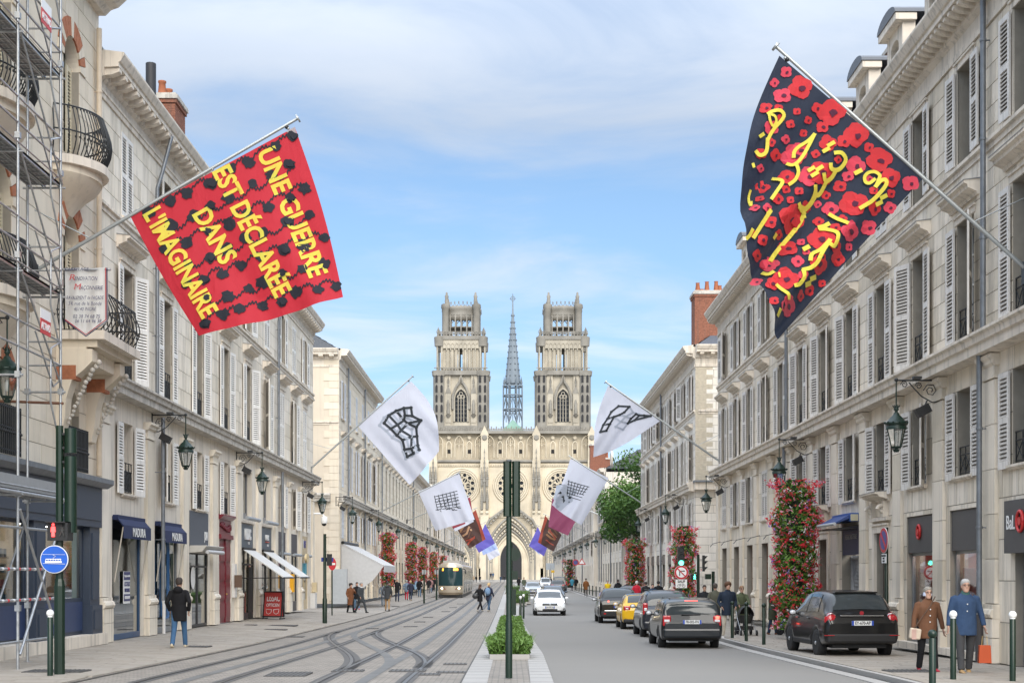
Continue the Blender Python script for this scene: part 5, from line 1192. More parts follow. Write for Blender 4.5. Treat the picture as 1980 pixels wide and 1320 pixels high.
    l.box(X-52*k, X+52*k, .55, .8, cz(711), cz(709.4), C_G); l.box(X-44*k, X+44*k, .7, .95, cz(641), cz(639.5), C_G); l.build('lantern_storey', o)
    # crown
    c = MB(); r0 = 5.2; cyy = D/2
    for i in range(20):
        a = 2*pi*i/20; x, y = X+r0*cos(a), cyy+r0*sin(a); c.box(x-.16, x+.16, y-.16, y+.16, cz(648), cz(604), C_G); c.tube([Vector((x, y, cz(612))), Vector((X+r0*cos(a+.157), cyy+r0*sin(a+.157), cz(606))), Vector((X+r0*cos(a+.314), cyy+r0*sin(a+.314), cz(612)))], .13, C_G, 4)
    c.lathe([(r0-.45, cz(630)), (r0-.45, cz(628))], C_G, 20, (X, cyy, 0))
    rings = [[Vector((X+rr_*cos(2*pi*q/24), cyy+rr_*sin(2*pi*q/24), cz(pz))) for q in range(24)] for rr_, pz in ((r0+.15, 606), (r0+.15, 598), (r0+.5, 595), (r0+.5, 590), (r0+.1, 589), (r0-.5, 590), (r0-.5, 606), (r0+.15, 606))]
    c.loft([g[::-1] for g in rings], C_G, False)
    for sx in (-1, 1):
        for sy in (1.9, D-1.9):
            c.lathe([(1.0, cz(648)), (1.0, cz(596)), (1.3, cz(593)), (1.2, cz(586))], C_G, 8, (X+sx*30*k, sy, 0)); pin(c, X+sx*33*k, sy, cz(592), 1.2, .4, C_G)
            MB().lathe([(.5, 0), (.6, .9), (.45, 1.6), (.6, 2.3), (.3, 2.7), (.32, 3.2), (.1, 3.5)], C_G, 7, (X+sx*28*k, sy, cz(586))).build('angel_statue', o)
    for i in range(28):
        a = 2*pi*i/28; x, y = X+(r0+.1)*cos(a), cyy+(r0+.1)*sin(a); c.tube([(x, y, cz(590)), (X+(r0+.1)*cos(a+.11), cyy+(r0+.1)*sin(a+.11), cz(584)), (X+(r0+.1)*cos(a+.224), cyy+(r0+.1)*sin(a+.224), cz(590))], .1, C_G, 4); c.lathe([(.08, 0), (.2, .4), (.04, .8)], C_G, 4, (X+(r0+.1)*cos(a+.11), cyy+(r0+.1)*sin(a+.11), cz(585)))
    c.build('crown', o)
tower(891); tower(1089)
# --- crossing spire behind
_cs = CS; CS = _cs*462/400
sp = MB(); X = cx(991.5); Ys = 62
sp.box(X-7, X+7, 30, 90, cz(960), cz(852), C_L); sp.lathe([(3.2, 44.2), (2.8, 45.3), (1.5, 46.3), (.35, 47.6)], COPP, 12, (X, 20, 0))
for i in range(8):
    a = pi/8+i*pi/4
    for r_, za, zb in ((3.3, 838, 745), (2.2, 800, 735)): sp.tube([(X+r_*cos(a), Ys+r_*sin(a), cz(za)), (X+r_*cos(a), Ys+r_*sin(a), cz(zb))], .22, C_L, 4)
    for za in (792, 765, 747): sp.tube([(X+3.3*cos(a), Ys+3.3*sin(a), cz(za)), (X+3.3*cos(a+pi/4), Ys+3.3*sin(a+pi/4), cz(za))], .26, C_L, 4)
    for za, zb in ((815, 793), (790, 766)):
        p0 = Vector((X+3.3*cos(a), Ys+3.3*sin(a), cz(za))); p1 = Vector((X+3.3*cos(a+pi/4), Ys+3.3*sin(a+pi/4), cz(za))); mid = (p0+p1)/2; mid.z = cz(zb); sp.tube([p0, mid, p1], .15, C_L, 4); sp.tube([(p0+p1)/2, mid], .12, C_L, 4)
    pin(sp, X+3.0*cos(a), Ys+3.0*sin(a), cz(748), 3.2, .4, C_L, 4)
sp.lathe([(3.2, cz(840)), (3.0, cz(826))], C_L, 8, (X, Ys, 0), smooth=False)
sp.lathe([(2.6, cz(742)), (1.15, cz(660)), (.42, cz(612))], C_L, 8, (X, Ys, 0), smooth=False)
for j in range(11):
    z = cz(738-j*11.5); r_ = 2.55-.19*j
    for i in range(8): a = i*pi/4+pi/8; sp.ball((X+r_*cos(a), Ys+r_*sin(a), z), .28, C_L, 4, 3)
sp.lathe([(.5, cz(612)), (.7, cz(610)), (.3, cz(606)), (.16, cz(575)), (.1, cz(568))], C_L, 6, (X, Ys, 0))
sp.tube([(X-1.05, Ys, cz(577)), (X+1.05, Ys, cz(577))], .12, C_L, 5); sp.tube([(X+.72*cos(a), Ys, cz(577)+.72*sin(a)) for a in [i*pi/6 for i in range(13)]], .1, C_L, 4)
sp.build('spire', cath); CS = _cs
# ---------------------------------------------------------------- wall lanterns
rr = random.Random(41)
GLOW = glassy('lantern_glass', (.88, .90, .90), .80)
def lantern_meshes():
    arm = MB(); L = 1.05      # local: wall at x=0, arm along +x, z=0 at the arm
    arm.tube([(0, 0, 0), (L, 0, 0)], .022, IRON, 5); arm.tube([(0, 0, .05), (0, 0, -.55)], .028, IRON, 5); arm.ball((L, 0, .01), .05, IRON, 6, 4)
    arm.tube([(.04, 0, -.5), (.2, 0, -.52), (.45, 0, -.38), (.62, 0, -.2), (.75, 0, -.05)], .016, IRON, 5)
    for c, r_, t in (((.24, -.24), .17, 11), ((.52, -.13), .09, 10), ((.86, -.1), .09, 10)): arm.tube([(c[0]+r_*(1-k/t*.85)*cos(k*1.05), 0, c[1]+r_*(1-k/t*.85)*sin(k*1.05)) for k in range(t)], .013, IRON, 4)
    arm.box(.46, .66, -.07, .07, .03, .09, IRON)
    hang = MB(); hang.tube([(L, 0, 0), (L, 0, -.72)], .018, LAMPG, 5)
    crown = MB()
    crown.lathe([(.05, 0), (.05, .06), (.09, .10), (.07, .14), (.06, .20)], LAMPG, 10, (L, 0, -.86))
    for k in range(8): a = k*pi/4; crown.tube([(L+.07*cos(a), .07*sin(a), -.70), (L+.12*cos(a), .12*sin(a), -.62)], .014, LAMPG, 4)
    crown.lathe([(.33, 0), (.33, .10), (.27, .14), (.36, .16), (.36, .22), (.30, .24), (.20, .38), (.11, .46), (.08, .54)], LAMPG, 14, (L, 0, -1.40))
    for k in range(12): a = k*pi/6; crown.ball((L+.36*cos(a), .36*sin(a), -1.18), .035, LAMPG, 5, 3)
    base = MB(); base.lathe([(.04, -.14), (.09, -.08), (.06, -.03), (.16, 0), (.17, .04)], LAMPG, 10, (L, 0, -1.98))
    bars = MB()
    for k in range(6): a = k*pi/3; bars.tube([(L+.165*cos(a), .165*sin(a), -1.95), (L+.29*cos(a), .29*sin(a), -1.38)], .014, LAMPG, 4); bars.tube([(L+.16*cos(a), .16*sin(a), -1.95), (L+.06*cos(a), .06*sin(a), -2.12)], .012, LAMPG, 4)
    gl = MB(); gl.loft([[Vector((L+r_*cos(k*pi/3), r_*sin(k*pi/3), z)) for k in range(6)] for r_, z in ((.155, -1.94), (.28, -1.39))], GLOW, False, False)
    bulb = MB().lathe([(.03, 0), (.05, .05), (.06, .22), (.03, .3)], plain('lamp_bulb', (.75, .75, .72), .3), 8, (L, 0, -1.8))
    spot = MB(); Mx = Matrix.Translation((.42, 0, -.72)) @ Matrix.Rotation(radians(28), 4, 'Y'); spot.box(-.17, .17, -.10, .10, -.11, .11, BLACK, Mx); spot.tube([(.32, 0, -.48), (.38, 0, -.62)], .02, BLACK, 5)
    for b in (crown, base, bars, gl, bulb): b.v = [(L+(v[0]-L)*.74, v[1]*.74, -.62+(v[2]+.66)*.74) for v in b.v]
    return [(n, b.mesh(n)) for n, b in (('bracket_arm', arm), ('hanger', hang), ('lantern_head', crown), ('lantern_foot', base), ('glazing_bar', bars), ('lantern_glass', gl), ('bulb', bulb), ('spotlight', spot))]
LM = lantern_meshes()
def lantern(side, Y, z, label, X=None):
    x = (XL if side == 'L' else XR) if X is None else X
    t = empty('wall_lantern', (x+(.02 if side == 'L' else -.02), Y, z), 0 if side == 'L' else pi, label, 'lamp', 'wall lanterns on scrolled brackets')
    for n, me in LM: put(n, me, t)
lab = ['nearest', 'second', 'third', 'fourth', 'fifth', 'sixth', 'seventh', 'eighth', 'ninth', 'tenth', 'eleventh', 'twelfth', 'thirteenth', 'fourteenth', 'fifteenth', 'sixteenth']
for i, Y in enumerate((33.7, 48.4, 66.5, 84, 102, 121, 138, 153, 170, 186, 202, 220, 240, 265, 295)): lantern('R', Y, 6.45 if Y < 70 else 6.55, '%s green hanging wall lantern along the right-hand facades' % lab[i])
for i, Y in enumerate((28.6, 44.3, 57.9, 76.3, 90.9, 109, 127.5, 150, 172, 194, 211, 230, 246, 270, 295, 320)):
    lantern('L', Y, 6.82 if Y > 30 else 7.0, '%s green hanging wall lantern along the left-hand facades' % lab[i], XL if not 80.5 < Y < 92.3 else XL)

# ---------------------------------------------------------------- flags on poles
class Flag:
    """Cloth in an upright plane across the street (y = 0 local), gently waved; prints are laid on it as flat shapes."""
    def __init__(s, px, py_, Y, base, tip, quad, m, label, amp=.14, seed=0, sag=(0, 0, 0, 0), nf=3.2):
        s.Y, s.amp, s.ph, s.nf = Y, amp, seed*1.7, nf; s.o = at(*[base[0], Y, base[1]])
        s.t = empty('flag', s.o, 0, label, 'flag', 'flags on poles over the street'); s.lay = 0
        A, T = s.P(base), s.P(tip); d = (T-A).normalized(); r = .045 if Y < 60 else .05
        b = MB(); b.tube([A-d*.2, A.lerp(T, .35), T], [r, r, r*.8], POLE, 8); b.build('pole', s.t)
        b = MB(); b.lathe([(.10, -.02), (.10, .02)], POLE, 10, M=Matrix.Translation(T) @ d.to_track_quat('Z', 'Y').to_matrix().to_4x4()); b.ball(tuple(T-d*.3+Vector((0, 0, -.06))), .05, BLACK, 6, 4); b.build('pole_finial', s.t)
        MB().box(A.x-.12, A.x+.12, -.1, .1, A.z-.25, A.z+.2, IRON).build('wall_bracket', s.t)
        st = MB(); sg = -1 if A.x < T.x else 1; st.tube([A.lerp(T, .22), A+Vector((0, 0, 1.5))], .012, POLE, 4); st.build('stay_rod', s.t)
        s.q = [s.P2(p) for p in quad]; s.m = m; n = 26; vs = []; fs = []
        a, b_, c, e = s.q
        for i in range(n+1):
            for j in range(n+1):
                u, v = i/n, j/n; p = (a*(1-u)+b_*u)*(1-v)+(e*(1-u)+c*u)*v
                # edges are not quite straight
                p = p+(b_-a).normalized().orthogonal()*0 if False else p
                p += Vector(((c-e).y, -(c-e).x)).normalized()*sag[2]*sin(pi*u)*v+Vector(((e-a).y, -(e-a).x)).normalized()*sag[3]*sin(pi*v)*(1-u)+Vector(((c-b_).y, -(c-b_).x)).normalized()*sag[1]*sin(pi*v)*u
                vs.append((p.x, s.w(p), p.y))
        for i in range(n):
            for j in range(n): k = i*(n+1)+j; fs.append((k, k+1, k+n+2, k+n+1))
        s.cloth = MB().add(vs, fs, m, True).build('cloth', s.t)
        s.hem(quad)
    def hem(s, quad):
        for i in range(3): 
            p = Vector(s.q[0]).lerp(Vector(s.q[1]), .04+.46*i); MB().ball((p.x, s.w(p)-.0, p.y+.05), .035, POLE, 6, 4).build('ring', s.t)
    def P(s, p): v = at(p[0], s.Y, p[1])-s.o; return Vector((v.x, 0, v.z))
    def P2(s, p): v = s.P(p); return Vector((v.x, v.z))
    def w(s, p):
        a, b = s.q[0], s.q[1]; d = (b-a).normalized(); n = Vector((-d.y, d.x)); L = max(.1, (s.q[3]-a).length); t = abs((p-a).dot(n))/L; k = (p-a).dot(d)
        return -s.amp*t*(sin(k*s.nf+s.ph+t*1.4)+.4*sin(k*s.nf*2.3+s.ph*2))-.25*t*t
    def print_(s, polys, m, name, px=True, lay=None):
        """polys: lists of points (photo px or local metres); laid on the cloth facing the viewer."""
        s.lay += lay is None; off = .006*(s.lay if lay is None else lay)+.012; bm = bmesh.new()
        for pl in polys:
            pts = [s.P2(p) if px else Vector(p) for p in pl]
            try: bm.faces.new([bm.verts.new((p.x, p.y, 0)) for p in pts])
            except ValueError: pass
        bmesh.ops.triangulate(bm, faces=bm.faces)
        s.lay_bm(bm, m, name, off)
    def lay_bm(s, bm, m, name, off):
        if not bm.verts: bm.free(); return
        x0, x1 = min(v.co.x for v in bm.verts), max(v.co.x for v in bm.verts); y0, y1 = min(v.co.y for v in bm.verts), max(v.co.y for v in bm.verts); st = .28
        for ax, a, c in (((1, 0, 0), x0, x1), ((0, 1, 0), y0, y1)):
            k = math.ceil(a/st)
            while k*st < c:
                bmesh.ops.bisect_plane(bm, geom=bm.verts[:]+bm.edges[:]+bm.faces[:], plane_co=(k*st*ax[0], k*st*ax[1], 0), plane_no=ax); k += 1
        for v in bm.verts: p = Vector((v.co.x, v.co.y)); v.co = (p.x, s.w(p)-off, p.y)
        me = bpy.data.meshes.new(name); bm.to_mesh(me); bm.free(); me.materials.append(m); put(name, me, s.t)
    def text(s, txt, p0, p1, height, m, bold=.03, squash=None):
        """Lettering whose baseline runs from px p0 to px p1."""
        a, b = s.P2(p0), s.P2(p1); d = b-a; L = d.length; me = text_mesh(txt, height, m, bold, 1, 'LEFT', 0); w = max(v.co.x for v in me.vertices); x0 = min(v.co.x for v in me.vertices)
        bm = bmesh.new(); bm.from_mesh(me); bmesh.ops.remove_doubles(bm, verts=bm.verts, dist=1e-5); ux = d/L; uy = Vector((-ux.y, ux.x)); k = L/(w-x0); s.lay += 1
        for v in bm.verts: q = a+ux*((v.co.x-x0)*k)+uy*(v.co.y); v.co = (q.x, q.y, 0)
        s.lay_bm(bm, m, 'lettering', .006*s.lay+.012); bpy.data.meshes.remove(me)
def blob(x, y, r, n=11, rr=rr, jag=.25): return [(x+r*(1+rr.uniform(-jag, jag))*cos(2*pi*i/n), y+r*(1+rr.uniform(-jag, jag))*.92*sin(2*pi*i/n)) for i in range(n)]
def ribbon(pts, w, px=True):
    out = []
    for a, b in zip(pts, pts[1:]):
        d = Vector((b[0]-a[0], b[1]-a[1])); 
        if d.length < 1e-6: continue
        n = Vector((-d.y, d.x)).normalized()*w/2; e = d.normalized()*w*.25
        out.append([(a[0]-e.x+n.x, a[1]-e.y+n.y), (b[0]+e.x+n.x, b[1]+e.y+n.y), (b[0]+e.x-n.x, b[1]+e.y-n.y), (a[0]-e.x-n.x, a[1]-e.y-n.y)])
    return out
def cloth(name, col, **k):
    """Thin polyester: some light comes through from behind."""
    if name in MATS: return MATS[name]
    m = bpy.data.materials.new(name); m.use_nodes = True; MATS[name] = m; nt = m.node_tree; b = nt.nodes['Principled BSDF']; N = nt.nodes.new; L = nt.links.new
    b.inputs['Base Color'].default_value = (*col, 1); b.inputs['Roughness'].default_value = .75; b.inputs['Sheen Weight'].default_value = .15
    tr = N('ShaderNodeBsdfTranslucent'); tr.inputs[0].default_value = (*col, 1); mx = N('ShaderNodeMixShader'); mx.inputs[0].default_value = .38
    tc = N('ShaderNodeTexCoord'); mp = N('ShaderNodeMapping'); mp.inputs['Scale'].default_value = (1.6, 1, .7); no = N('ShaderNodeTexNoise'); no.inputs['Scale'].default_value = 1.4; no.inputs['Detail'].default_value = 3; no.inputs['Distortion'].default_value = .8; L(tc.outputs['Object'], mp.inputs[0]); L(mp.outputs[0], no.inputs[0])
    bp = N('ShaderNodeBump'); bp.inputs['Strength'].default_value = .5; bp.inputs['Distance'].default_value = .12; L(no.outputs[0], bp.inputs['Height']); L(bp.outputs[0], b.inputs['Normal'])
    L(b.outputs[0], mx.inputs[1]); L(tr.outputs[0], mx.inputs[2]); L(mx.outputs[0], nt.nodes['Material Output'].inputs[0]); return m
YEL = cloth('print_yellow', (.86, .76, .10)); INK = cloth('print_navy_black', (.018, .022, .035))
# 1: red flag, left
FR = Flag(0, 0, 33.4, (62, 527), (576, 229), [(570, 246), (252, 418), (386, 650), (665, 577)], cloth('flag_red', (.56, .022, .04)), 'big red flag with black dots and yellow French lettering, nearest on the left', .12, 1, (0, .05, -.06, -.09))
dots = []; lines = []
A, Bq, Cq, Dq = [Vector(p) for p in ((570, 246), (252, 418), (386, 650), (665, 577))]
def bil(u, v): return (A*(1-u)+Bq*u)*(1-v)+(Dq*(1-u)+Cq*u)*v
for j in range(7):
    row = []
    for i in range(8):
        u = (i+(.62 if j % 2 else .2))/7.9; v = (j+.35)/6.9
        if u > .96: continue
        p = bil(u, v); dots.append(blob(p.x+rr.uniform(-7, 7), p.y+rr.uniform(-6, 6), rr.uniform(9.5, 14), 15, jag=.26)); row.append(p)
    for a, b in zip(row, row[1:]):
        pts = []; k = 12
        for q in range(k+1): t = q/k; w = Vector(a).lerp(b, t); pts.append((w.x+rr.uniform(-1, 1), w.y+13*sin(pi*t)*(1 if j % 2 else -1)+(3 if q % 2 else -3)))
        lines += ribbon(pts, 2.6)
    FR.print_(lines, INK, 'printed_net', lay=1); lines = []
FR.print_([[bil(0, 0)[:], bil(.0, .0)[:], bil(.055, .0)[:], bil(.0, .055)[:]][1:]], cloth('flag_corner_grey', (.45, .42, .43)), 'corner_patch')
for g in dots: FR.print_([g], INK, 'printed_dot', lay=2)
FR.text('UNE GUERRE', (512, 290), (617, 537), .62, YEL, .02); FR.text('EST DÉCLARÉE', (425, 326), (549, 573), .62, YEL, .02); FR.text('DANS', (386, 408), (443, 507), .62, YEL, .02); FR.text("L'IMAGINAIRE", (291, 408), (409, 613), .62, YEL, .02)
for g in dots[::4]: FR.print_([[(x*.62+.38*g[0][0]-2, y*.62+.38*g[0][1]) for x, y in g]], INK, 'printed_dot', lay=7)
# 2: poppy flag, right
FP = Flag(0, 0, 28.2, (1990, 525), (1500, 90), [(1507, 108), (1785, 345), (1505, 655), (1441, 500)], cloth('flag_navy', (.016, .024, .048)), 'big navy flag with red poppies and yellow Arabic lettering, nearest on the right', .30, 2, (0, .02, -.02, .36), 5.2)
def poppy(x, y, r):
    r *= 1.12; a0 = rr.uniform(-.6, .6); P = []
    for k in range(4):
        a = a0+k*pi/2+rr.uniform(-.2, .2)-.4; c = (x+r*.45*cos(a), y+r*.42*sin(a)); P.append([(c[0]+r*.62*(1+rr.uniform(-.1, .1))*cos(t), c[1]+r*.58*(1+rr.uniform(-.1, .1))*sin(t)) for t in [q*2*pi/9 for q in range(9)]])
    return P
big = [(1547, 170, 21), (1512, 186, 15), (1607, 218, 24), (1655, 262, 22), (1547, 290, 15), (1590, 246, 11), (1600, 278, 15), (1535, 300, 21), (1700, 310, 22), (1630, 275, 12), (1560, 345, 18), (1586, 337, 22), (1518, 345, 14), (1655, 320, 17), (1720, 345, 18), (1648, 395, 24), (1605, 405, 14), (1530, 425, 24), (1583, 465, 22), (1640, 450, 17), (1522, 480, 16), (1690, 405, 12), (1760, 355, 15), (1512, 545, 21), (1578, 515, 17), (1520, 595, 16), (1485, 435, 12), (1475, 360, 12), (1488, 510, 15), (1487, 555, 12), (1556, 590, 14), (1610, 480, 12), (1680, 440, 14), (1535, 615, 10), (1470, 470, 10), (1565, 560, 10), (1490, 250, 13), (1480, 210, 11), (1560, 400, 10), (1462, 545, 9), (1500, 300, 10), (1620, 500, 13), (1640, 340, 10), (1580, 210, 10), (1680, 285, 9), (1545, 540, 9), (1500, 390, 10), (1470, 300, 10), (1520, 140, 10)]
def inside(x, y):
    q = [(1507, 108), (1785, 345), (1505, 655), (1438, 545), (1436, 480), (1447, 260)]; c = False
    for (a, b), (d, e) in zip(q, q[1:]+q[:1]):
        if (b > y) != (e > y) and x < (d-a)*(y-b)/(e-b)+a: c = not c
    return c
big = [p for p in big if inside(p[0]-p[2]*.9, p[1]) and inside(p[0]+p[2]*.9, p[1]) and inside(p[0], p[1]+p[2]*.9) and inside(p[0], p[1]-p[2]*.9)]
for _ in range(900):
    x, y, r = rr.uniform(1440, 1770), rr.uniform(120, 640), rr.choice((7, 8, 9, 11))
    if all((x-p[0])**2+(y-p[1])**2 > (r+p[2]+3)**2 for p in big) and all(inside(x+dx, y+dy) for dx, dy in ((-r*1.1, 0), (r*1.1, 0), (0, r*1.1), (0, -r*1.1))): big.append((x, y, r))
REDP = cloth('print_poppy_red', (.72, .035, .045)); DKP = cloth('print_poppy_heart', (.10, .012, .045)); PNK = cloth('print_poppy_pink', (.80, .07, .12))
for k, p in enumerate(big):
    FP.print_(poppy(*p), PNK if k % 3 == 1 else REDP, 'printed_poppy', lay=1+k % 3); FP.print_([blob(p[0]+p[2]*.15, p[1]+p[2]*.1, p[2]*.30, 7, jag=.35)], DKP, 'poppy_heart', lay=4+k % 3)
FP.lay = 7
strokes = []
def calli(ox, oy, k, L): strokes.extend((w/k, [(ox+x/k, oy+y/k) for x, y in p]) for w, p in L)
calli(1430, 200, 4.073, [(30, [(215, 100), (250, 80), (310, 72), (342, 105), (320, 150), (275, 200), (240, 250), (215, 300)]), (22, [(222, 110), (230, 160), (255, 195), (280, 160), (270, 122), (240, 108)]), (32, [(120, 395), (150, 422), (190, 410), (208, 370), (212, 295)]), (28, [(148, 285), (178, 262)]), (30, [(588, 245), (540, 295), (470, 338), (435, 375), (425, 425)]), (30, [(588, 245), (545, 330), (500, 410), (455, 470), (410, 495), (375, 475)]), (30, [(440, 500), (450, 560), (425, 620), (375, 660)]), (30, [(262, 592), (308, 615), (322, 645), (280, 710), (232, 780)]), (20, [(90, 680), (77, 740), (86, 808), (94, 770)]), (24, [(97, 490), (105, 515)]), (34, [(532, 545), (574, 520)]), (34, [(555, 590), (600, 562)]), (34, [(595, 542), (638, 515)]), (32, [(455, 810), (485, 848), (520, 835), (565, 775), (588, 710), (585, 665)]), (30, [(505, 850), (518, 890)]), (26, [(200, 896), (226, 868)])])
calli(1560, 230, 4.073, [(34, [(122, 268), (165, 243)]), (34, [(160, 222), (206, 195)]), (34, [(210, 282), (265, 282), (302, 328), (268, 388), (220, 412), (182, 402), (176, 370)]), (34, [(222, 418), (190, 470), (142, 498), (122, 450)]), (34, [(150, 500), (105, 588), (70, 598), (56, 545)]), (34, [(72, 600), (35, 665), (2, 698)]), (38, [(380, 430), (425, 408)]), (28, [(530, 480), (490, 512), (458, 502), (452, 460), (482, 428), (530, 422), (566, 450), (556, 490), (530, 545)]), (34, [(530, 545), (570, 500), (608, 492), (612, 530), (560, 600), (490, 668), (402, 722)]), (34, [(538, 687), (582, 662)]), (34, [(572, 637), (618, 612)])])
calli(1430, 400, 3.732, [(30, [(640, 62), (700, 100), (758, 138)]), (34, [(562, 160), (600, 150), (634, 132)]), (30, [(570, 170), (620, 175), (678, 205), (684, 250), (658, 308), (622, 290)]), (30, [(628, 262), (560, 332), (502, 362), (485, 410)]), (32, [(628, 262), (572, 350), (530, 430), (480, 472), (430, 482)]), (30, [(430, 485), (434, 540), (402, 588), (366, 602)]), (36, [(448, 322), (484, 303)]), (32, [(460, 582), (498, 562)]), (32, [(494, 542), (534, 520)]), (34, [(470, 40), (440, 110), (380, 190), (320, 260), (270, 320), (230, 380)]), (34, [(420, 12), (468, 18), (494, 0)]), (32, [(206, 55), (150, 140), (82, 248)]), (26, [(72, 195), (52, 235), (28, 262)]), (30, [(168, 475), (195, 498), (228, 485)]), (26, [(242, 590), (290, 640), (318, 668), (325, 695)]), (28, [(264, 770), (252, 808)]), (16, [(262, 500), (265, 530)]), (24, [(240, 238), (255, 212)])])
def bezier_smooth(p):
    out = []
    for i in range(len(p)-1):
        a, b, c, d = p[max(i-1, 0)], p[i], p[i+1], p[min(i+2, len(p)-1)]
        for k in range(4):
            t = k/4; out.append(tuple(.5*(2*b[j]+(c[j]-a[j])*t+(2*a[j]-5*b[j]+4*c[j]-d[j])*t*t+(3*b[j]-a[j]-3*c[j]+d[j])*t**3) for j in (0, 1)))
    return out+[p[-1]]
for w, st in strokes: FP.print_(ribbon(bezier_smooth(st), w*.92), YEL, 'printed_letter', lay=8)
# 3-6: white flags
WHF = cloth('flag_white', (.58, .60, .69)); GRYP = cloth('print_grey', (.40, .44, .52)); DKG = cloth('print_dark_grey', (.03, .037, .045))
def netprint(Fg, nodes, links, m, w, r): used = sorted({i for l in links for i in l}); Fg.print_([q for a, b in links for q in ribbon([nodes[a], nodes[b]], w)]+[blob(*nodes[i], r, 8, jag=.06) for i in used], m, 'printed_lattice')
F3 = Flag(0, 0, 79.6, (598, 908), (798, 727), [(795, 737), (691, 822), (792, 937), (849, 872)], WHF, 'white flag with a black lattice fist, second on the left', .22, 3, (0, .0, -.05, -.55))
nd = [(743, 818), (752, 803), (766, 794), (781, 789), (795, 788), (756, 829), (769, 821), (781, 812), (783, 803), (797, 804), (814, 813), (768, 842), (788, 818), (805, 826), (779, 843), (779, 851), (796, 844), (806, 843), (783, 869), (796, 868), (808, 861), (788, 883), (800, 877), (811, 870), (776, 832)]
lk = [(0, 1), (1, 2), (2, 3), (3, 4), (0, 5), (1, 6), (2, 7), (3, 8), (4, 9), (5, 6), (6, 7), (7, 8), (8, 9), (9, 10), (5, 11), (6, 24), (7, 12), (12, 10), (12, 13), (10, 13), (11, 24), (24, 12), (24, 16), (11, 15), (16, 17), (13, 17), (15, 16), (15, 18), (16, 19), (17, 20), (18, 19), (19, 20), (18, 21), (19, 22), (20, 23), (21, 22), (22, 23)]
netprint(F3, [(x-9+(6 if y > 850 else 0), y+4) for x, y in nd], lk, GRYP, 4.4, 3.4); netprint(F3, nd, lk, DKG, 4.6, 3.6)
F4 = Flag(0, 0, 69.0, (1398, 896), (1171, 738), [(1176, 745), (1279, 812), (1243, 836), (1147, 884)], WHF, 'white flag with a dark lattice print, second on the right', .26, 5, (0, .0, .12, .22), 4.5)
n4 = [(1160, 836), (1172, 833), (1166, 822), (1179, 820), (1174, 810), (1187, 806), (1182, 796), (1198, 802), (1196, 785), (1217, 786), (1207, 797), (1224, 797), (1214, 818), (1227, 812), (1220, 809), (1236, 803), (1230, 800), (1245, 803), (1258, 804), (1200, 815), (1210, 805), (1190, 825), (1205, 830)]
netprint(F4, n4, [(21, 22), (22, 12), (19, 21), (19, 20), (20, 11), (5, 19), (7, 20), (12, 19), (9, 11), (11, 17), (20, 14)], GRYP, 3.4, 2.6); netprint(F4, n4, [(0, 1), (0, 2), (1, 3), (2, 3), (2, 4), (3, 5), (4, 5), (4, 6), (5, 7), (6, 8), (8, 9), (7, 10), (9, 10)], DKG, 3.6, 2.8); netprint(F4, n4, [(12, 13), (12, 14), (13, 15), (14, 16), (15, 16), (15, 17), (17, 18), (18, 13)], DKG, 3.6, 2.8)
F5 = Flag(0, 0, 119, (728, 993), (890, 912), [(888, 915), (809, 950), (842, 1026), (918, 1004)], WHF, 'white flag with a small sketched black grid, third on the left', .2, 6, (0, 0, 0, 0))
hatch = []
for i in range(6): hatch += ribbon([(840+i*7.5, 958-i*1.7), (846+i*7.5, 985-i*1.5)], 1.3)
for i in range(6): hatch += ribbon([(840+i*1.2, 960+i*5), (884+i*1.2, 949+i*6)], 1.3)
for i in range(34): a = rr.uniform(846, 886); b = rr.uniform(962, 988); hatch += ribbon([(a, b), (a+rr.uniform(-6, 6), b+rr.uniform(-4, 4))], 1.2)
F5.print_(hatch, DKG, 'printed_sketch'); tag(F5.t.children[-1], kind='stuff')
F6 = Flag(0, 0, 111, (1242, 973), (1100, 881), [(1103, 886), (1177, 924), (1124, 1015), (1067, 976)], WHF, 'white flag with a grey head under a wire mesh, third on the right', .2, 7, (0, 0, .08, -.1))
F6.print_([[(1070, 965), (1076, 938), (1092, 936), (1108, 942), (1116, 950), (1106, 958), (1108, 968), (1096, 976), (1084, 988), (1076, 982)]], GRYP, 'printed_head'); hatch = [blob(rr.uniform(1080, 1108), rr.uniform(945, 972), rr.uniform(1.5, 4), 7) for _ in range(12)]
for i in range(7): hatch += ribbon([(1100+i*6, 928+i*2.2), (1096+i*5, 958-i*.5)], 1.3)
for i in range(6): hatch += ribbon([(1098-i*.6, 930+i*5.5), (1139-i*3.4, 941+i*5.2)], 1.3)
F6.print_(hatch, DKG, 'printed_mesh'); tag(F6.t.children[-1], kind='stuff')
# further flags
WINE = cloth('flag_wine', (.22, .045, .10)); VIO = cloth('flag_violet', (.14, .12, .50)); SKYF = cloth('flag_sky_blue', (.36, .46, .78)); BRNF = cloth('flag_dark_brown', (.07, .035, .03)); SKIN1 = cloth('print_ochre', (.36, .19, .10)); ORG = cloth('print_vermilion', (.40, .08, .05))
F7 = Flag(0, 0, 152, (1172, 1000), (1066, 958), [(1068, 962), (1118, 998), (1098, 1035), (1060, 1018)], WINE, 'plain wine red flag, fourth on the right', .2, 8)
F8 = Flag(0, 0, 152, (786, 1007), (909, 955), [(906, 958), (872, 1012), (880, 1027), (916, 1008)], WHF, 'white flag with a red patterned border, fourth on the left', .15, 9)
for bd in ([(907, 963), (913, 1004)], [(876, 1019), (898, 1010)]): F8.print_(ribbon(bd, 5), cloth('print_oxblood', (.30, .05, .07)), 'printed_border')
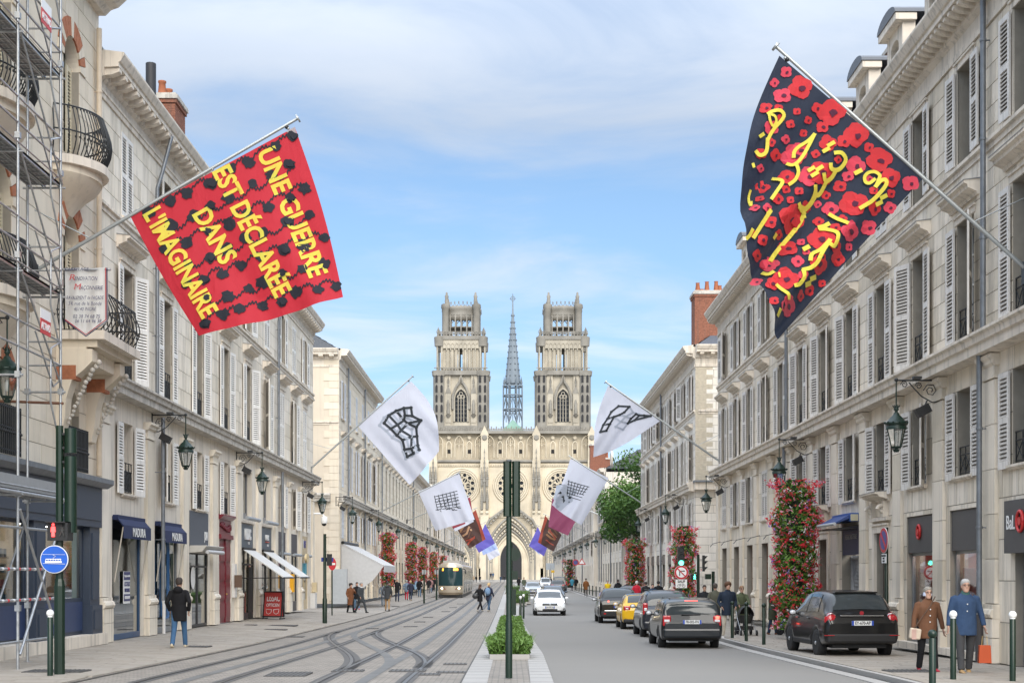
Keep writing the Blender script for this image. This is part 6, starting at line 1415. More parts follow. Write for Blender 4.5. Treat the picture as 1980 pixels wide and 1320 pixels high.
def hands(Fg, q, flip):
    a, b, c, d = [Vector(p) for p in q]
    def g(u, v): p = (a*(1-u)+b*u)*(1-v)+(d*(1-u)+c*u)*v; return (p.x, p.y)
    Fg.print_([[g(0, 0), g(.16, 0), g(.12, .5), g(.2, 1), g(0, 1)]], ORG, 'printed_drape')
    for i in range(7):
        v = rr.uniform(.12, .9); u_ = rr.uniform(.45, .8); Fg.print_(ribbon([g(u_+.2, v+rr.uniform(-.08, .08)), g(u_, v), g(u_-.22, v+rr.uniform(-.14, .14))], rr.uniform(1.8, 3.6))+[blob(*g(u_-.24, v), rr.uniform(1.2, 2.4), 7)], (SKIN1, ORG, cloth('print_umber', (.16, .08, .05)), cloth('print_pale_ochre', (.5, .3, .18)))[i % 4], 'printed_shape', lay=2+i)
q9 = [(920, 985), (882, 1020), (908, 1060), (939, 1042)]; F9 = Flag(0, 0, 190, (826, 1022), (922, 981), q9, BRNF, 'dark flag with ochre shapes and vermilion edge, fifth on the left', .2, 10); hands(F9, q9, 0)
q10 = [(1054, 996), (1086, 1034), (1070, 1066), (1040, 1048)]; F10 = Flag(0, 0, 190, (1136, 1028), (1051, 993), q10, BRNF, 'dark flag with ochre shapes and vermilion edge, fifth on the right', .2, 11); hands(F10, q10, 1)
Flag(0, 0, 235, (857, 1050), (940, 1008), [(938, 1012), (919, 1056), (926, 1068), (957, 1050)], VIO, 'violet flag, sixth on the left', .2, 12); Flag(0, 0, 235, (1107, 1048), (1038, 1014), [(1040, 1018), (1058, 1058), (1052, 1075), (1023, 1055)], VIO, 'violet flag, sixth on the right', .2, 13)
Flag(0, 0, 275, (876, 1058), (951, 1040), [(951, 1042), (930, 1060), (934, 1073), (962, 1060)], SKYF, 'pale blue flag, seventh on the left', .2, 14); Flag(0, 0, 275, (1090, 1060), (1029, 1038), [(1031, 1041), (1040, 1060), (1044, 1073), (1023, 1052)], SKYF, 'pale blue flag, seventh on the right', .2, 15)
Flag(0, 0, 315, (890, 1070), (958, 1046), [(958, 1048), (940, 1068), (946, 1083), (967, 1072)], cloth('flag_pale_lilac', (.62, .64, .76)), 'pale lilac flag, farthest on the left', .2, 16)

# ---------------------------------------------------------------- flower columns
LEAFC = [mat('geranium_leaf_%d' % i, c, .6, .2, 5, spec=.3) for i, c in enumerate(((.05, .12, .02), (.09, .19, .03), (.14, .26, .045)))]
FLOW = [cloth('petal_%d' % i, c) for i, c in enumerate(((.72, .03, .05), (.80, .11, .13), (.82, .32, .46), (.85, .82, .84), (.28, .18, .62)))]
def flower_column(x, y, w, h, label, n=2600, z0=.3, seed=1, big=1., dens=.32):
    q = random.Random(seed); t = empty('flower_column', (x, y, gz(y)), 0, label, 'flowers', 'flower columns along the facades')
    st = MB(); st.lathe([(w*.22, 0), (w*.22, h)], plain('planter_frame_dark', (.02, .03, .02), .8), 8); st.build('planter_frame', t)
    lf = MB(); fl = MB(); fac = [1+.22*sin(k*2.1+seed)+.12*sin(k*4.7+seed*2) for k in range(40)]
    for i in range(n):
        z = z0+(h-z0)*q.random(); a = q.uniform(0, 2*pi); k = z/h*12; f = fac[int(k) % 40]*(1-(k % 1))+fac[(int(k)+1) % 40]*(k % 1); r = w/2*f*sqrt(q.uniform(.35, 1.05))*(1 if z < h-.5 else max(.35, (h-z)/.5+.25)); p = Vector((r*cos(a), r*sin(a), z)); s = q.uniform(.10, .19)*big
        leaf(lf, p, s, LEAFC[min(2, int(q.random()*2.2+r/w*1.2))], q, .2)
        if q.random() < dens:
            p2 = p*1.0; rr2 = w/2*f*q.uniform(.95, 1.18); p2 = Vector((rr2*cos(a), rr2*sin(a), z)); m = FLOW[q.choices(range(5), (44, 26, 18, 9, 4))[0]]
            for j in range(4): leaf(fl, p2+Vector((q.uniform(-.07, .07), q.uniform(-.07, .07), q.uniform(-.05, .05)))*big, q.uniform(.07, .125)*big, m, q, .1)
    lf.build('foliage', t); fl.build('blossom', t); return t
flower_column(9.0, 45.0, 1.28, 5.05, 'tall column of pink and red geraniums behind the black hatchback', 6200, .35, 1, 1.0, .20)
flower_column(9.15, 75.2, 1.2, 4.75, 'flower column behind the green traffic light on the right', 3000, .3, 2, 1.15); flower_column(9.0, 103, 1.3, 4.8, 'flower column under the tree on the right', 2400, .3, 3, 1.25); flower_column(9.2, 222, 1.9, 4.4, 'small distant flower column far up on the right', 900, .3, 4, 1.8)
for i, (px, Y) in enumerate(((750, 117), (795.5, 144), (817, 163), (838, 187), (857, 213))): flower_column((px-CX)*Y/F, Y, 1.0, 5.6-.18*i, 'red and pink flower column, %s along the hall on the left' % lab[i], 2600-300*i, 1.15, 10+i, 1.25+.1*i)

# ---------------------------------------------------------------- tree in the gap on the right
BARK = mat('tree_bark', (.10, .08, .06), .9, .3, 8, .6, 30)
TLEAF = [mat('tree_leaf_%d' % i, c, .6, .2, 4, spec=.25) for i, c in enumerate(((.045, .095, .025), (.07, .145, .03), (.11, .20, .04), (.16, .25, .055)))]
def tree(x, y, h, rad, label, n=9000, seed=3, name='broadleaf_tree'):
    q = random.Random(seed); t = empty(name, (x, y, gz(y)), 0, label, 'tree'); tk = MB(); cl = []
    tk.tube([(0, 0, 0), (.05, 0, h*.2), (-.05, .1, h*.42), (.1, 0, h*.7)], [.30, .24, .18, .06], BARK, 9)
    for i in range(15):
        a = q.uniform(0, 2*pi); z = h*q.uniform(.42, .66); L = rad*q.uniform(.5, 1.0); e = Vector((L*cos(a), L*sin(a), z+h*q.uniform(.1, .36))); tk.tube([(0, 0, z), (e.x*.5, e.y*.5, z+(e.z-z)*.65), tuple(e)], [.1, .06, .02], BARK, 6); cl.append((e, rad*q.uniform(.26, .46)))
    for i in range(20): a = q.uniform(0, 2*pi); r = rad*sqrt(q.random())*.9; z = h*(.52+.46*q.random()*(1-.5*(r/rad)**2)); cl.append((Vector((r*cos(a), r*sin(a), z)), rad*q.uniform(.22, .40)))
    tk.build('trunk', t); cr = MB()
    for i in range(n):
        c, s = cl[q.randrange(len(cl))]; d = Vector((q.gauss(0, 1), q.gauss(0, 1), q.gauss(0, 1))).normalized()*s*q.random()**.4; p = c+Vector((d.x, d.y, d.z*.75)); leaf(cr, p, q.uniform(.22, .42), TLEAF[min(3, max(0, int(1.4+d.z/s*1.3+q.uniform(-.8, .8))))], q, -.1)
    cr.build('crown', t); return t
tree(11.7, 121.5, 11.3, 4.4, 'leafy green tree in the gap between the right-hand houses', 15000, 3); tree(12.2, 128, 10.6, 3.6, 'smaller darker tree beside the bigger one in the right-hand gap', 6500, 5)
# ---------------------------------------------------------------- scaffold in front of the corner mansion
rr = random.Random(51)
sc = empty('scaffold', (-9.85, 28.7, gx(-9.85, 28.7)+.03), 0, 'galvanised tube scaffold with mesh decks in front of the corner mansion', 'scaffold')
XO, XI, YA, YB = .35, -.35, -3.9, 1.3       # local: street side, wall side, near and far frames
def tub(name, pts, r=.027, m=STEEL, n=7): return MB().tube(pts, r, m, n).build(name, sc)
for x in (XO, XI):
    for y in ((YA, -1.3, YB) if x == XO else (YA, YB)):
        tub('standard', [(x, y, 0), (x, y, 17)], .030)
        for z in (1.2, 3.4, 5.7, 8.0, 10.3, 12.6): MB().box(x-.05, x+.05, y-.05, y+.05, z-.06, z+.06, STEEL).build('coupler', sc)
lifts = (3.45, 5.75, 7.75, 10.05, 12.35, 14.65)
MESHM = plain('deck_mesh_steel', (.20, .20, .205), .5, metal=.4)
for z in lifts:
    for y in (YA, -1.3, YB): tub('transom', [(XI-.1, y, z-.06), (XO+.1, y, z-.06)], .024)
    if z in (5.75,): continue
    for k, (ya, yb) in enumerate(((YA, -1.33), (-1.27, YB))):
        for j in range(2):
            b = MB(); x0 = XI+.02+j*.34; x1 = x0+.32; b.box(x0, x1, ya, yb, z, z+.045, MESHM); b.box(x0, x0+.03, ya, yb, z-.035, z+.05, STEEL); b.box(x1-.03, x1, ya, yb, z-.035, z+.05, STEEL)
            n = 9
            for i in range(n): y = ya+(yb-ya)*(i+.5)/n; b.box(x0+.03, x1-.03, y-.012, y+.012, z-.02, z+.0, STEEL)
            g = MB(); step = .075; yy = ya+.05
            while yy < yb:
                for xx in (x0+.07, x0+.16, x0+.25): g.add([(xx-.018, yy-.018, z-.003), (xx+.018, yy-.018, z-.003), (xx+.018, yy+.018, z-.003), (xx-.018, yy+.018, z-.003)], [(3, 2, 1, 0)], plain('deck_perforation', (.5, .52, .53), .6))
                yy += step
            o = b.build('deck', sc); tag(g.build('deck_perforations', o), kind='stuff')
    tub('toe_board', [(XO+.03, YA, z+.1), (XO+.03, YB, z+.1)], .02, STEEL, 4)
for z in lifts[1:]:
    for dz in (.5, 1.0): tub('guard_rail', [(XO, YA, z+dz), (XO, YB, z+dz)], .022)
    # bent guard frames
    tub('guard_frame', [(XO, YB, z+1.0), (XO+.02, YB-.7, z+.75), (XO+.02, YB-.72, z-.35), (XO, YB-.05, z-1.15)], .02); tub('guard_frame', [(XO, YB, z+.2), (XO+.02, YB-.55, z-.02), (XO, YB-1.6, z+.95)], .018)
    tub('end_rail', [(XI, YB, z+.5), (XO, YB, z+.5)], .02); tub('end_rail', [(XI, YB, z+1.0), (XO, YB, z+1.0)], .02)
for z0, z1 in ((5.75, 7.75), (7.75, 10.05), (10.05, 12.35)): tub('diagonal_brace', [(XO+.04, -1.3, z1), (XO+.04, YB, z0)], .02)
tub('brace_rusty', [(XO+.06, YB, 5.45), (XI-.6, YB, 5.5)], .03, RUST)
# base: cross braces, barrier tape rails, toe box beam
tub('cross_brace', [(XO+.04, -1.3, .3), (XO+.04, YB, 3.1)], .03); tub('cross_brace', [(XO+.04, -1.3, 3.1), (XO+.04, YB, .3)], .03); tub('cross_brace', [(XI, -1.3, .3), (XI, YB, 3.1)], .025)
TAPE = plain('barrier_tape_red', (.6, .05, .05), .6)
for z in (.55, 1.35, 1.95, 2.75):
    tub('ledger', [(XO, YA, z), (XO, YB, z)], .028)
    if z in (1.35, 1.95):
        for i in range(12): y = -2.2+i*.3; MB().tube([(XO, y, z), (XO, y+.09, z)], .034, TAPE if i % 2 else WHITEP, 6).build('tape_band', sc)
MB().box(XO-.02, XO+.03, YA, YB, 3.48, 3.75, plain('zinc_board', (.38, .39, .40), .5, metal=.5)).build('toe_board', sc); tub('ledger', [(XO+.05, YA, 3.42), (XO+.05, YB, 3.42)], .04)
for x in (XO, XI):
    for y in (-1.3, YB): MB().box(x-.09, x+.09, y-.09, y+.09, -.01, .012, STEEL).build('base_plate', sc)
def small_tag(label, y, z, txt, w=.62, h=.30):
    t = empty('scaffold_sign', (-9.85+XO+.06, 28.7+y, gz(28.7)+z), 0, label, 'sign'); MB().box(-.005, .005, -w/2, w/2, 0, h, plain('tag_red', (.55, .05, .05), .5)).build('board', t); MB().box(-.006, .006, -w/2, w/2, h, h+.2, WHITEP).build('white_field', t)
    put('lettering', text_mesh(txt, .2, WHITEP, .006, .75), t, (.008, 0, h*.5), (pi/2, 0, pi/2))
small_tag('small red and white ALTRAD tag on the upper scaffold rail', .2, 13.0, 'ALTRAD'); small_tag('small red ALTRAD tag on the scaffold beside the banner', .15, 6.75, 'ALTRAD')
# banner
BN = cloth('banner_vinyl', (.74, .73, .70)); Yb = 31.4
bt = empty('builder_banner', at(169, Yb, 520), 0, 'white pennant banner advertising masonry renovation, hanging off the scaffold', 'banner')
def bp(px, py): v = at(px, Yb, py)-bt.location; return (v.x, 0, v.z)
n = 16; vs = []
for i in range(n+1):
    x = 125+83*i/n
    for j, yy in enumerate((518, 545, 570, 600, 620, 620+31*(1-abs(2*i/n-1)))): p = bp(x, yy); vs.append((p[0], .05*sin(i*.8+j*.5), p[2]))
MB().add(vs, [(i*6+j, i*6+j+1, i*6+j+7, i*6+j+6) for i in range(n) for j in range(5)], BN, True).build('cloth', bt)
MB().tube([bp(112, 521), bp(214, 521)], .03, STEEL, 7).build('hanging_rod', bt)
INKB = plain('banner_ink_navy', (.03, .03, .09), .6); INKR = plain('banner_ink_red', (.5, .05, .06), .6)
def btext(txt, px, py, hpx, m, wpx, shear=.2):
    me = text_mesh(txt, hpx*Yb/F*1.35, m, 0, 1, 'CENTER', .001, shear); w = max(v.co.x for v in me.vertices)-min(v.co.x for v in me.vertices); k = wpx*Yb/F/w
    for v in me.vertices: v.co.x *= k
    put('lettering', me, bt, Vector(bp(px, py))+Vector((0, -.08, 0)), (pi/2, 0, 0))
for a in (('CARRELAGE', 150, 522, 7, INKB, 46), ('ÉNOVATION', 168, 540, 8, INKB, 44), ('R', 141, 538, 12, INKR, 11), ('AÇONNERIE', 179, 558, 8, INKB, 44), ('M', 151, 556, 12, INKR, 14), ('RAVALEMENT de FAÇADE', 166, 577, 7, INKB, 72), ('34, rue de la Bonde', 166, 588, 7, INKB, 64), ('45140 INGRÉ', 166, 599, 7, INKB, 43), ('02 38 74 68 75', 169, 613, 7, INKB, 52), ('06 11 64 96 38', 172, 622, 7, INKB, 51)): btext(*a)
MB().tube([Vector(bp(*p))+Vector((0, -.07, 0)) for p in ((206, 519), (206.5, 619), (168, 648), (128, 619))], .012, INKR, 4).build('border_line', bt); MB().tube([Vector(bp(*p))+Vector((0, -.07, 0)) for p in ((208.5, 519), (209, 621), (168, 651), (126, 620))], .012, INKB, 4).build('border_line', bt)

# ---------------------------------------------------------------- bollards
def bollard_mesh(h, white):
    b = MB(); b.lathe([(.052, 0), (.052, h-.13), (.045, h-.12)], GREEN, 12); a = b.mesh('post'); c = MB().ball((0, 0, h-.06), .068, WHITEP if white else GREEN, 14, 10).mesh('ball'); k = MB().lathe([(.050, h-.135), (.050, h-.125), (.035, h-.11)], WHITEP if white else GREEN, 12).mesh('collar'); return a, c, k
BM = {(1.2, True): bollard_mesh(1.2, True), (1.2, False): bollard_mesh(1.2, False), (1.0, False): bollard_mesh(1.0, False)}
def bollard(x, y, label, white=False, h=1.2, grp='green bollards'):
    t = empty('bollard', (x, y, gx(x, y)+.02), 0, label, 'bollard', grp); me = BM[(h, white)]; put('post', me[0], t); put('ball_top', me[1], t); put('collar', me[2], t)
def bol_px(px, ytop, label, white, h=1.2):
    Y = 30.
    for _ in range(20): Y = F*(EYE-(gz(Y)+.02+h))/(ytop-CY)
    bollard((px-CX)*Y/F, Y, label, white, h)
bol_px(1803, 1217, 'green ball-topped bollard in front of the woman in the brown jacket', False, 1.0)
bollard(855*24.6/F, 24.6, 'white-topped bollard just left of the man in the blue jacket', True); bollard(970*24.2/F, 24.2, 'white-topped bollard nearest the right edge of the view', True)
for i, (px, py) in enumerate(((1416, 1235), (1443, 1241), (1477, 1248))): q = ground_at(px, py); bollard(q.x, q.y, 'green bollard %s' % ('beside the grey estate car and the man in the puffer jacket', 'in front of the first pushchair', 'between the two pushchairs')[i], False, 1.2)
q = ground_at(97, 1310); bollard(q.x, q.y, 'white-topped bollard beside the tram signal pole on the left', True)
for i in range(15): y = 100+i*6.2; bollard(road_r(y)+.75, y, '%s bollard from the viewer in the far row along the right-hand kerb' % lab[i], False, 1.0, 'far kerb bollards')
for i, (x, y) in enumerate(((.42, 62.5), (.62, 70))): bollard(x, y, 'white-topped bollard on the median, %s' % ('nearer one behind the hedges', 'farther one behind the hedges')[i], True)

# ---------------------------------------------------------------- signals and signs
def person_icon(m, walk, s=.1):
    b = MB(); b.ball((0, 0, s*1.55), s*.28, m, 8, 5); b.box(-s*.28, s*.28, -.004, .004, s*.2, s*1.2, m)
    if walk: b.tube([(0, 0, s*.3), (-s*.5, 0, -s*.9)], s*.17, m, 5); b.tube([(0, 0, s*.3), (s*.5, 0, -s*.9)], s*.17, m, 5); b.tube([(0, 0, s*1.0), (s*.6, 0, s*.3)], s*.12, m, 5); b.tube([(0, 0, s*1.0), (-s*.6, 0, s*.4)], s*.12, m, 5)
    else: b.tube([(-s*.15, 0, s*.3), (-s*.18, 0, -s*.9)], s*.17, m, 5); b.tube([(s*.15, 0, s*.3), (s*.18, 0, -s*.9)], s*.17, m, 5); b.tube([(-s*.3, 0, s*1.1), (-s*.42, 0, s*.1)], s*.11, m, 5); b.tube([(s*.3, 0, s*1.1), (s*.42, 0, s*.1)], s*.11, m, 5)
    return b
LRED = mat('signal_red_lit', (.8, .05, .04), .4, 0, emit=(1, .05, .05), estr=2.2); LGRN = mat('signal_green_lit', (.1, .8, .5), .4, 0, emit=(.1, 1, .62), estr=2.4); DARKL = plain('signal_lens_dark', (.012, .014, .014), .25)
q = ground_at(115, 1307); tp = empty('tram_signal_pole', (q.x, q.y, q.z+.03), 0, 'dark green signal pole with red man and round blue tram sign on the left', 'traffic signal')
s_ = q.y/F; H = (1307-826)*s_
b = MB(); b.lathe([(.10, 0), (.10, 1.62), (.085, 1.70), (.068, 1.75), (.068, H)], GREEN, 8, smooth=False); b.build('pole', tp)
for z0, z1, x in ((H-.50, H-.05, .26), (H-1.95, H-.56, .26)):
    b = MB(); b.lathe([(.112, 0), (.112, z1-z0)], GREEN, 12, (x-.055, 0, z0)); b.box(x-.2, x-.12, -.03, .03, z0+.08, z0+.12, BLACK); b.box(x-.2, x-.12, -.03, .03, z1-.12, z1-.08, BLACK); b.build('signal_head', tp)
zz = (1307-1030)*s_; b = MB(); b.box(-.17, .22, -.16, .10, zz-.17, zz+.17, BLACK); b.box(-.16, .24, -.30, -.16, zz+.15, zz+.17, BLACK); b.box(.2, .24, -.30, -.1, zz-.17, zz+.17, BLACK); b.build('pedestrian_signal', tp)
o = person_icon(LRED, False, .09).build('red_man', tp, (-.06, -.172, zz-.02)); person_icon(plain('unlit_man', (.05, .05, .05), .5), True, .08).build('unlit_man', tp, (.1, -.168, zz-.02))
zz = (1307-1084)*s_; Mx = Matrix.Translation((-.05, -.14, zz)) @ Matrix.Rotation(pi/2, 4, 'X'); RB = .255
MB().lathe([(RB, -.015), (RB, .0)], WHITEP, 32, M=Mx).build('sign_rim', tp); MB().lathe([(RB-.015, 0), (RB-.015, .012)], plain('sign_blue_bright', (.012, .10, .50), .35), 32, M=Mx).build('sign_face', tp); MB().lathe([(RB+.01, -.05), (RB+.01, -.016)], BLACK, 32, M=Mx).build('sign_back', tp)
ic = MB(); y = -.158; P = lambda x, z: (x-.05, y, zz+z)
ic.tube([P(-.20, -.075), P(.20, -.085)], .004, WHITEP, 4); ic.tube([P(-.21, .09), P(.2, .085)], .003, WHITEP, 4); ic.tube([P(-.02, .085), P(.03, .055), P(-.02, .02), P(.0, 0)], .004, WHITEP, 4)
ic.box(-.05-.16, -.05+.14, y-.003, y+.003, zz-.065, zz-.03, WHITEP); ic.box(-.05-.15, -.05+.13, y-.003, y+.003, zz-.005, zz+.01, WHITEP)
for i in range(7): x = -.15+i*.045; ic.box(-.05+x-.004, -.05+x+.004, y-.003, y+.003, zz-.03, zz, WHITEP)
ic.build('tram_symbol', tp)
# central pole seen from behind
q = ground_at(984, 1313); cp = empty('median_signal_pole', (q.x, q.y, q.z+.03), 0, 'dark green signal pole seen from behind on the median, tall twin signal cases', 'traffic signal'); s_ = q.y/F
H = (1313-895)*s_; b = MB(); b.lathe([(.062, 0), (.062, (1313-1208)*s_), (.05, (1313-1200)*s_), (.047, H+.03)], GREEN, 10); b.build('pole', cp)
for x0, x1 in ((-.10, .04), (.055, .20)):
    b = MB(); zb = (1313-1001)*s_; b.prism([(x0, -.02), (x0, .16), (x1, .16), (x1, -.02), (x0+(x1-x0)*.75, -.08), (x0+(x1-x0)*.25, -.08)][::-1], zb, H, GREEN, 'z'); b.build('signal_head', cp, fix=True)
MB().box(-.035, .03, -.1, 0, H, H+.03, plain('grey_cap', (.1, .11, .12), .5)).build('cap', cp)
# a second pole with round sign beyond, also on the median
p2 = empty('sign_post', (.02*1, 66, gz(66)), 0, 'green post with round sign seen from behind on the median beyond the hedges', 'sign'); MB().lathe([(.09, 0), (.09, 1.1), (.06, 1.15), (.06, 3.6)], GREEN, 10).build('pole', p2); MB().lathe([(.30, 0), (.30, .03)], GREEN, 20, M=Matrix.Translation((.12, -.05, 3.1)) @ Matrix.Rotation(pi/2, 4, 'X')).build('round_sign', p2); MB().box(.02, .3, -.1, .1, 1.95, 2.35, GREEN).build('control_box', p2); MB().box(-.08, .22, -.08, .12, .3, 1.5, GREEN).build('cabinet', p2)
# right: traffic light with no-right-turn plate (stands behind the estate car)
tlY = 50.0; tx = (1317-CX)*tlY/F; tl = empty('traffic_light', (tx, tlY, gz(tlY)), 0, 'traffic light showing green above a no right turn sign for all but bicycles', 'traffic signal')
def Z(py, Y=tlY): return EYE+(CY-py)*Y/F-gz(Y)
MB().lathe([(.07, 0), (.06, Z(1060)-.1)], GREEN, 10, (0, .2, 0)).build('pole', tl)
b = MB(); b.box(-.115, .115, -.02, .2, Z(1095), Z(1056), BLACK); hd = b.build('signal_head', tl)
for i, py in enumerate((1062, 1075, 1087.5)):
    Mx = Matrix.Translation((0, -.03, Z(py))) @ Matrix.Rotation(pi/2, 4, 'X'); MB().lathe([(.083, 0), (.083, .02)], LGRN if i == 2 else DARKL, 18, M=Mx).build('lens', hd)
    MB().add([(.1*cos(a)*r_, -.03-.14*(k), Z(py)+.1*sin(a)*r_) for k in (0, 1) for r_ in (1,) for a in [j*pi/10 for j in range(11)]], [(j, j+1, j+12, j+11) for j in range(10)], BLACK, True).build('visor', hd)
Mx = Matrix.Translation((0, -.05, Z(1106))) @ Matrix.Rotation(pi/2, 4, 'X'); RD = plain('sign_red', (.50, .02, .03), .4)
MB().lathe([(.25, 0), (.25, .02)], WHITEP, 32, M=Mx).build('sign_rim', tl); MB().lathe([(.243, .02), (.243, .026)], RD, 32, M=Mx).build('sign_ring', tl); MB().lathe([(.178, .026), (.178, .030)], WHITEP, 32, M=Mx).build('sign_field', tl)
y = -.085; zc = Z(1106); ar = MB(); ar.box(-.075, -.045, y, y+.004, zc-.12, zc+.06, BLACK); ar.box(-.075, .09, y, y+.004, zc+.035, zc+.062, BLACK); ar.prism([(.08, zc+.015), (.13, zc+.048), (.08, zc+.085)], y, y+.004, BLACK, 'y'); ar.build('turn_arrow', tl)
MB().box(-.19, .19, -.013, .0, -.018, .018, RD, Matrix.Translation((0, y+.004, zc)) @ Matrix.Rotation(radians(45), 4, 'Y')).build('sign_slash', tl)
z0, z1 = Z(1136), Z(1119.5); MB().box(-.20, .20, -.06, -.04, z0, z1, WHITEP).build('sub_plate', tl); letters(tl, 'SAUF', (0, -.066, z1-.075), .115, BLACK, bold=.003)
bk = MB()
for sx in (-1, 1): bk.tube([(sx*.085+.05*cos(a), -.064, z0+.075+.05*sin(a)) for a in [k*pi/6 for k in range(13)]], .006, BLACK, 4)
bk.tube([(-.085, -.064, z0+.075), (-.045, -.064, z0+.14), (.055, -.064, z0+.14), (0, -.064, z0+.075), (-.045, -.064, z0+.14)], .006, BLACK, 4); bk.tube([(.085, -.064, z0+.075), (.05, -.064, z0+.155), (.075, -.064, z0+.16)], .006, BLACK, 4); bk.build('bicycle_symbol', tl)
# pedestrian light post just right of it
pY = 60; px_ = (1350-CX)*pY/F; pt = empty('pedestrian_signal_post', (px_, pY, gz(pY)), 0, 'signal post with lit green man and a sideways traffic light on the right', 'traffic signal')
MB().lathe([(.075, 0), (.06, Z(1071, pY))], GREEN, 10).build('pole', pt); b = MB(); b.box(-.32, -.06, -.1, .1, Z(1119, pY), Z(1110, pY), BLACK); b.build('pedestrian_signal', pt); person_icon(LGRN, True, .075).build('green_man', pt, (-.16, -.11, Z(1115, pY)-.02))
b = MB(); b.box(.18, .27, -.1, .1, Z(1104, pY), Z(1073, pY), BLACK)
for py in (1078, 1088, 1099): b.prism([(.27, Z(py, pY)+.08), (.27, Z(py, pY)-.06), (.40, Z(py, pY)+.085)], -.09, .09, BLACK, 'y')
b.box(.0, .2, -.02, .02, Z(1082, pY), Z(1081, pY), GREEN); b.box(.0, .2, -.02, .02, Z(1097, pY), Z(1096, pY), GREEN); b.build('signal_head', pt, fix=True); MB().box(-.10, -.06, -.01, .01, Z(1105, pY), Z(1083, pY), WHITEP).build('sign_edge', pt)
rY = 63.; rp = empty('repeater_post', ((1379-CX)*rY/F, rY, gz(rY)), 0, 'short dark green post with a boxy signal seen from behind, right of the green man', 'traffic signal'); MB().lathe([(.07, 0), (.07, Z(1104, rY))], GREEN, 10).build('pole', rp); MB().box(-.36, -.1, -.1, .1, Z(1119, rY), Z(1109, rY), GREEN).build('signal_head', rp)
# no-parking sign on the right pavement
nY = 36.6; nx = (1714-CX)*nY/F; ns = empty('no_parking_sign', (nx, nY, gz(nY)), radians(-86), 'round blue and red no parking sign on a post before the oak door', 'sign')
MB().lathe([(.05, 0), (.05, Z(1020, nY)), (.04, Z(1019, nY))], GREEN, 10).build('pole', ns); Mx = Matrix.Translation((0, -.06, Z(1044, nY))) @ Matrix.Rotation(pi/2, 4, 'X')
MB().lathe([(.33, 0), (.33, .015)], WHITEP, 32, M=Mx).build('sign_rim', ns); MB().lathe([(.32, .015), (.32, .02)], RD, 32, M=Mx).build('sign_ring', ns); MB().lathe([(.245, .02), (.245, .024)], plain('sign_blue', (.02, .08, .38), .4), 32, M=Mx).build('sign_field', ns)
MB().box(-.27, .27, -.008, .0, -.032, .032, RD, Matrix.Translation((0, -.085, Z(1044, nY))) @ Matrix.Rotation(radians(45), 4, 'Y')).build('sign_slash', ns)
z1 = Z(1070, nY); MB().box(-.17, .17, -.07, -.055, z1-.24, z1, WHITEP).build('sub_plate', ns)
for i, tx_ in enumerate(('ARRET MINUTE', 'LIMITÉ', '10 MIN')): letters(ns, tx_, (0, -.075, z1-.05-.07*i), .06, BLACK, sx=.8)
# left: tall green pole with a small signal and the no-entry sign at the side street
q = ground_at(628, 1206); gp = empty('catenary_pole', (q.x, q.y, q.z+.03), 0, 'slim dark green pole with a small signal at the left side street', 'pole'); s_ = q.y/F; MB().lathe([(.10, 0), (.10, 1.05), (.075, 1.1), (.065, (1206-1033)*s_)], GREEN, 10).build('pole', gp)
b = MB(); zz = (1206-1083)*s_; b.box(.1, .3, -.1, .1, zz-.25, zz+.25, BLACK); b.build('signal_head', gp); MB().box(-.16, .36, .05, .07, zz-.08, zz+.1, plain('street_plate_blue', (.02, .04, .25), .4)).build('street_plate', gp)
q = ground_at(642, 1190); ne = empty('no_entry_sign', (q.x, q.y, q.z+.03), 0, 'round red no entry sign on a thin post at the left side street', 'sign'); MB().lathe([(.035, 0), (.035, 2.9)], GREEN, 8).build('pole', ne); Mx = Matrix.Translation((.02, -.05, 2.62)) @ Matrix.Rotation(pi/2, 4, 'X') @ Matrix.Scale(.62, 4, (1, 0, 0)); MB().lathe([(.32, 0), (.32, .02)], RD, 28, M=Mx).build('sign_face', ne); MB().box(-.13, .17, -.08, -.07, 2.57, 2.67, WHITEP).build('sign_bar', ne)
for px, Y, nm in ((820, 108, 'nearer'), (844, 122, 'farther')): t = empty('display_post', ((px-CX)*Y/F, Y, gz(Y)), 0, 'slim dark post between the walkers left of the tram, %s one' % nm, 'post'); MB().lathe([(.07, 0), (.06, 2.6)], GREEN, 8).build('pole', t); MB().box(-.16, .16, -.05, .05, 2.2, 2.55, plain('info_panel_grey', (.3, .31, .32), .5)).build('panel', t)
# street signs far right
for px, Y, kind in ((1113, 190, 'round'), (1125, 180, 'tri')):
    t = empty('road_sign', ((px-CX)*Y/F, Y, gz(Y)), 0, 'distant %s far up the right-hand pavement' % ('round blue parking sign' if kind == 'round' else 'triangular warning sign'), 'sign'); MB().lathe([(.05, 0), (.05, 4.0)], STEEL, 6).build('pole', t); Mx = Matrix.Translation((0, -.06, 3.7)) @ Matrix.Rotation(pi/2, 4, 'X')
    if kind == 'round': MB().lathe([(.42, 0), (.42, .02)], RD, 20, M=Mx).build('sign_face', t); MB().lathe([(.3, .02), (.3, .03)], MATS['sign_blue'], 20, M=Mx).build('sign_field', t)
    else: MB().prism([(-.5, 3.35), (.5, 3.35), (0, 4.2)], -.08, -.06, RD, 'y').build('sign_face', t, fix=True); MB().prism([(-.33, 3.46), (.33, 3.46), (0, 4.0)], -.09, -.08, WHITEP, 'y').build('sign_field', t, fix=True)
t = empty('direction_sign', ((1064-CX)*300/F, 300, gz(300)), 0, 'grey direction board at the far end of the road on the right', 'sign'); MB().lathe([(.08, 0), (.08, 4)], STEEL, 6).build('pole', t); MB().box(-.9, .9, -.05, .05, 3.0, 4.4, plain('direction_grey', (.42, .46, .50), .5)).build('board', t); MB().box(.2, .9, -.06, .04, 2.4, 2.9, plain('direction_yellow', (.75, .45, .02), .5)).build('yellow_plate', t)
